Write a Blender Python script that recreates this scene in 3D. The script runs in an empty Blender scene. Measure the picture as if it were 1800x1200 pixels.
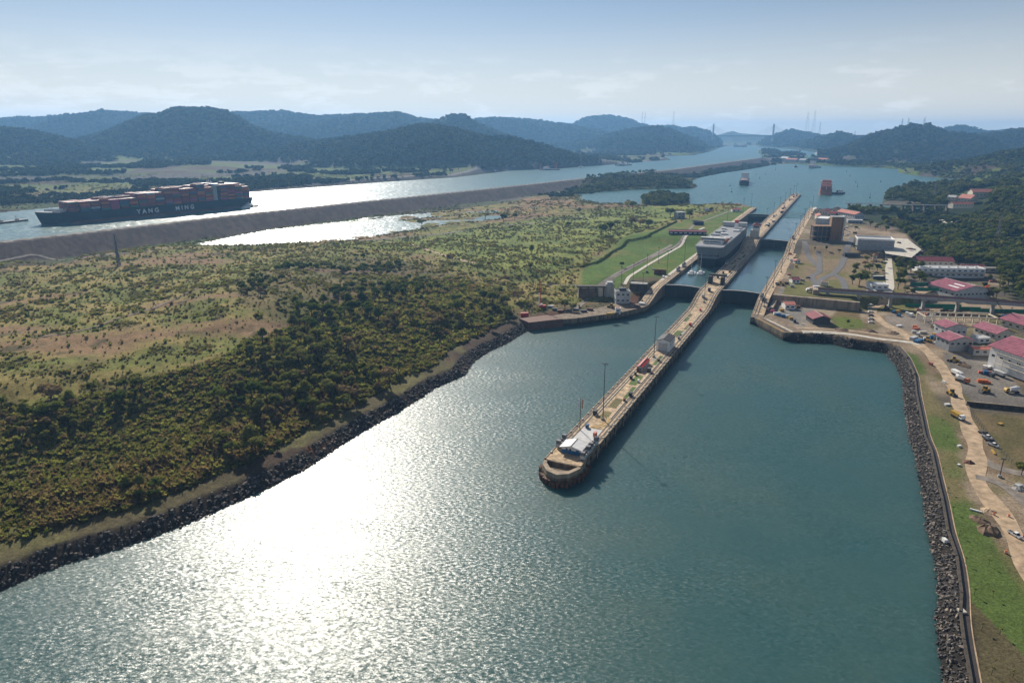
import bpy, bmesh, math, random
import numpy as np
from mathutils import Vector, Matrix
sc = bpy.context.scene
R = math.radians
# ------------------------------------------------------------------ camera, sky, sun, exposure
EYE_Z = 150.0
PITCH = math.atan(368/1200)
cam = bpy.data.cameras.new('camera'); camo = bpy.data.objects.new('camera', cam); sc.collection.objects.link(camo)
cam.lens = 24; cam.sensor_width = 36; cam.clip_start = 1; cam.clip_end = 40000
camo.location = (0, 0, EYE_Z); camo.rotation_euler = (R(90)-PITCH, 0, 0)
sc.camera = camo
SUN_AZ, SUN_EL = -19.0, 31.0          # degrees east of north (+Y), height
w = bpy.data.worlds.new('World'); sc.world = w; w.use_nodes = True
wn = w.node_tree; wn.nodes.clear()
def N(nt, t, **k):
    n = nt.nodes.new(t)
    for a, b in k.items():
        if a.startswith('i_'): n.inputs[a[2:]].default_value = b
        else: setattr(n, a, b)
    return n
def build_sky():
    L = wn.links.new
    sky = N(wn, 'ShaderNodeTexSky', sky_type='NISHITA', sun_disc=False)
    sky.sun_elevation = R(SUN_EL); sky.sun_rotation = R(SUN_AZ); sky.altitude = 150
    sky.air_density = .85; sky.dust_density = .1; sky.ozone_density = 2.0
    tc = N(wn, 'ShaderNodeTexCoord'); sep = N(wn, 'ShaderNodeSeparateXYZ'); L(tc.outputs['Generated'], sep.inputs[0])
    # clouds on a flat ceiling seen at a low angle: stretch the direction
    mp = N(wn, 'ShaderNodeMapping'); mp.inputs['Scale'].default_value = (4.2, 4.2, 17); mp.inputs['Location'].default_value = (1.3, 0.4, 0)
    L(tc.outputs['Generated'], mp.inputs[0])
    no = N(wn, 'ShaderNodeTexNoise'); no.inputs['Scale'].default_value = 3.0; no.inputs['Detail'].default_value = 9; no.inputs['Roughness'].default_value = .62
    L(mp.outputs[0], no.inputs['Vector'])
    band = N(wn, 'ShaderNodeMapRange', interpolation_type='SMOOTHSTEP'); band.inputs[1].default_value = .125; band.inputs[2].default_value = .02
    band.inputs[3].default_value = 0; band.inputs[4].default_value = 1
    L(sep.outputs[2], band.inputs[0])
    no2 = N(wn, 'ShaderNodeTexNoise'); no2.inputs['Scale'].default_value = 2.2; no2.inputs['Detail'].default_value = 3
    L(tc.outputs['Generated'], no2.inputs['Vector'])
    side = N(wn, 'ShaderNodeMapRange', interpolation_type='SMOOTHSTEP'); side.inputs[1].default_value = .1; side.inputs[2].default_value = -.75
    side.inputs[3].default_value = 0; side.inputs[4].default_value = .13
    L(sep.outputs[0], side.inputs[0])
    thr = N(wn, 'ShaderNodeMath', operation='ADD'); L(no.outputs[0], thr.inputs[0]); L(side.outputs[0], thr.inputs[1])
    cr = N(wn, 'ShaderNodeMapRange', interpolation_type='SMOOTHSTEP'); cr.inputs[1].default_value = .53; cr.inputs[2].default_value = .66
    L(thr.outputs[0], cr.inputs[0])
    mu = N(wn, 'ShaderNodeMath', operation='MULTIPLY'); L(cr.outputs[0], mu.inputs[0]); L(band.outputs[0], mu.inputs[1])
    mu2 = N(wn, 'ShaderNodeMath', operation='MULTIPLY'); mu2.inputs[1].default_value = .34; L(mu.outputs[0], mu2.inputs[0])
    # pale milky veil low in the sky
    veil = N(wn, 'ShaderNodeMapRange', interpolation_type='SMOOTHSTEP'); veil.inputs[1].default_value = .185; veil.inputs[2].default_value = -.02
    veil.inputs[3].default_value = .10; veil.inputs[4].default_value = .88; L(sep.outputs[2], veil.inputs[0])
    m1 = N(wn, 'ShaderNodeMix', data_type='RGBA'); L(veil.outputs[0], m1.inputs['Factor']); gd = N(wn, 'ShaderNodeVectorMath', operation='MULTIPLY'); gd.inputs[1].default_value = (.66, .69, .72); L(sky.outputs[0], gd.inputs[0]); L(gd.outputs[0], m1.inputs['A'])
    m1.inputs['B'].default_value = (9.0, 8.5, 7.8, 1)
    m2 = N(wn, 'ShaderNodeMix', data_type='RGBA'); L(mu2.outputs[0], m2.inputs['Factor']); L(m1.outputs['Result'], m2.inputs['A'])
    m2.inputs['B'].default_value = (11.5, 11.5, 11.6, 1)
    bg = N(wn, 'ShaderNodeBackground'); bg.inputs[1].default_value = 0.074; L(m2.outputs['Result'], bg.inputs[0])
    out = N(wn, 'ShaderNodeOutputWorld'); L(bg.outputs[0], out.inputs[0])
build_sky()
sd = bpy.data.lights.new('sun', 'SUN'); sd.energy = 4.9; sd.angle = R(.53); sd.color = (1, .92, .80)
so = bpy.data.objects.new('sun', sd); sc.collection.objects.link(so)
sdir = Vector((math.sin(R(SUN_AZ))*math.cos(R(SUN_EL)), math.cos(R(SUN_AZ))*math.cos(R(SUN_EL)), math.sin(R(SUN_EL))))
so.rotation_euler = sdir.to_track_quat('Z', 'Y').to_euler(); so.location = (0, 0, 900)
vs = sc.view_settings; vs.view_transform = 'Standard'; vs.look = 'None'; vs.exposure = 0.42; vs.gamma = 1; vs.use_curve_mapping = False
cy = sc.cycles; cy.max_bounces = 5; cy.diffuse_bounces = 2; cy.glossy_bounces = 2; cy.transmission_bounces = 2; cy.transparent_max_bounces = 8; cy.volume_bounces = 0
cy.sample_clamp_indirect = 4; cy.caustics_reflective = False; cy.caustics_refractive = False

# ------------------------------------------------------------------ helpers
C = sc.collection
_c, _s = math.cos(PITCH), math.sin(PITCH)
def spot(px, py, z=0.0):
    """the place on the level z that the photograph shows at px, py"""
    u, v = px-900, py-600
    k = (EYE_Z-z)/(1200*_s+v*_c)
    return Vector((u*k, (1200*_c-v*_s)*k, z))
AZ = R(25.8)
SA, CA = math.sin(AZ), math.cos(AZ)
O0 = spot(1251, 507, 13)
def lk(s, t, z=0.0):
    """lock frame: s metres along the locks from the lower gates, t metres to the right of the centre line"""
    return Vector((O0.x+s*SA+t*CA, O0.y+s*CA-t*SA, z))
def deck(s):
    s = np.asarray(s, float)
    a = np.clip((s+62)/50, 0, 1); a = a*a*(3-2*a)
    b = np.clip((s-222)/50, 0, 1); b = b*b*(3-2*b)
    return 6+7*a+8*b
def deckf(s): return float(deck(s))
def tag(o, label=None, cat=None, group=None, kind=None):
    if label: o['label'] = label
    if cat: o['category'] = cat
    if group: o['group'] = group
    if kind: o['kind'] = kind
    return o
def thing(name, label, cat, loc=(0, 0, 0), rz=0, group=None, s=1):
    o = bpy.data.objects.new(name, None); C.objects.link(o)
    o.location = loc; o.rotation_euler = (0, 0, rz); o.scale = (s, s, s); o.empty_display_size = .5
    return tag(o, label, cat, group)
def copy_tree(o, loc=None, rz=None, label=None, group=None, s=None, parent=None):
    c = o.copy(); C.objects.link(c)
    if parent is not None: c.parent = parent
    for ch in list(o.children): copy_tree(ch, parent=c)
    if loc is not None: c.location = loc
    if rz is not None: c.rotation_euler = (0, 0, rz)
    if s is not None: c.scale = (s, s, s) if not hasattr(s, '__len__') else s
    if label: c['label'] = label
    if group: c['group'] = group
    return c
def mesh_obj(name, me, mat, parent=None, kind=None):
    o = bpy.data.objects.new(name, me); C.objects.link(o)
    if mat is not None:
        me.materials.clear()
        for m in (mat if isinstance(mat, (list, tuple)) else [mat]): me.materials.append(m)
    if parent is not None: o.parent = parent
    if kind: o['kind'] = kind
    return o
class MB:
    """collects simple shapes into one mesh"""
    def __init__(s): s.v = []; s.f = []
    def add(s, vs_, fs):
        n = len(s.v); s.v += [tuple(p) for p in vs_]; s.f += [tuple(i+n for i in f) for f in fs]; return s
    def box(s, c, d, rz=0, top=1.0, topy=None):
        x, y, z = d[0]/2, d[1]/2, d[2]/2; ty = top if topy is None else topy
        ca, sa = math.cos(rz), math.sin(rz); P = []
        for dz in (-1, 1):
            kx, ky = (1, 1) if dz < 0 else (top, ty)
            for dx, dy in ((-1, -1), (1, -1), (1, 1), (-1, 1)):
                a, b = dx*x*kx, dy*y*ky
                P.append((c[0]+a*ca-b*sa, c[1]+a*sa+b*ca, c[2]+dz*z))
        return s.add(P, [(3, 2, 1, 0), (4, 5, 6, 7), (0, 1, 5, 4), (1, 2, 6, 5), (2, 3, 7, 6), (3, 0, 4, 7)])
    def tube(s, a, b, r, r2=None, n=6):
        a, b = Vector(a), Vector(b); r2 = r if r2 is None else r2
        d = (b-a).normalized(); u = d.orthogonal().normalized(); w_ = d.cross(u)
        P = []
        for q, rr in ((a, r), (b, r2)):
            for i in range(n):
                an = 2*math.pi*i/n; P.append(q+u*math.cos(an)*rr+w_*math.sin(an)*rr)
        F = [(i, (i+1) % n, n+(i+1) % n, n+i) for i in range(n)]+[tuple(range(n-1, -1, -1)), tuple(range(n, 2*n))]
        return s.add(P, F)
    def prism(s, pts, z0, z1):
        n = len(pts); P = [(p[0], p[1], z0) for p in pts]+[(p[0], p[1], z1) for p in pts]
        ar = sum(pts[i][0]*pts[(i+1) % n][1]-pts[(i+1) % n][0]*pts[i][1] for i in range(n))
        F = [(i, (i+1) % n, n+(i+1) % n, n+i) for i in range(n)]+[tuple(range(n-1, -1, -1)), tuple(range(n, 2*n))]
        if ar < 0: F = [f[::-1] for f in F]
        return s.add(P, F)
    def side(s, prof, x0, x1):
        """profile in (y, z) pushed along x"""
        n = len(prof); P = [(x0, p[0], p[1]) for p in prof]+[(x1, p[0], p[1]) for p in prof]
        F = [(i, (i+1) % n, n+(i+1) % n, n+i) for i in range(n)]+[tuple(range(n-1, -1, -1)), tuple(range(n, 2*n))]
        return s.add(P, F)
    def front(s, prof, y0, y1):
        n = len(prof); P = [(p[0], y0, p[1]) for p in prof]+[(p[0], y1, p[1]) for p in prof]
        F = [(i, (i+1) % n, n+(i+1) % n, n+i) for i in range(n)]+[tuple(range(n-1, -1, -1)), tuple(range(n, 2*n))]
        return s.add(P, F)
    def ball(s, c, r, n=8, m=5, sq=1):
        P = []; F = []
        for j in range(m+1):
            th = math.pi*j/m
            for i in range(n):
                a = 2*math.pi*i/n; P.append((c[0]+r*math.sin(th)*math.cos(a), c[1]+r*math.sin(th)*math.sin(a), c[2]+r*sq*math.cos(th)))
        for j in range(m):
            for i in range(n): F.append((j*n+i, (j+1)*n+i, (j+1)*n+(i+1) % n, j*n+(i+1) % n))
        return s.add(P, F)
    def mesh(s, name):
        me = bpy.data.meshes.new(name); me.from_pydata(s.v, [], s.f); me.validate(); me.update(); 
        bm = bmesh.new(); bm.from_mesh(me); bmesh.ops.recalc_face_normals(bm, faces=bm.faces); bm.to_mesh(me); bm.free()
        return me
    def build(s, name, mat, parent=None, kind=None): return mesh_obj(name, s.mesh(name), mat, parent, kind)
def text_mesh(body, size, mat, depth=.02, space=1.0):
    cu = bpy.data.curves.new('lettering', 'FONT'); cu.body = body; cu.size = size; cu.extrude = depth; cu.align_x = 'CENTER'; cu.align_y = 'CENTER'
    cu.space_character = space; cu.resolution_u = 3; cu.offset = size*.028
    t = bpy.data.objects.new('lettering', cu); C.objects.link(t)
    dg = bpy.context.evaluated_depsgraph_get(); me = bpy.data.meshes.new_from_object(t.evaluated_get(dg))
    bpy.data.objects.remove(t); me.materials.clear(); me.materials.append(mat)
    return me

# ------------------------------------------------------------------ materials
def mat(name, col, rough=.8, metal=0, var=.18, scale=.5, bump=0, detail=4, streak=False, spec=.5):
    m = bpy.data.materials.new(name); m.use_nodes = True; nt = m.node_tree; L = nt.links.new
    b = nt.nodes['Principled BSDF']; b.inputs['Roughness'].default_value = rough; b.inputs['Metallic'].default_value = metal
    b.inputs['Specular IOR Level'].default_value = spec
    g = N(nt, 'ShaderNodeNewGeometry'); src = g.outputs['Position']
    if streak:
        mp = N(nt, 'ShaderNodeMapping'); mp.inputs['Scale'].default_value = (1, 1, .12); L(src, mp.inputs[0]); src = mp.outputs[0]
    no = N(nt, 'ShaderNodeTexNoise'); no.inputs['Scale'].default_value = scale; no.inputs['Detail'].default_value = detail; no.inputs['Roughness'].default_value = .65
    L(src, no.inputs['Vector'])
    mr = N(nt, 'ShaderNodeMapRange'); mr.inputs[1].default_value = .3; mr.inputs[2].default_value = .7; mr.inputs[3].default_value = 1-var*1.6; mr.inputs[4].default_value = 1+var
    L(no.outputs[0], mr.inputs[0])
    vm = N(nt, 'ShaderNodeVectorMath', operation='SCALE'); vm.inputs[0].default_value = col[:3]; L(mr.outputs[0], vm.inputs['Scale'])
    L(vm.outputs[0], b.inputs['Base Color'])
    if bump:
        bu = N(nt, 'ShaderNodeBump'); bu.inputs['Strength'].default_value = min(1, bump); bu.inputs['Distance'].default_value = .4/scale*bump; L(no.outputs[0], bu.inputs['Height']); L(bu.outputs[0], b.inputs['Normal'])
    return m
def leafmat(name, ca, cb, trans=.45, scale=.03):
    """foliage: two real leaf colours mixed by clump, and light let through the leaves"""
    m = bpy.data.materials.new(name); m.use_nodes = True; nt = m.node_tree; L = nt.links.new; nt.nodes.clear()
    out = N(nt, 'ShaderNodeOutputMaterial'); oi = N(nt, 'ShaderNodeObjectInfo'); g = N(nt, 'ShaderNodeNewGeometry')
    no = N(nt, 'ShaderNodeTexNoise'); no.inputs['Scale'].default_value = scale; no.inputs['Detail'].default_value = 3; L(g.outputs['Position'], no.inputs['Vector'])
    no2 = N(nt, 'ShaderNodeTexNoise'); no2.inputs['Scale'].default_value = .9; no2.inputs['Detail'].default_value = 2; L(g.outputs['Position'], no2.inputs['Vector'])
    ad = N(nt, 'ShaderNodeMath', operation='ADD'); L(no.outputs[0], ad.inputs[0]); L(oi.outputs['Random'], ad.inputs[1])
    mr = N(nt, 'ShaderNodeMapRange'); mr.inputs[1].default_value = .45; mr.inputs[2].default_value = 1.55; L(ad.outputs[0], mr.inputs[0])
    mx = N(nt, 'ShaderNodeMix', data_type='RGBA'); L(mr.outputs[0], mx.inputs['Factor']); mx.inputs['A'].default_value = (*ca, 1); mx.inputs['B'].default_value = (*cb, 1)
    v2 = N(nt, 'ShaderNodeMapRange'); v2.inputs[1].default_value = .3; v2.inputs[2].default_value = .7; v2.inputs[3].default_value = .78; v2.inputs[4].default_value = 1.22; L(no2.outputs[0], v2.inputs[0])
    sc_ = N(nt, 'ShaderNodeVectorMath', operation='SCALE'); L(mx.outputs['Result'], sc_.inputs[0]); L(v2.outputs[0], sc_.inputs['Scale'])
    d = N(nt, 'ShaderNodeBsdfDiffuse'); t = N(nt, 'ShaderNodeBsdfTranslucent'); L(sc_.outputs[0], d.inputs[0])
    tn = N(nt, 'ShaderNodeVectorMath', operation='MULTIPLY'); tn.inputs[1].default_value = (1.12, 1.18, .72); L(sc_.outputs[0], tn.inputs[0]); L(tn.outputs[0], t.inputs[0])
    ms = N(nt, 'ShaderNodeMixShader'); ms.inputs[0].default_value = trans; L(d.outputs[0], ms.inputs[1]); L(t.outputs[0], ms.inputs[2]); L(ms.outputs[0], out.inputs[0])
    return m
def watermat(name, col, k=.5, rough=.12, patch=.5, fine=.9, turbid=None):
    m = bpy.data.materials.new(name); m.use_nodes = True; nt = m.node_tree; L = nt.links.new
    b = nt.nodes['Principled BSDF']; b.inputs['Roughness'].default_value = rough; b.inputs['IOR'].default_value = 1.4; b.inputs['Subsurface Weight'].default_value = 1; b.inputs['Subsurface Radius'].default_value = (.7, 1, 1); b.inputs['Subsurface Scale'].default_value = 9; b.subsurface_method = 'BURLEY'
    g = N(nt, 'ShaderNodeNewGeometry'); P = g.outputs['Position']
    def noi(scale, detail, st=(1, 1, 1), rot=0, rg=.55):
        mp = N(nt, 'ShaderNodeMapping'); mp.inputs['Scale'].default_value = st; mp.inputs['Rotation'].default_value = (0, 0, rot); L(P, mp.inputs[0])
        n = N(nt, 'ShaderNodeTexNoise'); n.inputs['Scale'].default_value = scale; n.inputs['Detail'].default_value = detail; n.inputs['Roughness'].default_value = rg
        L(mp.outputs[0], n.inputs['Vector']); return n
    a = noi(fine, 3, (1, 1.7, 1), .5); c = noi(fine*.27, 2, (1, 1.8, 1), .9); big = noi(.012, 3, (1, 1.6, 1), .4, .6)
    va = N(nt, 'ShaderNodeVectorMath', operation='ADD'); L(a.outputs['Color'], va.inputs[0]); L(c.outputs['Color'], va.inputs[1])
    sb = N(nt, 'ShaderNodeVectorMath', operation='SUBTRACT'); sb.inputs[1].default_value = (1, 1, 1); L(va.outputs[0], sb.inputs[0])
    pk = N(nt, 'ShaderNodeMapRange'); pk.inputs[1].default_value = .35; pk.inputs[2].default_value = .65; pk.inputs[3].default_value = k*(1-patch); pk.inputs[4].default_value = k*(1+patch)
    L(big.outputs[0], pk.inputs[0])
    s_ = N(nt, 'ShaderNodeVectorMath', operation='SCALE'); L(sb.outputs[0], s_.inputs[0]); L(pk.outputs[0], s_.inputs['Scale'])
    fl = N(nt, 'ShaderNodeVectorMath', operation='MULTIPLY'); fl.inputs[1].default_value = (1, 1, 0); L(s_.outputs[0], fl.inputs[0])
    up = N(nt, 'ShaderNodeVectorMath', operation='ADD'); up.inputs[1].default_value = (0, 0, 1); L(fl.outputs[0], up.inputs[0])
    nm = N(nt, 'ShaderNodeVectorMath', operation='NORMALIZE'); L(up.outputs[0], nm.inputs[0]); L(nm.outputs[0], b.inputs['Normal'])
    mx = N(nt, 'ShaderNodeMix', data_type='RGBA'); mx.inputs['A'].default_value = (*col, 1); mx.inputs['B'].default_value = (*(turbid or col), 1)
    n3 = noi(.02, 3, (1, 1, 1), .2); r3 = N(nt, 'ShaderNodeMapRange'); r3.inputs[1].default_value = .4; r3.inputs[2].default_value = .7; L(n3.outputs[0], r3.inputs[0])
    L(r3.outputs[0], mx.inputs['Factor']); L(mx.outputs['Result'], b.inputs['Base Color'])
    return m
M = {}
def defmats():
    M['concrete'] = mat('tan_concrete', (.33, .26, .185), .9, var=.32, scale=.35, streak=True)
    M['deck'] = mat('deck_concrete', (.50, .365, .225), .9, var=.5, scale=.35, detail=6)
    M['darkconc'] = mat('weathered_dark_concrete', (.075, .06, .045), .9, var=.4, scale=.5, streak=True)
    M['greyconc'] = mat('grey_concrete', (.30, .29, .27), .9, var=.2, scale=.3, streak=True)
    M['palecon'] = mat('pale_concrete', (.55, .5, .42), .9, var=.2, scale=.3)
    M['asphalt'] = mat('grey_asphalt', (.13, .125, .125), .95, var=.2, scale=.3)
    M['dirt'] = mat('tan_dirt', (.44, .32, .205), 1, var=.3, scale=.25, detail=7)
    M['dirt2'] = mat('brown_earth', (.17, .115, .075), 1, var=.35, scale=.2, detail=7)
    M['gravel'] = mat('grey_gravel', (.22, .19, .16), 1, var=.3, scale=.25, detail=7)
    M['lawn'] = mat('green_lawn', (.085, .125, .028), 1, var=.4, scale=.06, detail=8)
    M['lawn2'] = mat('dry_lawn', (.17, .145, .06), 1, var=.35, scale=.07, detail=8)
    M['rail'] = mat('dark_rail', (.045, .035, .03), .6, var=.2)
    M['gate'] = mat('dark_gate_steel', (.022, .026, .032), .6, var=.4, scale=.4, streak=True)
    M['white'] = mat('white_paint', (.78, .77, .74), .6, var=.1)
    M['cream'] = mat('cream_wall', (.62, .55, .43), .8, var=.14)
    M['grey'] = mat('grey_paint', (.27, .28, .29), .6, var=.15)
    M['lgrey'] = mat('light_grey_paint', (.48, .48, .47), .6, var=.15)
    M['dgrey'] = mat('dark_grey_paint', (.06, .06, .065), .7, var=.2)
    M['black'] = mat('black_rubber', (.012, .012, .013), .6)
    M['glass'] = mat('dark_glass', (.02, .03, .04), .12, var=.1)
    M['magenta'] = mat('magenta_roof_metal', (.31, .085, .125), .6, var=.3, scale=.35, detail=6)
    M['maroon'] = mat('maroon_roof_metal', (.24, .032, .045), .6, var=.3, scale=.35, detail=6)
    M['red'] = mat('red_paint', (.5, .035, .03), .5, var=.12)
    M['salmon'] = mat('salmon_roof', (.52, .17, .12), .7, var=.2)
    M['rust'] = mat('rusty_brown_steel', (.15, .065, .04), .8, var=.35, scale=.6)
    M['brown'] = mat('brown_cladding', (.26, .145, .075), .8, var=.2, scale=.3, streak=True)
    M['blue'] = mat('blue_paint', (.02, .12, .26), .6, var=.1)
    M['navy'] = mat('navy_paint', (.02, .03, .07), .6, var=.2)
    M['yellow'] = mat('yellow_paint', (.45, .27, .04), .5, var=.15)
    M['orange'] = mat('orange_paint', (.6, .14, .03), .5, var=.15)
    M['green'] = mat('green_netting', (.01, .19, .105), .8, var=.15)
    M['steel'] = mat('galvanised_steel', (.16, .16, .17), .5, .3, var=.15)
    M['bark'] = mat('bark', (.11, .085, .06), .95, var=.3)
    M['rock'] = mat('dark_rock', (.09, .08, .075), .95, var=.55, scale=1.1)
    M['rock2'] = mat('brown_rock', (.24, .20, .165), .95, var=.4, scale=.7)
    M['hull_navy'] = mat('dark_teal_hull', (.008, .018, .028), .6, var=.25, scale=.05, streak=True, spec=.2)
    M['hull_grey'] = mat('grey_hull', (.135, .155, .175), .6, var=.14, scale=.1, streak=True)
    M['hull_red'] = mat('red_boot_paint', (.16, .03, .03), .6, var=.3, scale=.1)
    M['hull_orange'] = mat('orange_red_hull', (.48, .15, .07), .6, var=.2, scale=.1)
    for k, c in dict(c_red=(.27, .03, .03), c_orange=(.5, .13, .035), c_maroon=(.17, .022, .028), c_blue=(.03, .07, .14), c_grey=(.34, .35, .35), c_green=(.03, .11, .09), c_pink=(.36, .045, .13), c_brown=(.22, .07, .04), c_white=(.68, .67, .65)).items():
        M[k] = mat('container_paint_'+k[2:], c, .55, var=.15, scale=.2)
    M['leaf1'] = leafmat('deep_green_leaves', (.06, .088, .028), (.15, .175, .052))
    M['leaf2'] = leafmat('olive_green_leaves', (.14, .145, .055), (.23, .22, .078))
    M['leaf3'] = leafmat('yellow_green_leaves', (.14, .16, .05), (.21, .21, .065))
    M['leaf4'] = leafmat('dry_brown_twigs', (.19, .14, .085), (.28, .20, .115), .4)
    M['leaf5'] = leafmat('distant_forest_leaves', (.012, .026, .009), (.10, .105, .034), .2, .005)
    M['leaf6'] = leafmat('scrub_leaves', (.24, .19, .09), (.21, .22, .07), .55, .03)
    M['sea'] = watermat('teal_sea_water', (.024, .082, .082), k=.60, rough=.40, patch=.6, fine=2.3, turbid=(.04, .09, .08))
    M['chamber'] = watermat('calm_chamber_water', (.06, .12, .12), k=.22, rough=.2, patch=.5, fine=.8)
    M['lakewater'] = watermat('lake_water', (.04, .12, .11), k=.7, rough=.3, patch=.2, fine=.6)
defmats()
# ------------------------------------------------------------------ terrain
rng = np.random.default_rng(7); random.seed(7)
_T = rng.random((256, 256)).astype(np.float32)
def vnoise(x, y):
    xi = np.floor(x).astype(np.int64); yi = np.floor(y).astype(np.int64); fx = (x-xi); fy = (y-yi)
    fx = fx*fx*(3-2*fx); fy = fy*fy*(3-2*fy)
    a = _T[xi & 255, yi & 255]; b = _T[(xi+1) & 255, yi & 255]; c = _T[xi & 255, (yi+1) & 255]; d = _T[(xi+1) & 255, (yi+1) & 255]
    return (a*(1-fx)+b*fx)*(1-fy)+(c*(1-fx)+d*fx)*fy
def fbm(x, y, sc_, oct=4, off=0.0):
    r = 0; am = .5; tot = 0; f = 1/sc_
    for i in range(oct):
        ca, sa = math.cos(i*1.1), math.sin(i*1.1)
        r = r+am*vnoise((x*ca-y*sa)*f+17.3*i+off, (x*sa+y*ca)*f+9.1*i+off); tot += am; am *= .5; f *= 2.03
    return r/tot
def sst(e0, e1, x):
    t = np.clip((x-e0)/(e1-e0), 0, 1); return t*t*(3-2*t)
def sdf(poly, X, Y):
    """signed distance, negative inside"""
    P = np.array([(p[0], p[1]) for p in poly], float); D = np.full(X.shape, 1e12); ins = np.zeros(X.shape, bool)
    for i in range(len(P)):
        a, b = P[i], P[(i+1) % len(P)]; ex, ey = b-a; wx, wy = X-a[0], Y-a[1]
        t = np.clip((wx*ex+wy*ey)/(ex*ex+ey*ey+1e-9), 0, 1); D = np.minimum(D, (wx-ex*t)**2+(wy-ey*t)**2)
        c = (a[1] <= Y) != (b[1] <= Y)
        with np.errstate(divide='ignore', invalid='ignore'): xi = a[0]+(Y-a[1])*ex/(ey if ey else 1e-9)
        ins ^= c & (X < xi)
    D = np.sqrt(D); return np.where(ins, -D, D)
def ldist(line, X, Y):
    P = np.array([(p[0], p[1]) for p in line], float); D = np.full(X.shape, 1e12)
    for i in range(len(P)-1):
        a, b = P[i], P[i+1]; ex, ey = b-a; wx, wy = X-a[0], Y-a[1]
        t = np.clip((wx*ex+wy*ey)/(ex*ex+ey*ey+1e-9), 0, 1); D = np.minimum(D, (wx-ex*t)**2+(wy-ey*t)**2)
    return np.sqrt(D)
def pl(z, *pts): return [spot(a, b, z) for a, b in pts]
sea_west = pl(0, (-700, 1330), (-350, 1190), (-120, 1085), (0, 1040), (60, 1012), (117, 990), (213, 963), (290, 936), (347, 913), (410, 885), (467, 860), (533, 827), (600, 783), (650, 752), (694, 728), (730, 706), (764, 683), (817, 660), (833, 636), (860, 618), (889, 605), (933, 578), (978, 567))
sea_east = pl(0, (1402, 602), (1459, 604), (1490, 612), (1530, 617), (1557, 621), (1575, 642), (1587, 668), (1589, 700), (1595, 740), (1600, 775), (1610, 800), (1618, 850), (1625, 887), (1632, 943), (1645, 987), (1650, 1050), (1646, 1083), (1650, 1133), (1658, 1197), (1668, 1300), (1700, 1500))
SEA = sea_west+[lk(-153, -112), lk(-134, -94), lk(-100, -67), lk(-60, -48), lk(0, -46), lk(0, 44), lk(-50, 44), lk(-100, 72)]+sea_east+[Vector((60, 60, 0)), Vector((-200, 60, 0))]
LAKE = [lk(555, -43), lk(685, -43)]+pl(18, (1300, 358), (1250, 358), (1214, 361), (1211, 348), (1170, 342), (1128, 346), (1126, 361), (1115, 358), (1105, 350), (1095, 358), (1060, 358), (1022, 350), (1025, 342), (1060, 338), (1100, 334), (1180, 332), (1220, 331), (1227, 327), (1205, 320), (1240, 312), (1275, 305), (1330, 297), (1365, 290), (1400, 288), (1470, 292), (1500, 293), (1580, 297), (1577, 302), (1585, 305), (1620, 310), (1690, 316), (1727, 325), (1700, 335), (1640, 334), (1590, 330), (1556, 340), (1550, 361), (1646, 367), (1490, 365))+[lk(720, 60), lk(720, 44), lk(555, 43)]
DAM = pl(30, (-500, 478), (-200, 447), (0, 425), (450, 374), (900, 327), (1000, 316), (1180, 298), (1338, 277))
def off(line, d):
    out = []
    for i, p in enumerate(line):
        a = line[max(0, i-1)]; b = line[min(len(line)-1, i+1)]; t = Vector((b[0]-a[0], b[1]-a[1], 0)).normalized(); out.append(Vector((p[0]-t.y*d, p[1]+t.x*d, p[2])))
    return out
CHAN = off(DAM, 14)+pl(27, (1333, 264), (1395, 270), (1450, 276), (1452, 270), (1390, 262), (1334, 258), (1325, 256), (1298, 256), (1272, 258), (1250, 266), (1220, 273), (1167, 275), (1180, 281), (1112, 287), (1040, 292), (975, 297), (900, 300), (800, 312), (675, 320), (450, 337), (330, 345), (60, 370), (0, 376), (-200, 395), (-500, 425))
MARSH = pl(12, (340, 431), (420, 415), (470, 405), (560, 395), (625, 388), (640, 384), (700, 379), (770, 374), (800, 378), (720, 384), (690, 389), (800, 387), (880, 377), (890, 384), (770, 396), (700, 407), (650, 418), (600, 424), (500, 428), (420, 432))
MARSH2 = pl(12, (790, 375), (870, 371), (873, 378), (800, 380))
WATERS = [(SEA, 0.0, .55), (LAKE, 18.0, .4), (CHAN, 27.0, .45), (MARSH, 12.0, .12)]
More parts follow.
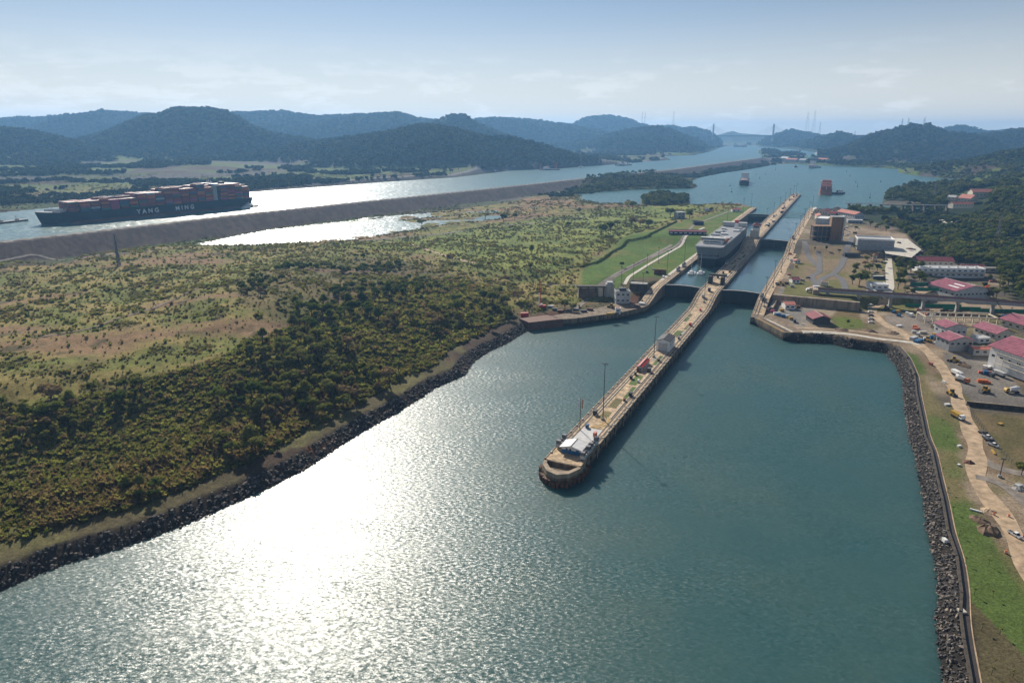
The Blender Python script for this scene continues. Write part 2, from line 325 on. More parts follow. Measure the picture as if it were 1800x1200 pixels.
ctrl = [(0, 460, 19), (200, 450, 19), (330, 440, 18), (600, 435, 15), (100, 600, 22), (300, 560, 25), (380, 530, 29), (450, 500, 27), (200, 500, 20), (0, 650, 21), (0, 740, 15), (-300, 700, 18), (-300, 900, 7),
        (60, 945, 5), (300, 875, 5), (560, 765, 5), (800, 650, 5), (690, 690, 6), (900, 590, 5), (100, 850, 8), (300, 790, 10), (500, 700, 12), (620, 640, 15), (560, 600, 20), (750, 570, 12), (680, 500, 18), (850, 520, 9), (950, 510, 6), (400, 620, 21),
        (750, 480, 13), (900, 460, 12), (1000, 440, 13), (900, 400, 13), (1100, 400, 15), (1000, 380, 14), (1150, 380, 18), (850, 385, 13), (750, 400, 12.5), (1100, 460, 13), (1000, 350, 19), (1040, 455, 12), (1000, 520, 5), (1060, 540, 6),
        (960, 345, 17), (1040, 315, 34), (1080, 306, 38), (1140, 312, 30), (1190, 318, 24), (1160, 355, 20), (1150, 308, 26),
        (0, 330, 36), (200, 318, 36), (400, 312, 36), (300, 297, 48), (100, 297, 48), (0, 285, 55), (300, 285, 58), (500, 300, 44), (600, 303, 38), (700, 305, 36), (850, 290, 44), (1000, 280, 42), (1150, 276, 34), (-300, 360, 34),
        (1420, 620, 6), (1500, 600, 6), (1620, 640, 6), (1700, 620, 6.5), (1790, 600, 7), (1680, 800, 6), (1780, 900, 7), (1690, 1100, 6), (1790, 1150, 6), (1900, 800, 7), (1800, 560, 7), (1900, 1400, 6), (1600, 540, 6), (1800, 530, 6.5),
        (1700, 500, 7), (1600, 480, 10), (1700, 460, 10), (1790, 480, 9), (1560, 450, 14), (1560, 420, 17), (1650, 425, 9), (1750, 420, 14), (1800, 400, 22), (1640, 395, 4), (1590, 395, 8), (1700, 385, 14), (1700, 350, 30), (1790, 340, 45), (1640, 350, 24), (1590, 345, 22), (1800, 310, 60), (1760, 330, 34),
        (1450, 287, 24), (1550, 290, 24), (1700, 300, 30), (1500, 275, 34), (1400, 279, 25), (1750, 290, 55), (1290, 256, 28), (1200, 265, 40), (1340, 255, 32)]
for k_ in range(len(DAM)-1):
    for f_ in np.linspace(0, 1, 7): p_ = Vector(DAM[k_]).lerp(Vector(DAM[k_+1]), f_); q_ = (p_.x+.6*26, p_.y-.8*26); d_ = EYE_Z-12; dz_ = q_[1]*_c+d_*_s; ctrl.append((900+1200*q_[0]/dz_, 600+1200*(d_*_c-q_[1]*_s)/dz_, 11))
_cq = []
for a_, b_, z_ in ctrl:
    p_ = spot(a_, b_, z_); _cq.append((math.atan2(p_.x, p_.y), math.log(math.hypot(p_.x, p_.y)), z_))
# ridge lines: skyline pixels, ridge distance, reach towards the viewer and away, bushy amount
RIDGES = [
    ([(-400, 215), (0, 211), (60, 208), (130, 203), (180, 197), (220, 199), (300, 206), (420, 200), (500, 197), (560, 206), (640, 203), (700, 200), (730, 208), (780, 214), (830, 232), (900, 250)], 4700, 900),
    ([(640, 235), (720, 222), (765, 214), (785, 204), (800, 200), (818, 203), (838, 216), (860, 226), (900, 240), (940, 262)], 3700, 260),
    ([(780, 225), (830, 210), (880, 209), (930, 211), (965, 216), (1010, 222), (1060, 233), (1110, 243), (1160, 262)], 5400, 700),
    ([(960, 232), (1000, 222), (1030, 208), (1045, 206), (1070, 205), (1100, 209), (1120, 217), (1150, 226), (1180, 222), (1230, 235), (1260, 250)], 6800, 600),
    ([(-400, 216), (-100, 221), (0, 223), (60, 230), (110, 242), (170, 256), (230, 270)], 2700, 500),
    ([(60, 262), (130, 246), (180, 234), (220, 216), (250, 205), (285, 198), (300, 191), (320, 189), (370, 190), (395, 194), (420, 206), (440, 219), (480, 234), (540, 243), (600, 258)], 3100, 520),
    ([(400, 275), (470, 258), (530, 250), (600, 241), (650, 234), (700, 226), (735, 217), (770, 219), (800, 224), (850, 237), (880, 246), (950, 262), (1000, 275)], 2650, 420),
    ([(820, 250), (880, 234), (900, 233), (950, 236), (1000, 243), (1025, 248), (1075, 254), (1112, 264), (1140, 273), (1178, 281)], 2500, 330),
    ([(1020, 256), (1060, 240), (1100, 229), (1150, 223), (1190, 226), (1222, 230), (1240, 250)], 4700, 480),
    ([(1150, 240), (1190, 227), (1222, 225), (1250, 231), (1260, 240), (1268, 250), (1274, 262)], 6500, 520),
    ([(1322, 262), (1334, 252), (1346, 242), (1358, 236), (1378, 230), (1396, 230), (1420, 234), (1450, 240)], 6500, 600),
    ([(1362, 262), (1380, 246), (1400, 238), (1430, 235), (1460, 231), (1480, 234), (1510, 242), (1540, 238), (1570, 232), (1620, 240)], 4900, 520),
    ([(1440, 262), (1490, 250), (1520, 238), (1545, 232), (1570, 228), (1587, 222), (1602, 219), (1618, 222), (1632, 220), (1646, 226), (1665, 233), (1700, 237), (1737, 243), (1765, 256), (1790, 268)], 3700, 520),
    ([(1600, 238), (1657, 227), (1692, 221), (1710, 223), (1726, 228), (1750, 227), (1775, 224), (1800, 226), (1900, 222), (2100, 228)], 6200, 600),
    ([(1640, 252), (1700, 240), (1740, 238), (1775, 231), (1800, 228), (1900, 220), (2100, 218)], 4200, 500),
    ([(1640, 288), (1700, 281), (1730, 275), (1760, 266), (1800, 261), (1900, 250), (2100, 240)], 2250, 330),
    ([(-900, 236), (900, 237), (1230, 238), (1262, 236), (1280, 231), (1288, 229), (1300, 233), (1340, 236), (1500, 236), (2600, 235)], 8600, 800),
]
_rq = []
for pts_, Y0, wf in RIDGES:
    q = []; z = []
    for a_, b_ in pts_:
        u, v = a_-900, b_-600; F = 1200*_c-v*_s; D = 1200*_s+v*_c
        q.append(u/F); z.append(EYE_Z-Y0*D/F-9)
    _rq.append((np.array(q), np.array(z), Y0, wf))
def lockcoord(X, Y):
    dx, dy = X-O0.x, Y-O0.y; return dx*SA+dy*CA, dx*CA-dy*SA
def terrain(X, Y, info=False):
    X = np.asarray(X, float); Y = np.asarray(Y, float)
    a = np.arctan2(X, Y); r = np.hypot(X, Y); lr = np.log(np.maximum(r, 1))
    zE = 3.6+2.4*sst(395, 450, Y); num = np.zeros_like(X); den = np.zeros_like(X)
    for qa, ql, qz in _cq:
        d2 = ((a-qa)*1.6)**2+(lr-ql)**2+2.5e-4; wt = 1/(d2*d2); num += wt*qz; den += wt
    land = num/den
    n1 = fbm(X, Y, 60, 4); west = sst(120, -60, X-.42*Y+60)
    land = land+(n1-.5)*5*sst(260, 420, r)*west*sst(15, 120, ldist(sea_west, X, Y))
    # forested ridges with spurs and gullies
    q = X/np.maximum(Y, 1); rn = fbm(X, Y, 420, 5, 3.1); hill = np.zeros_like(X)
    for qq, zz, Y0, wf in _rq:
        zr = np.interp(q, qq, zz, left=-60, right=-60)
        Yn = Y0+(fbm(X, Y, 700, 2, Y0*.01)-.5)*wf*.4; u = (Y-Yn)/np.where(Y < Yn, wf, wf*1.3)
        g = np.exp(-u*u); h = (zr+14)*g-14+(rn-.5)*(1-g)*g*4*np.maximum(zr, 60)*1.0
        hill = np.maximum(hill, h)
    far = sst(1700, 2100, Y)
    h0 = np.maximum(land, hill*far+land*(1-far)*.0)
    flat = np.zeros_like(X)
    # ground made level beside the locks
    s, t = lockcoord(X, Y); z = deck(s)-.12
    wl = sst(-175, -105, t)*sst(-46, -80, np.where(t > -43, -200, -80))*(t < -40)*sst(-70, -30, s)*sst(720, 690, s)
    we = 128+62*sst(15, 70, s); wr = (t > 40)*sst(we, we-14, t)*sst(720, 690, s)*(s > -1.5)
    h0 = h0*(1-wl)+z*wl; h0 = h0*(1-wr)+z*wr; we2 = (X > 120)*(t > 40)*sst(430, 330, X)*np.where(s < -1.5, 1, sst(we-4, we+4, t)*sst(60, 20, s)); h0 = h0*(1-we2)+zE*we2
    dd = ldist(DAM, X, Y); rd = 30-np.maximum(0, dd-6.5)/3.0; h0 = np.maximum(h0, rd)
    inlock = (np.abs(t) < 46) & (s > -95) & (s < 760)
    ws = []
    for poly, lv, k in WATERS:
        d = sdf(poly, X, Y); ws.append(d)
        shore = lv+np.maximum(d, -8)*k
        if lv == 12.0: shore = shore+np.maximum(0, fbm(X, Y, 26, 3, 90.)-.50)*12*sst(-330, -120, X)
        if lv == 0.0: shore = np.where((X > 0) & (d > 0), d*(.72+.28*sst(395, 450, Y))+np.maximum(0, d-20)*2, shore)
        if lv == 0.0: shore = np.where((X < 100) & (d > 0), np.where(d < 8, d*.55, 4.4+(d-8)*.05+np.maximum(0, d-34)*.25+np.maximum(0, d-150)), shore)
        h0 = np.where(d < 0, shore, np.where(h0 > lv-1.5 if lv > 0 else True, np.minimum(h0, shore), h0))
    h0 = np.where((ws[3] > 0) & (ws[2] > 0) & (dd < 90), np.maximum(h0, rd), h0)
    h0 = np.where(inlock, -8.0, h0)
    h0 = np.where((np.abs(t) < 12) & (s > -400) & (s < 1030), -8.0, h0)
    if info: return h0, ws, dd, s, t, land, hill
    return h0
def gz(x, y):
    """height of the built ground sheet, read between its grid points"""
    j = (math.atan2(x, y)-R(-54))/R(108)*NAZ; i = (math.log(max(96, math.hypot(x, y)))-math.log(95))/(math.log(12000)-math.log(95))*NR
    j = min(max(j, 0), NAZ-1.001); i = min(max(i, 0), NR-1.001); i0, j0 = int(i), int(j); a, b = i-i0, j-j0; k = i0*(NAZ+1)+j0
    return float((GZ[k]*(1-b)+GZ[k+1]*b)*(1-a)+(GZ[k+NAZ+1]*(1-b)+GZ[k+NAZ+2]*b)*a)
def ground(px, py, z=8.0):
    """where the line of sight of a traced pixel meets the terrain"""
    p = spot(px, py, z)
    for _ in range(7): z = z*.35+.65*gz(p.x, p.y); p = spot(px, py, z)
    return Vector((p.x, p.y, gz(p.x, p.y)))
# zones for ground colour (traced on the ground)
Z_thick = pl(12, (-200, 735), (0, 725), (120, 715), (250, 690), (380, 662), (470, 618), (520, 590), (560, 560), (640, 530), (720, 505), (800, 490), (860, 500), (905, 545), (835, 603), (740, 655), (600, 722), (470, 785), (250, 875), (0, 925), (-200, 980))
Z_lawnW = [lk(-45, -110), lk(20, -135), lk(120, -150), lk(260, -160), lk(420, -120), lk(640, -75), lk(680, -58), lk(680, -44), lk(-10, -44), lk(-45, -70)]
Z_lawnE = pl(6, (1580, 612), (1612, 625), (1650, 690), (1678, 750), (1695, 810), (1705, 860), (1735, 920), (1772, 990), (1830, 1080), (1960, 1300), (1775, 1300), (1735, 1180), (1700, 1050), (1680, 960), (1655, 870), (1640, 790), (1622, 730), (1606, 680), (1590, 640))
Z_field = pl(6.5, (1700, 715), (1800, 722), (1950, 730), (1950, 850), (1800, 830), (1770, 810), (1735, 760))
Z_forestE = pl(12, (1545, 345), (1640, 330), (1725, 322), (1800, 290), (2100, 280), (2300, 560), (1800, 522), (1770, 490), (1740, 470), (1700, 462), (1640, 452), (1600, 428), (1570, 408), (1520, 400), (1490, 385), (1500, 368), (1660, 368), (1550, 362))
Z_forestN = pl(22, (1460, 291), (1500, 284), (1640, 282), (1750, 276), (1810, 262), (2300, 262), (2300, 340), (1800, 314), (1727, 322), (1690, 314), (1620, 308), (1590, 303), (1580, 296), (1500, 291))
Z_scrubN = pl(14, (560, 436), (700, 418), (900, 390), (1050, 372), (1230, 362), (1245, 366), (1190, 392), (1150, 402), (1060, 440), (960, 478), (850, 470), (700, 440))
Z_isle = pl(20, (1005, 335), (1030, 320), (1030, 300), (1110, 296), (1220, 322), (1215, 332), (1110, 336), (1030, 344))
Z_islet = pl(19, (1128, 346), (1170, 341), (1211, 348), (1213, 360), (1170, 363), (1128, 360))
Z_dark = pl(24, (415, 500), (480, 470), (560, 450), (640, 436), (740, 447), (830, 470), (860, 500), (720, 505), (640, 530), (560, 560), (500, 570), (430, 545))
def colour(X, Y, z, ws, dd, s, t, land, hill):
    def c(*v): return np.array(v)[None, :]
    n_big = fbm(X, Y, 90, 4, 5.0); n_mid = fbm(X, Y, 22, 4, 9.0); n_s = fbm(X, Y, 5, 3, 2.0); n_st = fbm(X*.35+Y*.25, Y*1.4-X*.5, 60, 4, 1.0)
    def mixc(A, B, w_): return A*(1-w_[:, None])+B*w_[:, None]
    n = len(X); green = c(.145, .155, .036); olive = c(.25, .20, .065); brown = c(.235, .15, .078); dark = c(.06, .056, .025)
    A = mixc(np.repeat(olive, n, 0), np.repeat(green, n, 0), sst(.42, .6, n_mid))
    A = mixc(A, np.repeat(brown, n, 0), sst(.50, .62, n_st*.6+n_big*.4))
    A = mixc(A, np.repeat(c(.175, .165, .045), n, 0), sst(.62, .74, n_mid*.5+n_s*.5)*.7)
    A = mixc(A, np.repeat(dark, n, 0), sst(.56, .70, fbm(X, Y, 12, 3, 33.))*.75)
    fill = lambda *v: np.repeat(c(*v), n, 0)
    def region(poly, soft): return sst(soft, -soft, sdf(poly, X, Y)+(n_mid-.5)*soft*3)
    A = mixc(A, mixc(fill(.11, .10, .034), fill(.18, .165, .05), sst(.45, .6, n_mid)), region(Z_thick, 8)*.85)
    A = mixc(A, fill(.055, .042, .028), region(Z_dark, 12)*.5)
    # north scrub flats are greener
    fl = region(Z_scrubN, 20); A = mixc(A, mixc(fill(.13, .175, .035), fill(.23, .25, .055), sst(.42, .6, n_mid)), fl*.9)
    A = mixc(A, mixc(fill(.085, .14, .025), fill(.15, .15, .04), sst(.45, .62, n_big*.5+n_mid*.5)), sst(4, -4, sdf(Z_lawnW, X, Y)))
    east = (X > 130) & (s < 2) | (t > 43)
    dirt = mixc(fill(.20, .145, .095), fill(.30, .235, .165), sst(.4, .62, n_mid)); dirt = mixc(dirt, fill(.105, .09, .07), sst(.5, .66, n_big))
    dirt = mixc(dirt, fill(.13, .12, .05), sst(.56, .68, fbm(X, Y, 30, 3, 77.))*.8)
    A = np.where(east[:, None], dirt, A)
    A = mixc(A, mixc(fill(.085, .125, .032), fill(.16, .135, .065), sst(.42, .6, n_mid*.6+n_big*.4)), sst(3, -3, sdf(Z_lawnE, X, Y)+(n_mid-.5)*7))
    A = mixc(A, mixc(fill(.115, .10, .045), fill(.15, .115, .06), sst(.4, .6, n_mid)), sst(3, -3, sdf(Z_field, X, Y)))
    for pts_, ca_, cb_ in (([(1655, 618), (1760, 632), (1800, 690), (1850, 720), (1715, 706), (1690, 680)], (.20, .18, .155), (.15, .135, .12)), ([(1556, 552), (1640, 548), (1655, 580), (1655, 602), (1600, 582), (1560, 570)], (.24, .205, .17), (.18, .155, .13)), ([(1372, 517), (1440, 522), (1438, 560), (1410, 580), (1362, 548)], (.20, .185, .165), (.28, .24, .19)), ([(1470, 541), (1513, 541), (1515, 575), (1486, 578), (1466, 572), (1458, 560)], (.11, .135, .03), (.16, .12, .06)), ([(1560, 512), (1700, 515), (1800, 540), (1800, 555), (1560, 545)], (.30, .23, .16), (.17, .14, .11))):
        A = mixc(A, mixc(fill(*ca_), fill(*cb_), sst(.42, .62, n_mid)), sst(1.5, -1.5, sdf(pl(6, *pts_), X, Y)+(n_mid-.5)*5))
    lockE = (t > 60) & (t < 165) & (s > 2) & (s < 262)
    A = np.where(lockE[:, None], mixc(fill(.15, .145, .05), fill(.22, .165, .10), sst(.45, .6, n_mid*.5+n_big*.5)), A)
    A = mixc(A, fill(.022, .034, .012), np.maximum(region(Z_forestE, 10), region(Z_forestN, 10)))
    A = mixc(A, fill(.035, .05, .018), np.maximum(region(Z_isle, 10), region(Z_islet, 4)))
    # far: forest on the ridges, scrub and dry terraces on the low ground
    isfar = sst(1500, 1900, np.hypot(X, Y)); fh = sst(4, 26, hill-land+(n_big-.5)*30)
    low = mixc(fill(.085, .115, .022), fill(.07, .05, .03), sst(.52, .64, fbm(X, Y, 150, 4, 8.)))
    low = mixc(low, fill(.05, .068, .02), sst(.54, .64, fbm(X, Y, 110, 4, 18.)))
    low = mixc(low, fill(.09, .078, .072), sst(.62, .68, fbm(X*.2+Y*.1, Y*1.0-X*.55, 120, 3, 4.)))
    farc = mixc(low, fill(.026, .040, .016), fh)
    # shores
    dS, dL, dC, dM = ws
    farbank = (ldist(DAM, X, Y) > 40) & (dC > 0) & (dC < 400)
    A = mixc(A, farc, isfar)
    A = np.where((farbank & (dC < 120) & (X < 700))[:, None], mixc(mixc(fill(.055, .05, .05), fill(.20, .185, .165), sst(26, 30, dC)*sst(48, 44, dC)), farc, sst(46, 56, dC)), A)
    onbank = (dS > -12) & (dS < 75)
    west_ = (X < 150) & onbank & (np.abs(t) > 12)
    bench = mixc(fill(.10, .085, .045), fill(.07, .05, .036), sst(.44, .58, n_big)); bench = mixc(bench, fill(.14, .13, .052), sst(.5, .62, n_mid)*.7)
    A = np.where(west_[:, None], mixc(mixc(fill(.045, .036, .03), bench, sst(7, 10, dS+(n_s-.5)*4)), A, sst(26, 38, dS+(n_mid-.5)*16)), A)
    red = west_ & (n_st > .57) & (dS > 4) & (dS < 16); A = np.where(red[:, None], fill(.11, .055, .032), A)
    east_ = (X > 100) & (dS > -12) & (dS < 30) & (s < 0)
    A = np.where(east_[:, None], mixc(mixc(fill(.05, .043, .037), fill(.085, .078, .072), sst(10, 10.6, dS)), mixc(fill(.17, .125, .082), fill(.12, .10, .05), sst(.45, .6, n_mid)), sst(13.5, 14.3, dS)), A) if False else A
    eb = (X > 100) & (s < 0) & (dS > -12)
    A = np.where((eb & (dS < 5.4))[:, None], fill(.028, .025, .022), A)
    A = np.where((eb & (dS >= 5.4) & (dS < 6.6))[:, None], fill(.062, .058, .056), A)
    dam_ = sst(3, 1, (30-z)) * 0
    isdam = (dd < 62) & (np.abs(z-(30-np.maximum(0, dd-6.5)/3.0)) < .8)
    rk = mixc(fill(.046, .031, .026), fill(.075, .054, .044), sst(.35, .65, n_s*.6+n_mid*.4))
    A = np.where(isdam[:, None], mixc(mixc(fill(.33, .30, .26), fill(.14, .12, .105), sst(3.2, 4.6, dd)), rk, sst(5.5, 7.5, dd)), A)
    A = A*(0.78+.44*n_s)[:, None]
    return A, isdam
NAZ, NR = 1060, 640
az_ = np.linspace(R(-54), R(54), NAZ+1); rr_ = np.exp(np.linspace(math.log(95), math.log(12000), NR+1))
AA, RR = np.meshgrid(az_, rr_); GX = (RR*np.sin(AA)).ravel(); GY = (RR*np.cos(AA)).ravel()
GZ, ws, dd, s_, t_, land_, hill_ = terrain(GX, GY, True)
bump = (fbm(GX, GY, 3.2, 2, 12.)-.5)*1.3*sst(0, 12, np.minimum(ws[0], 40))*(np.hypot(GX, GY) < 1400)*((GX < 130) & (t_ < -60))
GZ = GZ+np.where((ws[0] > 12) & (t_ < -120), bump, 0)
COL, isdam_ = colour(GX, GY, GZ, ws, dd, s_, t_, land_, hill_)
def groundmat():
    m = bpy.data.materials.new('soil_and_turf'); m.use_nodes = True; nt = m.node_tree; L = nt.links.new; b = nt.nodes['Principled BSDF']
    b.inputs['Roughness'].default_value = 1; b.inputs['Specular IOR Level'].default_value = .1
    at = N(nt, 'ShaderNodeAttribute', attribute_name='soil'); g = N(nt, 'ShaderNodeNewGeometry')
    no = N(nt, 'ShaderNodeTexNoise'); no.inputs['Scale'].default_value = .8; no.inputs['Detail'].default_value = 6; no.inputs['Roughness'].default_value = .7; L(g.outputs['Position'], no.inputs['Vector'])
    mr = N(nt, 'ShaderNodeMapRange'); mr.inputs[1].default_value = .3; mr.inputs[2].default_value = .7; mr.inputs[3].default_value = .55; mr.inputs[4].default_value = 1.45; L(no.outputs[0], mr.inputs[0])
    v = N(nt, 'ShaderNodeVectorMath', operation='SCALE'); L(at.outputs['Color'], v.inputs[0]); L(mr.outputs[0], v.inputs['Scale']); L(v.outputs[0], b.inputs['Base Color'])
    bu = N(nt, 'ShaderNodeBump'); bu.inputs['Strength'].default_value = .8; bu.inputs['Distance'].default_value = .5; L(no.outputs[0], bu.inputs['Height']); L(bu.outputs[0], b.inputs['Normal'])
    return m
M['soil'] = groundmat()
W1 = NAZ+1
qi, qj = np.meshgrid(np.arange(NR), np.arange(NAZ), indexing='ij'); base = (qi*W1+qj).ravel()
QUADS = np.stack([base, base+1, base+W1+1, base+W1], 1)[:, ::-1]
def grid_mesh(name, sel, zz, col=None, mat_=None, smooth=True):
    q = QUADS[sel]; used, inv = np.unique(q, return_inverse=True); me = bpy.data.meshes.new(name)
    co = np.stack([GX[used], GY[used], (zz[used] if hasattr(zz, '__len__') else np.full(len(used), zz))], 1).astype(np.float32)
    me.vertices.add(len(used)); me.vertices.foreach_set('co', co.ravel()); me.loops.add(len(q)*4); me.loops.foreach_set('vertex_index', inv.ravel().astype(np.int32))
    me.polygons.add(len(q)); me.polygons.foreach_set('loop_start', np.arange(0, len(q)*4, 4, dtype=np.int32)); me.polygons.foreach_set('loop_total', np.full(len(q), 4, np.int32))
    me.update(); me.validate()
    if smooth: me.polygons.foreach_set('use_smooth', np.ones(len(q), bool))
    if col is not None:
        a = me.attributes.new('soil', 'FLOAT_COLOR', 'POINT'); a.data.foreach_set('color', np.concatenate([col[used], np.ones((len(used), 1))], 1).astype(np.float32).ravel())
    return mesh_obj(name, me, mat_)
qc = lambda A: A[QUADS].mean(1)
cd, cz, cX, cY = qc(dd), qc(GZ), qc(GX), qc(GY); cs, ct = qc(s_), qc(t_); cw = [qc(w__) for w__ in ws]
zone = np.zeros(len(QUADS), int)                                    # 0 west bank
zone[(ct > 0) & (cY < 1400)] = 1                                    # east bank
zone[(np.hypot(cX, cY) > 1500) & (cd > 60)] = 2                     # hills
zone[(cw[2] > -10) & (ldist(CHAN[8:], cX, cY) < 700) & (cd > 60) & (cX < 900) & (cw[2] > 0)] = 2
zone[isdam_[QUADS].any(1)] = 3
deep = np.zeros(len(QUADS), bool)
for w__ in ws: deep |= (w__[QUADS].max(1) < -14)
deep |= (qc(np.where((np.abs(t_) < 40) & (s_ > -80) & (s_ < 740), 1, 0)) > .99)
names = ['west_bank_ground', 'east_bank_ground', 'hills', 'rock_dam']
for k, nm_ in enumerate(names):
    o_ = grid_mesh(nm_, (zone == k) & ~deep, GZ, COL, M['soil'])
    o_['kind'] = 'structure'
# a sheet under everything so that the land reaches the horizon
gb = MB(); gb.add([(-12500, -400, -12), (12500, -400, -12), (12500, 13000, -12), (-12500, 13000, -12)], [(0, 1, 2, 3)]); gb.build('ground', M['soil'], kind='structure')
def water(name, d, lv, m, extra=None, margin=6):
    sel = (d[QUADS].min(1) < margin)
    if extra is not None: sel &= extra
    o = grid_mesh(name, sel, lv, None, m, False); o['kind'] = 'structure'; return o
water('sea_water', ws[0], 0.0, M['sea'], margin=3)
# the far side of each dam or lock wall must stay dry: lake water stops at the walls
dryE = ~((ct > 44) & (cs < 716) & (cX > 0) & (cY < 1500)) & ~((cs < 556) & (np.abs(ct) < 60))
water('lake_water', ws[1], 18.0, M['lakewater'], dryE & ~((cY < spot(1560, 367, 18).y-2) & (ct > 40)), margin=9)
water('channel_water', ws[2], 27.0, M['lakewater'], (cd > 7), margin=12)
water('marsh_water', np.minimum(ws[3], sdf(MARSH2, GX, GY)), 12.0, M['lakewater'], (cd > 40), margin=2)
# ------------------------------------------------------------------ the locks
S_LIST = [-383, -300, -200, -120, -62, -52, -44, -37, -30, -22, -12, 0, 60, 140, 222, 232, 240, 248, 256, 264, 272, 300, 400, 500, 600, 700]
def wall_solid(path, zt, wid, zb=-7.5, outer=None):
    """path: list of (s,t) along the water face; wid: signed thickness; zt: deck height at each point"""
    b = MB(); n = len(path); V = []
    for i, (s, t) in enumerate(path):
        if outer: so_, to_ = outer[i]
        else:
            a = path[max(0, i-1)]; c = path[min(n-1, i+1)]; dx, dy = c[0]-a[0], c[1]-a[1]; l = math.hypot(dx, dy); so_, to_ = s-dy/l*wid, t+dx/l*wid
        V += [tuple(lk(s, t, zt[i])), tuple(lk(so_, to_, zt[i])), tuple(lk(so_, to_, zb)), tuple(lk(s, t, zb))]
    F = []
    for i in range(n-1):
        for k in range(4): F.append((4*i+k, 4*i+(k+1) % 4, 4*i+4+(k+1) % 4, 4*i+4+k))
    F += [(0, 1, 2, 3), (4*n-1, 4*n-2, 4*n-3, 4*n-4)]
    return b.add(V, F)
def decks(sl): return [deckf(s) for s in sl]
def wallmat():
    """stained concrete: a dark wet band low on the wall, tan above"""
    m = bpy.data.materials.new('stained_lock_concrete'); m.use_nodes = True; nt = m.node_tree; L = nt.links.new; b = nt.nodes['Principled BSDF']; b.inputs['Roughness'].default_value = .9
    g = N(nt, 'ShaderNodeNewGeometry'); mp = N(nt, 'ShaderNodeMapping'); mp.inputs['Scale'].default_value = (1, 1, .15); L(g.outputs['Position'], mp.inputs[0])
    no = N(nt, 'ShaderNodeTexNoise'); no.inputs['Scale'].default_value = .35; no.inputs['Detail'].default_value = 7; no.inputs['Roughness'].default_value = .7; L(mp.outputs[0], no.inputs['Vector'])
    cr = N(nt, 'ShaderNodeValToRGB'); cr.color_ramp.elements[0].position = .3; cr.color_ramp.elements[0].color = (.045, .034, .024, 1); cr.color_ramp.elements[1].position = .68; cr.color_ramp.elements[1].color = (.30, .22, .14, 1); L(no.outputs[0], cr.inputs[0])
    sp = N(nt, 'ShaderNodeSeparateXYZ'); L(g.outputs['Position'], sp.inputs[0]); nz = N(nt, 'ShaderNodeMath', operation='MULTIPLY_ADD'); nz.inputs[1].default_value = 3.0; L(no.outputs[0], nz.inputs[0]); L(sp.outputs[2], nz.inputs[2])
    mr = N(nt, 'ShaderNodeMapRange', interpolation_type='SMOOTHSTEP'); mr.inputs[1].default_value = 2.6; mr.inputs[2].default_value = 5.2; L(nz.outputs[0], mr.inputs[0])
    mx = N(nt, 'ShaderNodeMix', data_type='RGBA'); L(mr.outputs[0], mx.inputs['Factor']); mx.inputs['A'].default_value = (.028, .024, .018, 1); L(cr.outputs[0], mx.inputs['B']); L(mx.outputs['Result'], b.inputs['Base Color'])
    return m
M['lockwall'] = wallmat()
def at_wall(parent, name, mb, m, kind=None): return mb.build(name, m, parent, kind)
center = thing('centre_lock_wall', 'long tan concrete centre wall running from its blunt tip between the two lock lanes', 'lock wall')
west = thing('west_lock_wall', 'west side wall of the locks with grass behind it and a flared lower end', 'lock wall')
east = thing('east_lock_wall', 'east side wall of the locks bending outwards to a square corner beside the teal basin', 'lock wall')
# centre wall: body
sl = [-368, -355]+S_LIST[1:]+[800, 900, 1005]
b = wall_solid([(s, -9.2) for s in sl], decks(sl), -18.4, outer=[(s, 9.2) for s in sl]); b.build('wall_body', M['lockwall'], center)
# blunt rounded nose with stepped timber and concrete ledges
nose = MB(); pts = [(-9.6, 6), (-10.2, -2), (-8.5, -9), (-4, -14.5), (2, -16.5), (7, -13), (10, -6), (10.2, 2), (9.6, 6)]
def nosering(k, z0, z1, off_=0): return [(p[0]*k, (p[1]-6)*k+6+off_) for p in pts]
lw = lambda p, z, s0=-380: tuple(lk(s0+p[1], p[0], z))
def lprism(mb, pts_, z0, z1, s0=0):
    P = [lk(s0+p[1], p[0], 0) for p in pts_]; return mb.prism([(p.x, p.y) for p in P], z0, z1)
nb = MB(); lprism(nb, nosering(1.0, 0, 0), -7, 2.6, -364.4); nb.build('nose_base', M['lockwall'], center)
nb = MB(); lprism(nb, nosering(.93, 0, 0), 2.6, 4.0, -364.4); nb.build('nose_step', M['lockwall'], center)
nb = MB()
inner = nosering(.78, 0, 0); outer_ = nosering(.92, 0, 0)
for i in range(len(pts)-1):
    lprism(nb, [outer_[i], outer_[i+1], inner[i+1], inner[i]], 4.0, 6.0, -364.4)
nb.build('nose_parapet', M['concrete'], center)
ft = MB()
for i in range(0, len(pts)-1):
    for k in range(3):
        a, c = Vector((*pts[i], 0)), Vector((*pts[i+1], 0)); p = a.lerp(c, (k+.5)/3)*1.01; ft.box(lk(-364.4+p.y, p.x, 1.6+random.uniform(-.5, .6)), (random.uniform(.9, 1.9), .7, random.uniform(2.0, 3.6)), -AZ+random.uniform(-.4, .4))
ft.build('fender_timber', M['rust'], center, 'stuff')
def deck_strip(parent, name, tL, tR, s0, s1, m, dz=.03, h=0.05, step=20, f=None):
    ss = sorted(set([s0, s1]+[x for x in S_LIST if s0 < x < s1])); mb = MB(); V = []
    for s in ss:
        z = deckf(s); o_ = f(s) if f else 0
        V += [tuple(lk(s, tL+o_, z+dz)), tuple(lk(s, tL+o_, z+dz+h)), tuple(lk(s, tR+o_, z+dz+h)), tuple(lk(s, tR+o_, z+dz))]
    F = []
    for i in range(len(ss)-1):
        for k in range(4): F.append((4*i+k, 4*i+(k+1) % 4, 4*i+4+(k+1) % 4, 4*i+4+k))
    F += [(0, 1, 2, 3), tuple(4*len(ss)-1-k for k in range(4))]
    mb.add(V, F); return mb.build(name, m, parent)
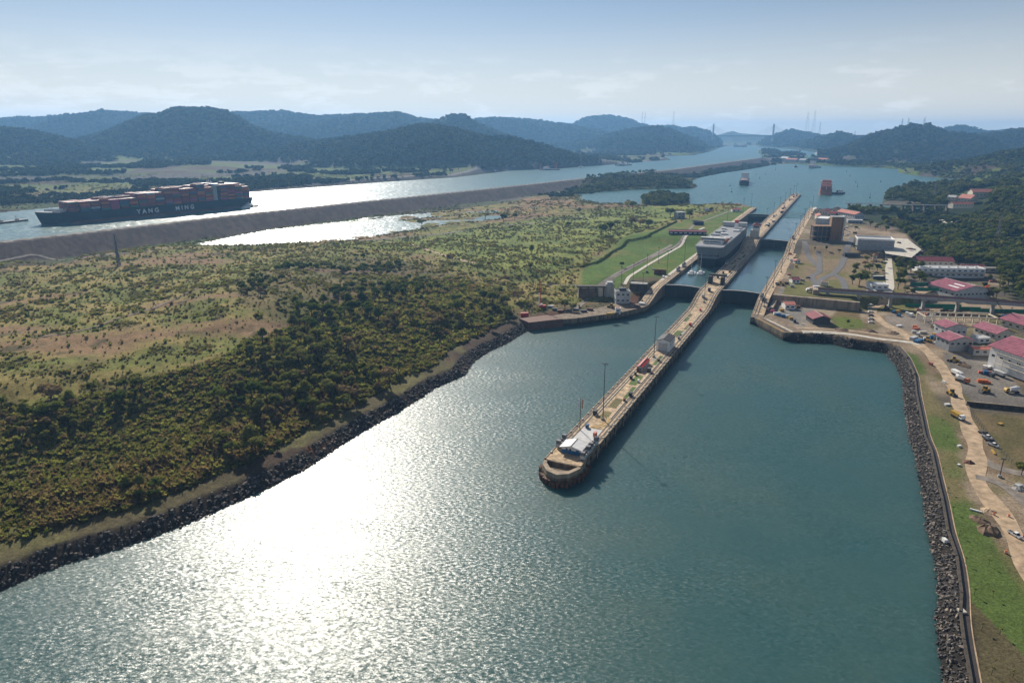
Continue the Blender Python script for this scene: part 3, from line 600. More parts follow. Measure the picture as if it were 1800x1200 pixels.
o = deck_strip(center, 'deck_slab', -9.0, 9.0, -367, 1003, M['deck'], .005, .02)
for t0, t1 in ((-7.9, -7.0), (7.0, 7.9), (-5.7, -5.2), (5.2, 5.7)): deck_strip(center, 'rail', t0, t1, -352, 1000, M['rail'], .03, .12)
for t0 in (-4.4, 4.05): deck_strip(center, 'kerb', t0, t0+.4, -310, -70, M['palecon'], .03, .35); deck_strip(center, 'kerb', t0, t0+.4, 20, 225, M['palecon'], .03, .3)
for t0 in (-9.1, 8.6): deck_strip(center, 'coping', t0, t0+.5, -367, 1002, M['concrete'], .03, .25)
random.seed(3)
s = -312
while s < 220:
    l = random.uniform(7, 22)
    if not (-80 < s < 25) and not (-192 < s+l < -155) and not (-192 < s < -155):
        side_ = random.choice((-1, 1, 0)); a, c = ((-3.9, -1.2), (-2.2, 2.4), (1.4, 3.9))[side_+1]
        deck_strip(center, 'grass_strip', a, c, s, s+l, M['lawn2'] if random.random() < .5 else M['lawn'], .03, .06)
    s += l+random.uniform(2, 7)
# worn deck patches (real slabs of other concrete)
pad = MB(); lprism(pad, [(-5, -9), (5, -9), (5.4, 9), (-4.6, 9)], 6.03, 6.12, -335); pad.build('turning_pad', M['lgrey'], center)
cur = MB()
for k, rr0 in enumerate((9.5, 11.2)):
    for i in range(12):
        a0, a1 = -1.0+i*.14, -1.0+(i+1)*.14
        P = [(-7+rr0*math.cos(a0), -316+rr0*math.sin(a0)), (-7+rr0*math.cos(a1), -316+rr0*math.sin(a1)), (-7+(rr0+.7)*math.cos(a1), -316+(rr0+.7)*math.sin(a1)), (-7+(rr0+.7)*math.cos(a0), -316+(rr0+.7)*math.sin(a0))]
        lprism(cur, P, 6.03, 6.14)
cur.build('curved_track', M['yellow'], center)
q = MB(); s = -360
while s < 1000:
    for t_e in (-8.6, 8.4): q.box(lk(s, t_e, deckf(s)+.35), (.7, 1.3, .6), -AZ)
    s += 8.5
q.build('mooring_bollard', M['palecon'], center, 'stuff')
random.seed(41)
for k in range(26):
    s = random.uniform(-300, 990); t = random.uniform(-3, 1.5); z_ = deckf(s)
    if -192 < s < -150 or -62 < s < 0 or 222 < s < 310: continue
    l = random.uniform(5, 14); deck_strip(center, 'deck_patch', t, t+random.uniform(1.5, 3), s, s+l, M[random.choice(('greyconc', 'dirt2', 'palecon', 'gravel'))], .025, .045)
# side walls
ew = [(-62, 42.7)]+[(s, 42.7) for s in S_LIST if s > -60]+[(720, 42.7)]
rail_e = []
b = wall_solid(ew, decks([p[0] for p in ew]), 9.5, outer=[(p[0], p[1]+9.5) for p in ew]); b.build('wall_body', M['lockwall'], east)
fl = MB(); P = [lk(-53, 42.7), lk(-62, 45.5), lk(-99, 71), lk(-92, 82), lk(-80, 78), lk(-52, 56)]; fl.prism([(p.x, p.y) for p in P], -7, 6.02); fl.build('flared_wall', M['lockwall'], east)
for d0, m_, h_ in ((1.2, 'yellow', .25), (2.6, 'rail', .15), (4.2, 'rail', .15), (6.5, 'palecon', .12)):
    q = MB(); a, c = lk(-64, 47.5+d0*1.2), lk(-96.5+d0*.4, 69.5+d0*1.2); d_ = (c-a); q.box(((a+c)/2)[:2]+(6.02+h_/2,) if False else (((a+c)/2).x, ((a+c)/2).y, 6.03+h_/2), (d_.length, .8 if m_ != 'palecon' else 1.8, h_), math.atan2(d_.y, d_.x)); q.build('edge_strip', M[m_], east)
sr = [s for s in S_LIST if -60 < s < 500]
for t0 in (44.6, 47.0): deck_strip(east, 'rail', t0, t0+.7, -58, 715, M['rail'], .03, .12)
deck_strip(east, 'coping', 42.7, 43.3, -58, 716, M['concrete'], .03, .25); deck_strip(east, 'deck_slab', 43.3, 52.1, -60, 716, M['deck'], .005, .02)
wp = [(-60, -42.7)]+[(s, -42.7) for s in S_LIST if s > -60 and s < 660]+[(672, -42.7)]
b = wall_solid(wp, decks([p[0] for p in wp]), -9.5, outer=[(p[0], p[1]-9.5) for p in wp]); b.build('wall_body', M['lockwall'], west)
fl = MB(); P = [lk(-59, -42.7), lk(-68, -44.5), lk(-92, -56), lk(-128, -84), lk(-146, -104), lk(-138, -112), lk(-100, -84), lk(-56, -66)]; fl.prism([(p.x, p.y) for p in P], -7, 6.02); fl.build('flared_wall', M['lockwall'], west)
fl = MB(); P = [lk(-136, -92), lk(-158, -112), lk(-150, -124), lk(-130, -108)]; fl.prism([(p.x, p.y) for p in P], -5, 6.6); fl.build('sheet_pile_block', M['rust'], west)
for t0 in (-47.6, -45.3): deck_strip(west, 'rail', t0, t0+.7, -58, 670, M['rail'], .03, .12)
deck_strip(west, 'coping', -43.3, -42.7, -58, 671, M['concrete'], .03, .25); deck_strip(west, 'deck_slab', -52.1, -43.3, -58, 671, M['deck'], .005, .02)
for th_, tt, s0, s1, lbl in ((center, 9.35, -366, 20, 1), (center, -9.35, -366, 20, -1)):
    q = MB()
    s = s0+4
    while s < s1:
        q.box(lk(s, tt, deckf(s)-1.6), (.35, 1.1, 1.6), -AZ); s += 7.2
    q.build('rubber_fender', M['black'], th_, 'stuff')
    q = MB(); s = s0+7
    while s < s1+260:
        q.box(lk(s, tt-.1*(1 if tt > 0 else -1), deckf(s)/2-.5), (.25, .55, deckf(s)), -AZ); s += 14
    q.build('wall_buttress', M['concrete'], th_, 'stuff')
q = MB()
for i in range(11):
    a = lk(-92, -56.2); c = lk(-128, -84.2); p = a.lerp(c, (i+.5)/11); q.box((p.x+.1, p.y-.15, 3.6), (.6, .4, 3.2), -AZ+.9)
q.build('rubber_fender', M['black'], west, 'stuff')
# chamber water
def wrect(name, s0, s1, t0, t1, z, m):
    P = [lk(s0, t0, z), lk(s1, t0, z), lk(s1, t1, z), lk(s0, t1, z)]; q = MB(); q.add(P, [(0, 1, 2, 3)]); q.build(name, m, kind='structure')
wrect('chamber_water', 2, 566, -43.5, -8.5, 9.8, M['chamber']); wrect('chamber_water', 2, 284, 8.5, 43.5, 9.8, M['chamber']); wrect('chamber_water', 284, 560, 8.5, 43.5, 18, M['chamber'])
wrect('lake_inlet_water', 566, 735, -43.5, -8.5, 17.94, M['lakewater']); wrect('lake_inlet_water', 560, 735, 8.5, 43.5, 17.94, M['lakewater'])
# sill floors so the chambers are closed below
for s0, s1, t0, t1, z in ((3, 566, -43, -9, 3), (3, 284, 9, 43, 3)):
    pass
def gate(s0, side_, z, zb, label, opened=False, lean=4.2):
    """a pair of mitred leaves closing against each other, pointing upstream"""
    g = thing('lock_gate', label, 'lock gate', lk(s0, side_*26, 0), -AZ, 'mitred steel lock gates')
    for k in (-1, 1):
        lf = MB(); n = 8
        x0, x1 = k*16.7, k*.05
        for i in range(n):
            f0, f1 = i/n, (i+1)/n; xa, xb = x0+(x1-x0)*f0, x0+(x1-x0)*f1; ya, yb = lean*math.sin(f0*1.57)**.9, lean*math.sin(f1*1.57)**.9
            lf.prism([(xa, ya-1), (xb, yb-1), (xb, yb+1.1), (xa, ya+1.1)], zb, z-.6)
        l_ = lf.build('gate_leaf', M['gate'], g)
        wk = MB()
        for i in range(n):
            f0, f1 = i/n, (i+1)/n; xa, xb = x0+(x1-x0)*f0, x0+(x1-x0)*f1; ya, yb = lean*math.sin(f0*1.57)**.9, lean*math.sin(f1*1.57)**.9
            wk.prism([(xa, ya-1.3), (xb, yb-1.3), (xb, yb+1.3), (xa, ya+1.3)], z-.6, z-.35)
        wk.build('walkway', M['greyconc'], l_)
        rl = MB()
        for i in range(n+1):
            f0 = i/n; xa = x0+(x1-x0)*f0; ya = lean*math.sin(f0*1.57)**.9
            rl.tube((xa, ya-1.2, z-.4), (xa, ya-1.2, z+.7), .06, n=4)
            if i < n:
                f1 = (i+1)/n; xb = x0+(x1-x0)*f1; yb = lean*math.sin(f1*1.57)**.9; rl.tube((xa, ya-1.2, z+.7), (xb, yb-1.2, z+.7), .06, n=4)
        rl.build('handrail', M['steel'], l_)
        rb = MB()
        for i in range(1, n): 
            f0 = i/n; xa = x0+(x1-x0)*f0; ya = lean*math.sin(f0*1.57)**.9; rb.box((xa, ya-1.15, (z+zb)/2-.4), (.35, .4, z-zb-1))
        rb.build('rib', M['gate'], l_, 'stuff')
    return g
gate(0, -1, 13, -6, 'dark lower gate closing the west lane, behind it the two moored yachts')
gate(0, 1, 13, -6, 'dark lower gate closing the east lane beside the square wall corner')
gate(280, 1, 21, 5, 'middle gate of the east lane below the red roofed control tower')
gate(566, -1, 21, 5, 'upper gate closing the west lane near the lake')
def footbridge(s0, label, span):
    g = thing('catwalk', label, 'catwalk', lk(s0, 26, 0), -AZ); q = MB(); q.box((-8.5*1, 0, 20.4), (17, 1.6, .5)); q.build('walkway', M['greyconc'], g)
    q = MB(); q.box((8.5+span, 6, 20.4), (15, 1.6, .5)); q.build('walkway', M['greyconc'], g); q = MB()
    for x in range(-16, 1, 4): q.tube((x, -.7, 20.6), (x, -.7, 21.7), .08, n=4)
    q.tube((-16, -.7, 21.7), (0, -.7, 21.7), .08, n=4); q.build('handrail', M['steel'], g)
    for xx, yy in ((-16, 0), (15+span, 6)): q = MB(); q.box((xx, yy, 18), (1.5, 2, 4)); q.build('support', M['greyconc'], g)
footbridge(600, 'thin open catwalk reaching out over the east lane at the lake end', 0)
# ------------------------------------------------------------------ plants
def crown_mesh(name, seed, lobes=9, leaves=620, size=.20, spread=.62, flat=.8, core=.78, droop=.0):
    """crown of unit radius: leaf-sized faces spread over and inside several lobes, over a ragged dark core"""
    r = np.random.default_rng(seed); V = []; F = []
    cs = []
    for i in range(lobes):
        a = r.uniform(0, 6.283); d = spread*math.sqrt(r.uniform(0, 1)); h = r.uniform(-.25, .55)*(1-.4*d); cs.append((d*math.cos(a), d*math.sin(a), h*flat, r.uniform(.28, .5)))
    def quad(c, n, s_):
        n = Vector(n).normalized(); u = n.orthogonal().normalized(); w_ = n.cross(u); an = r.uniform(0, 6.28); u, w_ = u*math.cos(an)+w_*math.sin(an), w_*math.cos(an)-u*math.sin(an)
        k = len(V); c = Vector(c); V.extend([tuple(c-u*s_-w_*s_*.6), tuple(c+u*s_-w_*s_*.5), tuple(c+u*s_*.7+w_*s_*.8), tuple(c-u*s_*.8+w_*s_*.6)]); F.append((k, k+1, k+2, k+3))
    for i in range(leaves):
        x, y, z, rr = cs[r.integers(len(cs))]; d = r.normal(size=3); d /= np.linalg.norm(d); d[2] = abs(d[2])*.9-.25 if r.random() < .75 else d[2]
        q = rr*r.uniform(.75, 1.08); c = (x+d[0]*q, y+d[1]*q, z+d[2]*q*flat-droop*(x*x+y*y)); n = d+r.normal(size=3)*.55; quad(c, n, size*r.uniform(.35, .8)*.5)
    for x, y, z, rr in cs:
        k = len(V); m = 6; rr *= core
        for j, zz in enumerate((-.8, 0, .75)):
            for i in range(m): a = i*6.283/m+j; q = rr*math.sqrt(max(.05, 1-zz*zz))*r.uniform(.8, 1.1); V.append((x+q*math.cos(a), y+q*math.sin(a), z+zz*rr*flat))
        for j in range(2):
            for i in range(m): F.append((k+j*m+i, k+j*m+(i+1) % m, k+(j+1)*m+(i+1) % m, k+(j+1)*m+i))
        F.append(tuple(k+2*m+i for i in range(m)))
    me = bpy.data.meshes.new(name); me.from_pydata(V, [], F); me.update(); return me
def tuft_mesh(name, seed, n=26, h=1.0, lean=.5, wd=.12):
    r = np.random.default_rng(seed); V = []; F = []
    for i in range(n):
        a = r.uniform(0, 6.28); d = r.uniform(0, .45); x, y = d*math.cos(a), d*math.sin(a); b = r.uniform(0, 6.28); l = r.uniform(.1, lean); hh = h*r.uniform(.5, 1); k = len(V)
        px, py = -math.sin(b)*wd, math.cos(b)*wd; tx, ty = x+l*math.cos(b), y+l*math.sin(b)
        V += [(x-px, y-py, -.1), (x+px, y+py, -.1), (tx+px*1.5, ty+py*1.5, hh*.75), (tx+math.cos(b)*.12-px, ty+math.sin(b)*.12-py, hh)]; F.append((k, k+1, k+2, k+3))
    me = bpy.data.meshes.new(name); me.from_pydata(V, [], F); me.update(); return me
def rock_mesh(name, seed):
    r = np.random.default_rng(seed); bm = bmesh.new()
    for i in range(13):
        d = r.normal(size=3); d /= np.linalg.norm(d); d *= np.array([1, r.uniform(.7, 1), r.uniform(.6, .85)])*r.uniform(.8, 1); bm.verts.new(tuple(d*.5))
    bmesh.ops.convex_hull(bm, input=bm.verts); loose = [v for v in bm.verts if not v.link_faces]; bmesh.ops.delete(bm, geom=loose, context='VERTS')
    me = bpy.data.meshes.new(name); bm.to_mesh(me); bm.free(); return me
def proto_set(name, meshes, mats_):
    col = bpy.data.collections.new(name)
    for i, me in enumerate(meshes):
        me.materials.clear(); me.materials.append(mats_[i % len(mats_)]); o = bpy.data.objects.new('%s_source' % name, me); col.objects.link(o)
    return col
def scatter(name, X, Y, Z, S, col, nvar, label=None, sq=None, seed=1, mat_=None):
    r = np.random.default_rng(seed); n = len(X); me = bpy.data.meshes.new(name); me.vertices.add(n); me.vertices.foreach_set('co', np.stack([X, Y, Z], 1).astype(np.float32).ravel())
    for nm_, ty, arr in (('size', 'FLOAT', S), ('tall', 'FLOAT', S*(sq if sq is not None else r.uniform(.8, 1.2, n))), ('turn', 'FLOAT', r.uniform(0, 6.28, n)), ('pick', 'INT', r.integers(0, nvar, n))):
        a = me.attributes.new(nm_, ty, 'POINT'); a.data.foreach_set('value', np.asarray(arr, np.float32 if ty == 'FLOAT' else np.int32))
    o = bpy.data.objects.new(name, me); C.objects.link(o); o['kind'] = 'stuff'
    if label: o['label'] = label
    ng = bpy.data.node_groups.new(name, 'GeometryNodeTree'); ng.interface.new_socket('Geometry', in_out='INPUT', socket_type='NodeSocketGeometry'); ng.interface.new_socket('Geometry', in_out='OUTPUT', socket_type='NodeSocketGeometry')
    gi = ng.nodes.new('NodeGroupInput'); go = ng.nodes.new('NodeGroupOutput'); ip = ng.nodes.new('GeometryNodeInstanceOnPoints'); ci = ng.nodes.new('GeometryNodeCollectionInfo')
    ci.inputs['Collection'].default_value = col; ci.inputs['Separate Children'].default_value = True; ci.inputs['Reset Children'].default_value = True; ip.inputs['Pick Instance'].default_value = True
    def at(nm_, ty): a = ng.nodes.new('GeometryNodeInputNamedAttribute'); a.data_type = ty; a.inputs['Name'].default_value = nm_; return a.outputs[0]
    L = ng.links.new; cx = ng.nodes.new('ShaderNodeCombineXYZ'); cr = ng.nodes.new('ShaderNodeCombineXYZ'); sz = at('size', 'FLOAT')
    L(sz, cx.inputs[0]); L(sz, cx.inputs[1]); L(at('tall', 'FLOAT'), cx.inputs[2]); L(at('turn', 'FLOAT'), cr.inputs[2])
    L(gi.outputs[0], ip.inputs['Points']); L(ci.outputs[0], ip.inputs['Instance']); L(at('pick', 'INT'), ip.inputs['Instance Index']); L(cr.outputs[0], ip.inputs['Rotation']); L(cx.outputs[0], ip.inputs['Scale']); L(ip.outputs[0], go.inputs[0])
    md = o.modifiers.new(name, 'NODES'); md.node_group = ng
    return o
def sample(n, r0, r1, a0=-44, a1=44, power=0.0, seed=1):
    """random places, thinning out with distance"""
    r = np.random.default_rng(seed); a = np.radians(r.uniform(a0, a1, n)); u = r.random(n)
    rr = np.exp(math.log(r0)+u*(math.log(r1)-math.log(r0))) if power == 0 else (r0**power+u*(r1**power-r0**power))**(1/power)
    return rr*np.sin(a), rr*np.cos(a)
cm = [crown_mesh('tree_crown', 100+i, lobes=8+i % 4, leaves=900, flat=(.75, .9, .7, 1.0, .6, .8)[i], spread=(.62, .5, .72, .45, .75, .6)[i]) for i in range(6)]
sm = [crown_mesh('shrub_crown', 200+i, lobes=5, leaves=150, size=.36, flat=.8) for i in range(4)]
fm = [crown_mesh('forest_crown', 300+i, lobes=4, leaves=46, size=.55, flat=.85, spread=.5, core=.92) for i in range(5)]
tm = [tuft_mesh('grass_tuft', 400+i) for i in range(4)]
P_forest = proto_set('forest_crown', fm, [M['leaf5']])
P_tree2 = proto_set('woodland_crown', [crown_mesh('woodland_crown', 320+i, lobes=7, leaves=240, size=.30, flat=.85, spread=.55, core=.85) for i in range(5)], [M['leaf1'], M['leaf1'], M['leaf2'], M['leaf1'], M['leaf2']])
P_shrub = proto_set('scrub_bush', sm+[m.copy() for m in sm], [M['leaf6'], M['leaf3'], M['leaf6'], M['leaf4'], M['leaf2'], M['leaf6'], M['leaf3'], M['leaf6']])
P_tuft = proto_set('reed_tuft', tm+[m.copy() for m in tm], [M['leaf6'], M['leaf4'], M['leaf3'], M['leaf6'], M['leaf2'], M['leaf6'], M['leaf4'], M['leaf6']])
def pix(x, y, z):
    d = EYE_Z-z; dz = y*_c+d*_s; return 900+1200*x/dz, 600+1200*(d*_c-y*_s)/dz
# far forested ridges
X, Y = sample(200000, 1350, 7200, -46, 46, 0, 11)
z, wss, dd_, s__, t__, ld, hl = terrain(X, Y, True)
far_bank = (wss[2] > 40) & (Y > 1300)
dens = np.clip(sst(2, 22, hl-ld+(fbm(X, Y, 90, 4, 5.0)-.5)*30)+.9*(fbm(X, Y, 110, 4, 18.) > .535)*(np.hypot(X, Y) > 1500)*(fbm(X*.2+Y*.1, Y-X*.55, 120, 3, 4.) < .6), 0, 1)
keep = (rng.random(len(X)) < dens) & (np.min([w_ for w_ in wss], 0) > 22) & (dd_ > 55) & ((s__ > 1100) | (t__ < -120) | (t__ > 250))
X, Y, z = X[keep], Y[keep], z[keep]; S = np.clip(np.hypot(X, Y)*.0036, 6, 21)*rng.uniform(.5, 1.4, len(X))
scatter('forest_canopy', X, Y, z+S*.35, S, P_forest, 5, 'dense forest covering the distant ridges', seed=3)
# woodland on the east side and the wooded points of the lake
X, Y = sample(42000, 520, 3300, -5, 46, 0, 12)
inF = ((sdf(Z_forestE, X, Y) < 0) | (sdf(Z_forestN, X, Y) < 0)) & ~((Y < spot(1640, 392, 6).y) & (Y > spot(1640, 410, 6).y) & (X < spot(1690, 400, 6).x))
east2 = inF & (fbm(X, Y, 60, 3, 44.) > .28)
isl = (sdf(Z_isle, X, Y) < -4) & (rng.random(len(X)) < 1.0); ilt = sdf(Z_islet, X, Y) < -2
villa_zone = (sdf(pl(32, (1664, 342), (1690, 336), (1738, 338), (1738, 356), (1700, 368), (1664, 362)), X, Y) < 0); z, wss, *_ = terrain(X, Y, True); keep = ~villa_zone & (east2 | isl | ilt) & (np.min(wss, 0) > 3)
X, Y, z = X[keep], Y[keep], z[keep]; rad = np.hypot(X, Y)
# thin to a real spacing
order = np.argsort(rad); X, Y, z = X[order], Y[order], z[order]
cell = {}; kk = []
for i in range(len(X)):
    g_ = (int(X[i]/6.5), int(Y[i]/6.5))
    if g_ not in cell: cell[g_] = 1; kk.append(i)
X, Y, z = X[kk], Y[kk], z[kk]
S = rng.uniform(4.5, 8.5, len(X)); inis = (sdf(Z_isle, X, Y) < 0); S = np.where(inis, S*.8, S)
# the nearest of these are trees of their own
order = np.argsort(np.hypot(X, Y)); nearE = [i for i in order if not inis[i] and pix(X[i], Y[i], z[i])[0] < 1825][:110]; restE = np.setdiff1d(np.arange(len(X)), nearE)
scatter('woodland', X[restE], Y[restE], z[restE]+S[restE]*.75, S[restE], P_tree2, 5, 'woodland of broad crowned trees east of the locks and on the lake points', seed=5)
tree_protos = {}
def tree(kind, x, y, h, label, group, var, rz, name=None, cat='tree', zz=None, r=None):
    """one tree: tapered trunk with limbs, and a crown"""
    name = dict(dense='dense_tree', olive='bushy_tree', bright='leafy_tree', bare='bare_tree')[kind]
    mt = dict(dense='leaf1', olive='leaf2', bright='leaf3', bare='leaf4')[kind]
    key = (kind, var)
    if key not in tree_protos:
        t = MB(); t.tube((0, 0, -.5), (.03, .02, 5.2), .32, .2, 7)
        for k in range(4):
            a = k*1.6+var; t.tube((.02, .02, 2.6+k*.6), (math.cos(a)*2.3, math.sin(a)*2.3, 6.2+k*.3), .16, .06, 5)
        me = cm[var % 6].copy(); me.materials.clear(); me.materials.append(M[mt]); tm_ = t.mesh('trunk'); tm_.materials.append(M['bark']); tree_protos[key] = (me, tm_)
    me, tm_ = tree_protos[key]; zz = gz(x, y) if zz is None else zz
    root = thing(name, label, cat, (x, y, zz-.1), rz, group); root.scale = (h/10, h/10, h/10)
    a = mesh_obj('trunk', tm_, None, root); b = mesh_obj('crown', me, None, root); k = r or 4.2
    b.location = (0, 0, 6.3); b.scale = (k, k, k*.95); return root
def pix(x, y, z):
    d = EYE_Z-z; dz = y*_c+d*_s; return 900+1200*x/dz, 600+1200*(d*_c-y*_s)/dz
def where(x, y, z, marks):
    px, py = pix(x, y, z); return min(marks, key=lambda m: math.hypot((px-m[0]), (py-m[1])*1.8))[2]
EM = [(1600, 428, 'left of the small road bridge'), (1640, 415, 'beside the small road bridge'), (1700, 405, 'beyond the small road bridge'), (1780, 415, 'near the pale low shed at the right edge'), (1620, 450, 'beside the car park'), (1680, 450, 'behind the maroon roofed hall'), (1740, 450, 'right of the maroon roofed hall'), (1795, 450, 'at the right edge above the viaduct'),
      (1755, 490, 'beside the arched magenta hall'), (1795, 500, 'just above the viaduct at the right edge'), (1775, 470, 'on the slope right of the arched hall'), (1798, 470, 'at the right edge of the woodland'), (1720, 430, 'in the middle of the east woodland'), (1570, 350, 'on the wooded point by the spillway'), (1700, 345, 'around the villas on the hill')]
WM = [(60, 740, 'at the meadow edge far left'), (60, 820, 'low on the slope far left'), (60, 890, 'down by the shore track far left'), (170, 700, 'on the brow above the far left slope'), (170, 780, 'in the middle of the left slope'), (170, 860, 'above the bright shore bush'), (290, 680, 'where the meadow meets the dark slope'), (290, 760, 'in the dark hollow left of the brown reeds'), (290, 820, 'right of the bright shore bush'),
      (400, 640, 'below the pale diagonal track'), (400, 720, 'behind the brown reed fringe'), (440, 770, 'in the brown reed fringe above the shore grass'), (500, 580, 'left of the brown clearing'), (500, 650, 'halfway down from the brown clearing'), (540, 720, 'above the grassy shore strip'), (470, 520, 'round the brown knoll'), (560, 480, 'on the back of the knoll'), (620, 540, 'in the heart of the thicket'), (620, 620, 'in the lighter middle of the thicket'), (620, 690, 'along the shaded shore edge'),
      (700, 480, 'towards the pale dirt track'), (700, 560, 'by the reddish clearing'), (720, 620, 'among the yellow green trees near the water'), (760, 650, 'at the small grassy bank'), (780, 500, 'right of the reddish clearing'), (800, 570, 'in the dark stand near the basin'), (860, 520, 'towards the red crane'), (870, 570, 'at the water end of the thicket')]
for n_, i in enumerate(nearE):
    kd = ('dense', 'dense', 'olive')[n_ % 3]
    pl_ = where(X[i], Y[i], z[i], EM); tree(kd, X[i], Y[i], S[i]*1.75, dict(dense='dark green', olive='olive green')[kd]+' broad tree '+pl_, dict(dense='dark', olive='olive')[kd]+' trees '+pl_, n_ % 6, n_*2.4, zz=z[i], r=4.6)
# west bank thicket: trees of their own, nearest and largest first
X, Y = sample(6000, 190, 800, -44, 12, 1.2, 21)
sd_ = sdf(Z_thick, X, Y); sdd = sdf(Z_dark, X, Y); z, wss, *_ = terrain(X, Y, True)
keep = ((sd_ < -3) | ((sdd < -2) & (fbm(X, Y, 30, 3, 62.) > .5))) & (wss[0] > 19)
X, Y, z, sd_ = X[keep], Y[keep], z[keep], sd_[keep]; cell = set(); kk = []
for i in range(len(X)):
    g_ = (int(X[i]/6.8), int(Y[i]/6.8)); 
    if g_ in cell: continue
    cell.add(g_); kk.append(i)
X, Y, z = X[kk], Y[kk], z[kk]; dense_ = fbm(X, Y, 45, 3, 61.)
order = np.argsort(np.hypot(X, Y)); order = [i for i in order if dense_[i] > .50-.25*(X[i] > 30)-.12*(np.hypot(X[i], Y[i]) < 300)]
lab = dict(dense=('dark green dense tree in the thicket on the west bank', 'dark dense trees of the west bank thicket'), olive=('olive green bushy tree in the thicket on the west bank', 'olive bushy trees of the west bank thicket'), bright=('bright yellow green tree in the thicket on the west bank', 'yellow green trees of the west bank thicket'), bare=('bare twiggy brown tree in the thicket on the west bank', 'bare brown trees of the west bank thicket'))
ne = 0; indiv = []; rest = []
for i in order:
    if ne < 290: indiv.append(i); ne += 1
    else: rest.append(i)
for n_, i in enumerate(indiv):
    q = fbm(np.array([X[i]]), np.array([Y[i]]), 40, 3, 81.)[0]+random.uniform(-.07, .07)
    kd = 'dense' if q > .52 else 'olive' if q > .42 else 'bright' if q > .34 else 'bare'
    if random.random() < .12: kd = random.choice(('bare', 'bright', 'olive'))
    h_ = 5.5+9.5*random.random()**1.6; pl_ = where(X[i], Y[i], z[i], WM); sz_ = 'tall' if h_ > 9 else 'low' if h_ < 6.5 else 'medium'
    tree(kd, X[i], Y[i], h_, sz_+' '+lab[kd][0].replace(' in the thicket on the west bank', '')+' '+pl_, sz_+' '+kd+' trees '+pl_, n_ % 6, n_*1.7, zz=z[i], r=random.uniform(3.6, 4.9))
rest = np.array(rest, int)
if len(rest): scatter('thicket', X[rest], Y[rest], z[rest]+3.2, rng.uniform(3, 5, len(rest)), P_tree2, 5, 'rest of the thicket on the west bank', seed=8)
# undergrowth and reeds
X, Y = sample(190000, 170, 950, -46, 14, .7, 22)
z, wss, dd_, s__, t__, *_ = terrain(X, Y, True); nb_ = fbm(X, Y, 22, 4, 9.); nk = fbm(X, Y, 12, 3, 33.); th_ = sdf(Z_thick, X, Y); td_ = sdf(Z_dark, X, Y); track = fbm(X*.35+Y*.25, Y*1.4-X*.5, 60, 4, 1.0)*.6+fbm(X, Y, 90, 4, 5.0)*.4
okk = (wss[0] > 19) & (wss[3] > 3) & (dd_ > 62) & (sdf(Z_lawnW, X, Y) > 3) & (t__ < -60)
p_ = np.where(th_ < 0, .62, np.where(track > .55, .05, .10+3.2*np.clip(nk-.5, 0, .25)))
keep = okk & (rng.random(len(X)) < p_); near_ = keep
X, Y, z, th_ = X[near_], Y[near_], z[near_], th_[near_]; rad = np.hypot(X, Y)
isb = rng.random(len(X)) < np.where(th_ < 0, .5, .45)
S = np.where(th_ < 0, rng.uniform(1.2, 2.8, len(X)), rng.uniform(.4, 1.0, len(X))+1.1*rng.random(len(X))**6)*np.clip(rad/480, .7, 1.35)
intk = th_ < 2
fr2 = sdf(pl(6, (40, 880), (330, 805), (450, 745), (560, 690), (600, 712), (470, 790), (250, 880), (60, 930)), X, Y) < 0
P_under = proto_set('undergrowth', [m.copy() for m in sm]+[m.copy() for m in sm[:3]], [M['leaf1'], M['leaf2'], M['leaf6'], M['leaf2'], M['leaf2'], M['leaf1'], M['leaf2']])
P_reed = proto_set('brown_reed', [m.copy() for m in tm]+[m.copy() for m in tm[:2]], [M['leaf4'], M['leaf6'], M['leaf4'], M['leaf2'], M['leaf4'], M['leaf4']])
u_ = isb & intk & ~fr2; scatter('undergrowth', X[u_], Y[u_], z[u_]+S[u_]*.3, S[u_], P_under, 7, 'undergrowth between the trees of the thicket', seed=19)
u_ = fr2; scatter('brown_reeds', X[u_], Y[u_], z[u_], S[u_]*1.9, P_reed, 6, 'fringe of brown and olive reeds above the shore grass', seed=20)
isb &= ~intk & ~fr2
tf = ~isb & ~fr2 & ~(intk & (np.arange(len(X)) % 2 == 0)) & ~(u_); tf &= ~(intk & (np.arange(len(X)) % 3 == 0)); scatter('tall_grass', X[tf], Y[tf], z[tf], S[tf]*1.3, P_tuft, 8, 'tall grass and reeds over the west bank', seed=10)
scatter('scrub', X[isb], Y[isb], z[isb]+S[isb]*.25, S[isb], P_shrub, 8, 'low green and brown scrub over the west bank', sq=np.random.default_rng(4).uniform(.45, .8, int(isb.sum())), seed=9)
# scrub belt farther north, bushes round the marsh, brush on the far low ground
X, Y = sample(100000, 600, 2100, -42, 24, 0, 23)
z, wss, dd_, s__, t__, ld, hl = terrain(X, Y, True); nn = fbm(X, Y, 70, 4, 71.); ns = fbm(X, Y, 22, 3, 72.)
okk = (np.min(wss, 0) > 3) & (dd_ > 60) & (sdf(Z_lawnW, X, Y) > 2) & (t__ < -75)
inN = (sdf(Z_scrubN, X, Y) < 0); edge = (wss[3] < 16) | (wss[1] < 30)
p_ = np.where(inN, np.clip((ns-.53)*6, .02, .8), .05)+edge*.5+((wss[2] > 60) & (wss[2] < 900) & (Y > 800))*.35*(nn > .5)
keep = okk & (rng.random(len(X)) < p_); X, Y, z = X[keep], Y[keep], z[keep]; rad = np.hypot(X, Y)
S = rng.uniform(1.0, 2.8, len(X))*np.clip(rad/1000, .75, 1.4)
scatter('scrub', X, Y, z+S*.3, S, P_shrub, 8, 'bushes and scrub on the flats towards the marsh and the channel', sq=np.random.default_rng(5).uniform(.45, .85, len(X)), seed=13)
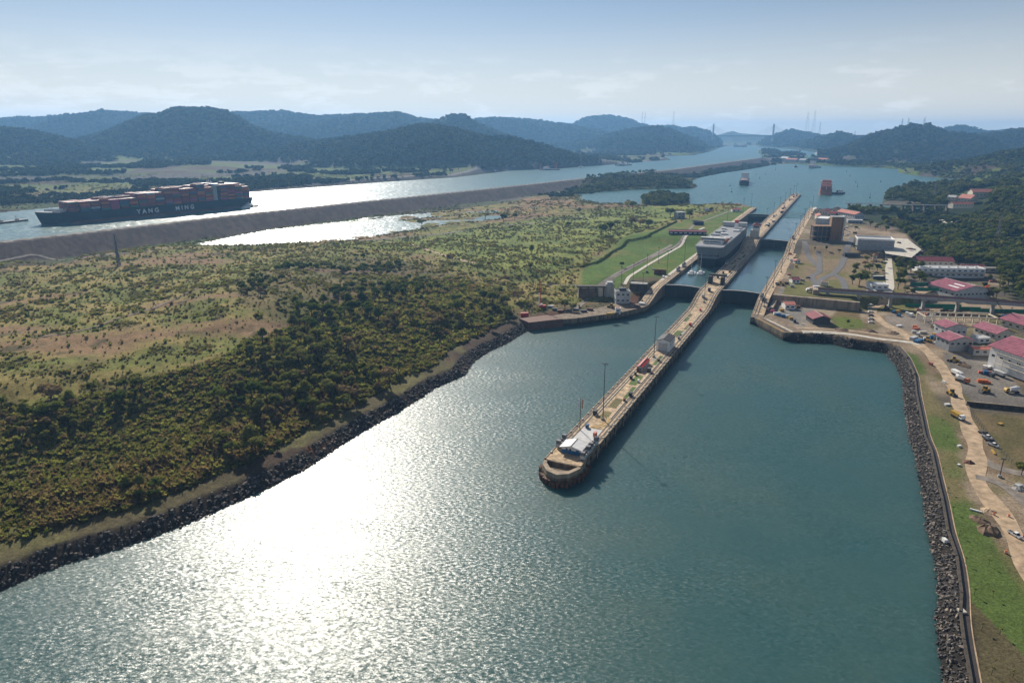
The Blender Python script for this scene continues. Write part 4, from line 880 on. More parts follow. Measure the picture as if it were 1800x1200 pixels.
# trees that stand out on the flats, each where the photograph has it
def ptree(px, py, h, kind, label, var=0, r=None, name='broadleaf_tree', z0=12, group=None):
    g_ = ground(px, py, z0); return tree(kind, g_.x, g_.y, h, label, group, var, px*.37, None, 'tree', g_.z, r)
for a in [(932, 478, 11, 'dense', 'lone dark conical tree beyond the thicket, left of the red crane', 3, 3.2), (935, 450, 15, 'dense', 'dark pointed tree alone on the yellow green flats', 3, 3.3), (1057, 415, 17, 'dense', 'large dark round tree on the flats left of the lawn', 0, 6.5),
          (1073, 408, 15, 'dense', 'dark round tree just right of the large dark one on the flats', 1, 5), (1000, 400, 10, 'dense', 'wide dark low tree left of the large dark round tree', 2, 5.5), (1085, 400, 13, 'olive', 'olive tree in the clump below the lake bay', 4, 5), (1110, 398, 15, 'bare', 'grey brown bare tree in the clump below the lake bay', 5, 6),
          (1125, 400, 14, 'bare', 'second grey brown bare tree in the clump, nearer the house', 2, 6), (1140, 402, 14, 'olive', 'olive tree at the right of the clump beside the pale house', 1, 5.5), (1178, 384, 17, 'dense', 'dense dark tree left of the pale grey house', 0, 6), (1212, 386, 16, 'dense', 'dense dark tree right of the pale grey house', 1, 5.5),
          (1112, 368, 16, 'dense', 'dark rounded tree at the edge of the lake bay', 2, 5.5), (1018, 376, 11, 'olive', 'small olive tree on the far side of the flats', 3, 5), (1010, 342, 10, 'dense', 'dark tree at the red cut bank of the lake point', 2, 5), (885, 392, 15, 'dense', 'dark tree beside the marsh pools', 1, 5), (742, 400, 14, 'olive', 'flat topped tree standing at the marsh', 4, 5.5), (853, 386, 14, 'olive', 'thin flat topped tree right of the marsh', 4, 5), (905, 388, 13, 'dense', 'dark bushy tree on the far edge of the marsh', 0, 5),
          (1092, 470, 7, 'dense', 'dark bush tree at the lawn edge above the stone abutment', 5, 5), (995, 466, 9, 'olive', 'bushy tree above the old concrete abutment', 2, 6), (1250, 374, 10, 'dense', 'dark tree by the lake shore at the lawn end', 1, 4.5), (993, 545, 10, 'olive', 'rounded olive tree beside the red crane', 1, 5), (1005, 548, 9, 'olive', 'olive tree right of the rounded one beside the crane', 2, 5),
          (912, 530, 11, 'bare', 'flat crowned bare tree at the end of the thicket', 4, 6), (872, 520, 10, 'olive', 'wide olive tree at the end of the thicket', 4, 6), (840, 478, 11, 'olive', 'flat topped tree by the pale dirt track', 4, 6), (795, 462, 12, 'bare', 'thin tree near the pale dirt track', 4, 5),
          (1510, 502, 13, 'dense', 'large dark green tree beside the service road behind the viaduct', 0, 6.2), (1498, 500, 10, 'dense', 'dark tree at the left of the large one by the service road', 1, 5), (1522, 492, 11, 'olive', 'olive tree behind the large dark one by the service road', 2, 5),
          (1578, 508, 12, 'dense', 'first tree of the green row beside the pale lane', 0, 4.6), (1580, 498, 12, 'dense', 'second tree of the green row beside the pale lane', 1, 4.6), (1582, 488, 12, 'olive', 'third tree of the green row beside the pale lane', 2, 4.8), (1579, 478, 12, 'dense', 'fourth tree of the green row beside the pale lane', 3, 4.8), (1581, 468, 12, 'olive', 'farthest tree of the green row beside the pale lane', 5, 5),
          (1503, 440, 7, 'dense', 'small round dark tree before the blank grey warehouse', 0, 5), (1615, 472, 8, 'olive', 'olive tree between the tree row and the maroon roofed hall', 2, 5), (1545, 452, 7, 'bare', 'bare tree by the warehouse yard', 4, 5), (1520, 470, 8, 'bare', 'brown thin tree near the service road bend', 4, 5), (1660, 520, 5, 'bare', 'small purplish bush tree before the arched magenta hall', 5, 6),
          (1795, 835, 7, 'bright', 'bright green bush tree at the right edge by the dark fence', 0, 5.5), (222, 862, 6.5, 'bright', 'bright rounded bush at the foot of the thicket by the shore track', 3, 5.4), (72, 740, 9, 'dense', 'spreading dark tree standing above the meadow edge', 4, 6.2),
          (1528, 476, 8, 'olive', 'olive tree at the top of the tree group by the carport', 1, 5), (1534, 468, 8, 'bare', 'thin bare tree near the little pointed tower', 4, 5), (1556, 470, 7, 'dense', 'small dark tree by the lane behind the carport', 0, 4.5), (1590, 505, 9, 'olive', 'olive tree right of the green row beside the netting', 2, 5), (1588, 492, 10, 'dense', 'dark tree tucked against the green row', 3, 5), (1588, 478, 10, 'olive', 'olive tree behind the green row', 1, 5),
          (1600, 478, 8, 'bright', 'bright tree beside the white workshop end', 5, 5), (1640, 500, 6, 'dense', 'dark tree in front of the white workshop', 0, 4.5), (1728, 520, 7, 'dense', 'dark tree between the arched hall and the viaduct', 1, 5), (1765, 515, 8, 'olive', 'olive tree above the viaduct right of the arched hall', 2, 5.5), (1785, 520, 9, 'dense', 'dark tree at the right edge above the viaduct', 0, 5.5), (1475, 445, 6, 'dense', 'dark shrub tree under the brown tower', 2, 4.5), (1452, 440, 6, 'dense', 'dark shrub tree left under the brown tower', 3, 4.5), (1432, 440, 5, 'olive', 'olive shrub on the slope below the scaffold frame', 1, 4.5),
          (1548, 400, 8, 'dense', 'dark tree on the grass bank by the pump house', 0, 5), (1530, 398, 9, 'dense', 'dark tree below the spillway left', 1, 5), (1560, 395, 9, 'dense', 'dark tree below the spillway right', 2, 5), (1640, 582, 5, 'bare', 'bare shrub before the unfinished frame', 4, 4.5), (1490, 570, 4, 'dense', 'dark shrub on the garden lawn edge', 3, 5)]:
    ptree(a[0], a[1], a[2], a[3], a[4], a[5], a[6])
EX = [((1590, 470), (1625, 500), 9, 'in the clump between the tree row and the workshop'), ((1500, 455), (1545, 485), 8, 'in the loose grove below the blank warehouse'), ((1728, 488), (1798, 528), 14, 'between the arched magenta hall and the right edge'), ((1620, 455), (1740, 465), 10, 'in the fringe behind the maroon hall'), ((1500, 395), (1600, 408), 9, 'on the bank below the spillway'), ((1560, 522), (1640, 536), 5, 'in the shade under the viaduct')]
random.seed(77)
for (xa_, ya_), (xb_, yb_), n_, wh_ in EX:
    for k in range(n_): kd = random.choice(('dense', 'dense', 'olive')); px, py = random.uniform(xa_, xb_), random.uniform(ya_, yb_); g_ = ground(px, py, 10); tree(kd, g_.x, g_.y, random.uniform(6.5, 11), dict(dense='dark green', olive='olive green')[kd]+' tree '+wh_, dict(dense='dark', olive='olive')[kd]+' trees '+wh_, k % 6, k*1.9, zz=g_.z, r=random.uniform(4.2, 5.4))
# hedge along the lawn
hd = MB(); hedge_pts = [(1020, 470), (1052, 462), (1080, 442), (1097, 432), (1102, 424), (1140, 416), (1165, 402), (1190, 390)]
hp = [ground(a, b, 14) for a, b in hedge_pts]; HX, HY = [], []
for i in range(len(hp)-1):
    n_ = int((hp[i+1]-hp[i]).length/1.6)
    for k in range(n_): p = hp[i].lerp(hp[i+1], k/n_); HX.append(p.x+random.uniform(-1, 1)); HY.append(p.y+random.uniform(-1, 1))
HZ = terrain(np.array(HX), np.array(HY)); hV, hF = [], []
for i in range(len(HX)):
    me = sm[i % 3]; k0 = len(hV); an = i*1.3; ca, sa = math.cos(an)*2.1, math.sin(an)*2.1
    for v in me.vertices: hV.append((HX[i]+v.co.x*ca-v.co.y*sa, HY[i]+v.co.x*sa+v.co.y*ca, HZ[i]+1.0+v.co.z*2.1))
    for f in me.polygons: hF.append(tuple(k0+j for j in f.vertices))
me = bpy.data.meshes.new('hedge'); me.from_pydata(hV, [], hF); tag(mesh_obj('hedge', me, M['leaf1']), 'long dark hedge bounding the left edge of the green lawn', 'hedge')
# rocks on both shores
rk = [rock_mesh('rock', 500+i) for i in range(7)]
for i, m_ in enumerate(rk): m_.materials.append(M['rock2'] if i in (2, 5) else M['rock'])
P_rock = proto_set('rock', [m.copy() for m in rk], [M['rock'], M['rock'], M['rock2'], M['rock'], M['rock'], M['rock2'], M['rock']])
def rocks(bank, line, d0, d1, n_ind, zbase, slope, seed, x_at, smin, smax, dens=1.0, label=''):
    r = np.random.default_rng(seed); pts_ = []
    for i in range(len(line)-1):
        a, b = line[i], line[i+1]; d_ = b-a; l = d_.length; nx, ny = -d_.y/l, d_.x/l
        n_ = int(l*(d1-d0)*.55*dens/((smin+smax)/2)**2)
        for k in range(n_):
            f_ = r.random(); q = r.uniform(d0, d1); p = (a.x+d_.x*f_+nx*q*x_at, a.y+d_.y*f_+ny*q*x_at); s_ = r.uniform(smin, smax)*(1+.5*(r.random() < .08))
            pts_.append((math.hypot(*p), p[0], p[1], s_))
    pts_ = [p for p in pts_ if abs(math.atan2(p[1], p[2])) < R(46)]; pts_.sort(); A_ = np.array(pts_); Z_ = terrain(A_[:, 1], A_[:, 2])+.12
    vis = [i for i in range(len(A_)) if True]
    proj = []
    for i in range(len(A_)):
        d = EYE_Z-Z_[i]; dz = A_[i, 2]*_c+d*_s; py = 600+1200*(d*_c-A_[i, 2]*_s)/dz; px = 900+1200*A_[i, 1]/dz; proj.append(-20 < px < 1820 and py < 1215)
    vis = [i for i in range(len(A_)) if proj[i]]; ind = vis[:n_ind]; oth = np.array(vis[n_ind:], int)
    for i in ind:
        o = bpy.data.objects.new('rock', rk[int(r.integers(7))]); C.objects.link(o); o.parent = bank; o.location = (A_[i, 1], A_[i, 2], Z_[i]); o.scale = (A_[i, 3],)*3; o.rotation_euler = (r.uniform(0, 3), r.uniform(0, 3), r.uniform(0, 6))
    o = scatter('loose_rock', A_[oth, 1], A_[oth, 2], Z_[oth], A_[oth, 3], P_rock, 7, None, seed=seed+1); o.parent = bank
bE = thing('rock_revetment', 'rough strip of dark boulders along the east shore of the basin', 'rock bank'); rocks(bE, sea_east[4:], -.7, 5.4, 290, 0, .6, 31, 1, .8, 1.9, 3.6)
bS = thing('rock_revetment', 'pile of dark boulders along the short shore beside the square wall corner', 'rock bank'); rocks(bS, sea_east[:5], -.6, 7.0, 60, 0, .6, 35, 1, 1.0, 2.0)
bW = thing('rock_revetment', 'long band of dark boulders along the west shore of the basin', 'rock bank'); rocks(bW, sea_west[2:-1], -.8, 8.2, 290, 0, .4, 33, 1, .8, 2.0, 1.9)
# ------------------------------------------------------------------ buildings, bridges, retaining walls
def part(mb, name, m, parent): return mb.build(name, M[m] if isinstance(m, str) else m, parent)
def gable(name, label, px, py, W, Ln, h, rise, rz, wall, roof, z=None, cat='building', nwin=0, over=.6, door=None, winh=1.3, z0=6, split=0, group=None, ridge=True, winz=.55, ends=True):
    """gabled building: W across, Ln along the ridge (local y)"""
    if z is None: p = ground(px, py, z0); z = p.z
    p = spot(px, py, z); g = thing(name, label, cat, (p.x, p.y, z-.05), rz, group)
    w2, l2 = W/2, Ln/2; mb = MB(); mb.front([(-w2, -1.6), (w2, -1.6), (w2, h), (0, h+rise-.15), (-w2, h)], -l2, l2); part(mb, 'wall', wall, g)
    n = math.hypot(w2+over, rise); sl = rise/w2
    for k in (-1, 1):
        mb = MB(); a = (0, h+rise); b_ = (k*(w2+over), h+rise-sl*(w2+over)); mb.front([a, b_, (b_[0], b_[1]+.28), (0, a[1]+.28)] if k > 0 else [(0, a[1]+.28), (b_[0], b_[1]+.28), b_, a], -l2-over, l2+over); r_ = part(mb, 'roof', roof, g)
        mb = MB(); ns = max(3, int(Ln/2.2))
        for i in range(ns+1):
            y = -l2-over+.15+(Ln+2*over-.3)*i/ns; mb.tube((0, y, a[1]+.3), (b_[0], y, b_[1]+.3), .06, n=3)
        s_ = mb.build('roof_seam', M[roof], r_, 'stuff')
    if ridge: mb = MB(); mb.tube((0, -l2-over, h+rise+.32), (0, l2+over, h+rise+.32), .22, n=5); part(mb, 'ridge_cap', 'palecon', g)
    if nwin:
        for k in (-1, 1):
            for i in range(nwin):
                y = -l2+Ln*(i+.5)/nwin; mb = MB(); mb.box((k*(w2+.03), y, h*winz), (.1, min(2.2, Ln/nwin*.55), winh)); part(mb, 'window', 'glass', g)
        if ends:
            m_ = max(2, int(W/4))
            for i in range(m_): x = -w2+W*(i+.5)/m_; mb = MB(); mb.box((x, -l2-.03, h*winz), (min(1.8, W/m_*.5), .1, winh)); part(mb, 'window', 'glass', g)
    if door: mb = MB(); mb.box((door[0], -l2-.06, door[2]/2), (door[1], .16, door[2])); part(mb, 'door', door[3], g)
    return g
def flat(name, label, px, py, W, Ln, h, rz, wall, roof, z=None, cat='building', nx=0, ny=0, rows=1, z0=6, par=.6, winh=1.2, group=None):
    if z is None: p = ground(px, py, z0); z = p.z
    p = spot(px, py, z); g = thing(name, label, cat, (p.x, p.y, z-.05), rz, group); mb = MB(); mb.box((0, 0, h/2-.8), (W, Ln, h+1.6)); part(mb, 'wall', wall, g)
    mb = MB(); mb.box((0, 0, h+.05), (W-.5, Ln-.5, .2)); part(mb, 'roof', roof, g)
    for c_, d_ in (((0, -Ln/2, h+par/2), (W+.1, .35, par)), ((0, Ln/2, h+par/2), (W+.1, .35, par)), ((-W/2, 0, h+par/2), (.35, Ln-.4, par)), ((W/2, 0, h+par/2), (.35, Ln-.4, par))):
        mb = MB(); mb.box(c_, d_); part(mb, 'parapet', 'white' if wall in ('white', 'grey') else wall, g)
    for r_ in range(rows):
        zz = h*(r_+.55)/rows
        for i in range(nx): mb = MB(); mb.box((-W/2+W*(i+.5)/nx, -Ln/2-.03, zz), (W/nx*.5, .1, winh)); part(mb, 'window', 'glass', g)
        for i in range(ny):
            for k in (-1, 1): mb = MB(); mb.box((k*(W/2+.03), -Ln/2+Ln*(i+.5)/ny, zz), (.1, Ln/ny*.5, winh)); part(mb, 'window', 'glass', g)
    return g
def ribbon(name, pts_, wid, m, z=None, dz=.12, z0=8, th=.1):
    """a road or path sheet lying on the ground"""
    P = [ground(a, b, z0) if z is None else spot(a, b, z) for a, b in pts_]; Q = []
    for i in range(len(P)-1):
        n = max(1, int((P[i+1]-P[i]).length/4)); Q += [P[i].lerp(P[i+1], k/n) for k in range(n)]
    Q.append(P[-1])
    for _ in range(3): Q = [Q[0]]+[(Q[i-1]+Q[i]*2+Q[i+1])/4 for i in range(1, len(Q)-1)]+[Q[-1]]
    V = []; F = []
    for i, p in enumerate(Q):
        t = (Q[min(i+1, len(Q)-1)]-Q[max(i-1, 0)]); t.z = 0; t.normalize(); n_ = Vector((-t.y, t.x, 0)); ww = wid*(1+.16*math.sin(i*.7)*(m in ('dirt', 'dirt2')))
        for k in (-.5, -.17, .17, .5):
            q = p+n_*ww*k; q.z = (gz(q.x, q.y) if z is None else z)+dz; V.append(tuple(q))
    for i in range(len(Q)-1):
        for k in range(3): F.append((4*i+k, 4*i+k+1, 4*i+5+k, 4*i+4+k))
    me = bpy.data.meshes.new(name); me.from_pydata(V, [], F); me.update(); o = mesh_obj(name, me, M[m] if isinstance(m, str) else m, kind='structure'); return o
def patch(name, pts_, m, z=None, dz=.08, z0=6):
    P = [ground(a, b, z0) if z is None else spot(a, b, z) for a, b in pts_]; zz = max(p.z for p in P)+dz if z is None else z+dz
    mb = MB(); mb.add([(p.x, p.y, zz) for p in P], [tuple(range(len(P)))]); o = mb.build(name, M[m], kind='structure'); return o
LZ = -AZ
_spot0 = spot
def spot(px, py, z=0.0):
    """on the near east bank the ground falls from 6 m to about 4 m"""
    if 5.9 <= z <= 6.3 and px > 1480 and py > 590:
        d = z-6.0; zz = z
        for _ in range(4): y_ = _spot0(px, py, zz).y; t_ = min(1, max(0, (y_-395)/55)); zz = 3.6+2.4*t_*t_*(3-2*t_)+d
        return _spot0(px, py, zz)
    return _spot0(px, py, z)
# roads
ribbon('dirt_road', [(1533, 552), (1552, 568), (1582, 583), (1612, 604), (1637, 624), (1660, 652), (1677, 677), (1683, 700), (1695, 731), (1710, 766), (1718, 800), (1714, 827), (1716, 845), (1733, 870), (1753, 893), (1777, 927), (1797, 975), (1840, 1060), (1900, 1180), (1990, 1340)], 7.5, 'dirt', None, .14, 5)
ribbon('dirt_road', [(1715, 838), (1740, 836), (1765, 850), (1790, 872), (1850, 930), (1960, 1030)], 5, 'gravel', None, .18, 5)
ribbon('dirt_track', [(1718, 800), (1745, 822), (1790, 832), (1850, 840)], 6, 'gravel', None, .10, 5)
ribbon('dirt_road', [(1410, 583), (1450, 584), (1500, 588), (1550, 597), (1590, 600), (1620, 606)], 5.0, 'palecon', None, .22, 6)
ribbon('dirt_road', [(1400, 577), (1450, 577), (1520, 584), (1580, 594), (1605, 598)], 3.5, 'dirt', None, .18, 6)
ribbon('dirt_road', [(1533, 552), (1535, 540), (1550, 530), (1556, 520)], 6, 'dirt', None, .2, 6)
ribbon('curving_path', [(1413, 424), (1418, 438), (1424, 455), (1440, 470), (1441, 478), (1425, 486), (1436, 500), (1428, 508)], 6, 'asphalt', None, .16, 13)
ribbon('service_road', [(1498, 418), (1488, 440), (1478, 468), (1465, 482), (1450, 487), (1436, 500)], 6.5, 'asphalt', None, .22, 13)
ribbon('service_road', [(1465, 482), (1480, 490), (1486, 506), (1484, 512)], 6, 'asphalt', None, .19, 13)
ribbon('service_road', [(1441, 478), (1441, 455), (1438, 440)], 5, 'asphalt', None, .26, 13)
ribbon('path', [(1397, 446), (1385, 464), (1372, 492)], 3.2, 'dirt', None, .16, 13)
ribbon('crest_path', [(1340, 355), (1220, 395), (1200, 420), (1130, 460), (1085, 484), (1060, 505)], 4, 'gravel', None, .25, 13)
ribbon('lawn_path', [(1238, 400), (1206, 415), (1200, 428), (1180, 442), (1140, 465), (1105, 487), (1098, 500)], 3.4, 'palecon', None, .3, 13)
ribbon('lawn_path', [(1245, 428), (1220, 450), (1180, 480), (1160, 496)], 3, 'palecon', None, .3, 13)
ribbon('gravel_track', [(1180, 430), (1130, 458), (1090, 478), (1068, 492), (1040, 520), (1010, 545)], 4.5, 'gravel', None, .25, 13)
ribbon('embankment_road', [(620, 424), (760, 413), (850, 401), (930, 394), (990, 384), (1060, 377)], 5, 'gravel', None, .3, 13)
ribbon('dirt_track', [(720, 430), (745, 437), (775, 447), (800, 455), (835, 463)], 6, 'dirt', None, .35, 13)
ribbon('dirt_track', [(664, 425), (690, 426), (720, 430)], 4, 'dirt', None, .35, 13)
ribbon('dirt_track', [(-40, 448), (60, 446), (180, 449), (250, 443), (300, 435)], 4, 'gravel', None, .3, 18)
ribbon('faint_track', [(75, 592), (130, 583), (200, 562), (270, 542), (320, 520), (352, 506)], 4, 'dirt2', None, .3, 22)
def offline(line, d):
    out = []
    for i, p in enumerate(line):
        a = line[max(0, i-1)]; b = line[min(len(line)-1, i+1)]; t = Vector((b.x-a.x, b.y-a.y, 0)).normalized(); out.append(Vector((p.x-t.y*d, p.y+t.x*d, 6.0)))
    return out
_sp = spot
for d_, w_, m_ in ((7.2, 2.0, 'rail'), (8.5, .4, 'dirt')):
    L_ = offline(sea_east[4:-1], d_); spot = lambda a, b, z=0, L_=L_: L_[a].copy(); ribbon('shore_path', [(i, 0) for i in range(len(L_))], w_, m_, None, .10, 5)
spot = _sp
patch('paved_yard', [(1558, 418), (1595, 420), (1618, 448), (1600, 466), (1555, 458), (1548, 430)], 'palecon', None, .25, 13)
ribbon('pale_lane', [(1560, 418), (1562, 450), (1563, 478), (1565, 505), (1558, 518)], 7, 'palecon', None, .3, 13)
ribbon('dirt_lane', [(1640, 505), (1625, 512), (1600, 520)], 8, 'dirt', None, .3, 10)
_sp0 = spot
# retaining wall across the level step
rw = thing('retaining_wall', 'ribbed grey concrete retaining wall behind the salmon roofed hut at the square corner', 'retaining wall'); mb = MB(); P = [lk(-2.2, 53), lk(-2.2, 122), lk(1.8, 122), lk(1.8, 53)]; mb.prism([(p.x, p.y) for p in P], 0, 13.2); part(mb, 'wall', 'concrete', rw)
mb = MB(); P = [lk(-34, 54), lk(-34, 57), lk(-2.3, 57), lk(-2.3, 54)]; mb.prism([(p.x, p.y) for p in P], 0, 9.2); part(mb, 'wing_wall', 'concrete', rw)
for k in range(16): mb = MB(); p = lk(-2.5, 58+k*4, 6.3+3.2); mb.box((p.x, p.y, 9.6), (.5, .5, 7), LZ); part(mb, 'rib', 'concrete', rw)
# railway viaduct over the service yards
va, vb = spot(1438, 506, 18.2), spot(2060, 549, 18.2); vd = (vb-va); vlen = vd.length; va_ang = math.atan2(vd.y, vd.x)
br = thing('railway_viaduct', 'long grey and maroon railway viaduct crossing the yards on concrete piers', 'bridge', (va.x, va.y, 0), va_ang)
mb = MB(); mb.box((vlen/2, 0, 17.4), (vlen, 7, .7)); part(mb, 'deck_slab', 'greyconc', br)
for y in (-3.7, 3.7): mb = MB(); mb.box((vlen/2, y, 16.5), (vlen, .5, 2.6)); part(mb, 'girder', 'grey', br)
for y in (-3.98, 3.98): mb = MB(); mb.box((vlen/2, y, 18.0), (vlen, .1, .35)); part(mb, 'maroon_band', 'maroon', br)
for y in (-1.6, -.4, .9, 2.1): mb = MB(); mb.box((vlen/2, y, 17.85), (vlen, .18, .2)); part(mb, 'rail', 'rail', br)
for i, x in enumerate(np.arange(8, vlen-4, 25)):
    mb = MB(); mb.box((x, 0, 9.3), (2.4, 5.2, 10.4), 0, .75); mb.box((x, 0, 5), (3.6, 7, 4)); mb.box((x, 0, 14.8), (2.8, 7.6, 1.2)); part(mb, 'pier', 'greyconc', br)
mb = MB(); mb.box((-1.5, 0, 11), (5, 9, 12.4)); part(mb, 'abutment', 'concrete', br)
# spillway dam
da, db = spot(1487, 367, 18), spot(1668, 371, 18); dv = db-da; dl = dv.length
dm = thing('spillway_dam', 'concrete spillway dam with a row of gate piers under a long walkway', 'dam', (da.x, da.y, 0), math.atan2(dv.y, dv.x))
mb = MB(); mb.side([(-12, 0), (4, 0), (4, 16.4), (-1, 16.4), (-5, 10)], 0, dl); part(mb, 'weir', 'darkconc', dm)
npier = 10
for i in range(npier): x = 4+(dl-8)*i/(npier-1); mb = MB(); mb.box((x, 0, 14), (2.6, 9, 26)); part(mb, 'pier', 'darkconc', dm)
mb = MB(); mb.box((dl/2, 0, 27.4), (dl+6, 5, .9)); part(mb, 'walkway', 'grey', dm)
for i in range(npier-1): x = 4+(dl-8)*(i+.5)/(npier-1); mb = MB(); mb.box((x, 1, 14.2), ((dl-8)/(npier-1)-2.8, .6, 7.5)); part(mb, 'spillway_gate', 'gate', dm)
mb = MB(); mb.tube((0, -2.4, 28.9), (dl, -2.4, 28.9), .1, n=4); mb.tube((0, 2.4, 28.9), (dl, 2.4, 28.9), .1, n=4)
for i in range(int(dl/6)): mb.tube((i*6, -2.4, 27.8), (i*6, -2.4, 28.9), .1, n=4)
part(mb, 'handrail', 'steel', dm)
ribbon('spillway_road', [(1645, 372), (1650, 385), (1665, 392), (1685, 390)], 5, 'palecon', None, .5, 14)
# small road bridge beyond the car park
ra, rb_ = spot(1637, 404, 14), spot(1700, 406, 14); rv = rb_-ra; b2 = thing('road_bridge', 'small flat road bridge over the dry stream bed left of the woodland', 'bridge', (ra.x, ra.y, 0), math.atan2(rv.y, rv.x))
mb = MB(); mb.box((rv.length/2, 0, 14), (rv.length, 8, 1.4)); part(mb, 'deck_slab', 'palecon', b2); mb = MB(); mb.box((rv.length*.55, 0, 6.5), (2.2, 6, 14)); part(mb, 'pier', 'rust', b2)
for y in (-4, 4): mb = MB(); mb.box((rv.length/2, y, 15), (rv.length, .3, .8)); part(mb, 'parapet', 'palecon', b2)
# centennial style cable bridge far up the channel
ta, tb = spot(1253, 254, 27), spot(1355, 254, 27); Yb = 6050.0
def farpt(px, Y): F = 1200*_c-(240-600)*_s; return (px-900)/F*Y
xa, xb = farpt(1253, Yb), farpt(1355.5, Yb+40); cb = thing('cable_bridge', 'hazy cable stayed road bridge with two tall towers far up the channel', 'bridge', (xa, Yb, 0)); span = xb-xa
mb = MB(); mb.box((span/2, 0, 116), (span+300, 34, 8)); part(mb, 'deck', 'dgrey', cb)
for x in (0, span):
    mb = MB()
    for y in (-9, 9): mb.box((x, y, 100), (11, 7, 230), 0, .6)
    for z_ in (110, 150, 195): mb.box((x, 0, z_), (5, 20, 5))
    part(mb, 'tower', 'greyconc', cb)
    mb = MB()
    for k in range(1, 9):
        for sg in (-1, 1): mb.tube((x, 0, 212-k*5), (x+sg*(200-k*20), 0, 118), .55, n=3)
    mb.build('stay_cable', M['lgrey'], cb, 'stuff')
# visitor centre tower and its frame
p = spot(1466, 434, 13); vt = thing('visitor_tower', 'tall brown clad tower block under construction beside the upper lock wall', 'tower building', (p.x, p.y, 13), LZ+.30)
mb = MB(); mb.box((-1, 0, 20.5), (14, 9, 33)); part(mb, 'cladding', 'brown', vt)
for k in range(8): mb = MB(); mb.box((-7+k*1.75+.4, -4.56, 20.5), (.14, .12, 33)); part(mb, 'cladding_joint', 'rust', vt)
mb = MB(); mb.box((6.8, 0, 21), (1.6, 9.6, 35)); part(mb, 'pale_edge', 'lgrey', vt)
mb = MB(); mb.box((-1, -1, 2.2), (3, 3, 4.6)); part(mb, 'base', 'greyconc', vt)
mb = MB(); mb.box((-1, 0, 37.5), (14.4, 9.4, .6)); part(mb, 'roof', 'lgrey', vt)
fr_ = thing('scaffold_frame', 'brown open steel frame floors left of the tall clad tower', 'scaffold', (p.x-18*math.cos(.15), p.y+3, 13), LZ+.30)
for k, z_ in enumerate((.4, 6.5, 13, 19.5, 26)): mb = MB(); mb.box((0, 0, z_), (21, 15, .5)); part(mb, 'floor_slab', 'rust' if k % 2 else 'brown', fr_)
for x in (-10, -5, 0, 5, 10):
    for y in (-7, 7): mb = MB(); mb.box((x, y, 13), (.6, .6, 26)); part(mb, 'column', 'brown', fr_)
for k in range(6):
    for y in (-7.2,): mb = MB(); mb.tube((-10+k*4, y, .5+(k % 2)*6), (-6+k*4, y, 6.5+(k % 2)*6.5), .18, n=4); part(mb, 'brace', 'brown', fr_)
mb = MB(); mb.box((0, 3, 17), (19, 8, 17)); part(mb, 'dark_interior', 'dgrey', fr_)
flat('canopy_hall', 'pale blue flat roof behind the brown tower beside the upper lane', 1447, 392, 34, 16, 8, LZ+1.45, 'lgrey', 'white', 21, nx=6)
for i, (px, py, w_, l_, rf, lb) in enumerate([(1450, 375, 12, 34, 'maroon', 'long maroon roofed shed among the crowded roofs at the lake end'), (1440, 384, 10, 22, 'salmon', 'salmon roofed shed among the crowded roofs at the lake end'), (1462, 380, 10, 26, 'red', 'red roofed shed among the crowded roofs at the lake end'), (1434, 373, 9, 16, 'lgrey', 'small grey roofed shed nearest the upper lane at the lake end'), (1470, 372, 10, 20, 'rust', 'rusty roofed shed farthest right of the crowded roofs')]):
    gable('shed', lb, px, py, w_, l_, 5, 2.2, LZ+(.2 if i % 2 else -.1), 'cream', rf, 21, nwin=3)
gable('red_roof_hall', 'long hall with a salmon red roof beside the spillway', 1494, 382, 17, 46, 7, 3.5, LZ+.62, 'lgrey', 'salmon', 21, nwin=8)
flat('pump_house', 'small grey blue box building in front of the salmon red roofed hall', 1501, 396, 20, 12, 8, LZ+.2, 'grey', 'lgrey', 17, nx=4)
wh = flat('warehouse', 'large blank grey warehouse with a white parapet beside the paved yard', 1533, 448, 38, 26, 19, -.33, 'grey', 'lgrey', 12, par=1.6)
p = spot(1537, 458, 13); tw = thing('guard_tower', 'little square tower with a pointed roof at the foot of the blank warehouse', 'tower', (p.x, p.y, 13), LZ); mb = MB(); mb.box((0, 0, 3), (4.5, 4.5, 6)); part(mb, 'wall', 'cream', tw); mb = MB(); mb.box((0, 0, 7.2), (5.4, 5.4, 2.4), 0, .05); part(mb, 'roof', 'salmon', tw); mb = MB(); mb.box((0, -2.28, 4), (1.2, .1, 1.4)); part(mb, 'window', 'glass', tw)
# red roofed complexes
gable('hall', 'dark maroon roofed hall at the edge of the woodland beside the car park', 1637, 466, 16, 38, 6, 3.4, math.pi/2-.12, 'cream', 'maroon', None, nwin=7, z0=12)
g = flat('workshop', 'long white flat roofed workshop with cream canopies before the maroon hall', 1663, 484, 66, 16, 8.5, -.10, 'white', 'lgrey', None, nx=12, rows=2, z0=11)
mb = MB(); mb.box((0, -9.5, 5.2), (62, 3, .4)); part(mb, 'canopy', 'cream', g)
for i in range(7): mb = MB(); mb.box((-27+i*9, -1, 9.3), (2.2, 1.6, 1.2)); part(mb, 'roof_vent', 'white', g)
gable('outbuilding', 'low maroon roofed outbuilding right of the maroon hall', 1707, 474, 9, 22, 4, 1.8, math.pi/2-.15, 'cream', 'maroon', None, nwin=4, z0=12)
flat('canopy', 'narrow white canopy right of the long white workshop', 1742, 478, 22, 5, 4.5, -.08, 'cream', 'white', None, nx=3, z0=11)
ah = gable('arched_hall', 'wide magenta roofed hall with an arched pale gable and skylight strips', 1683, 518, 36, 33, 8, 4.0, LZ+.62, 'lgrey', 'magenta', None, nwin=5, z0=10, over=1.2)
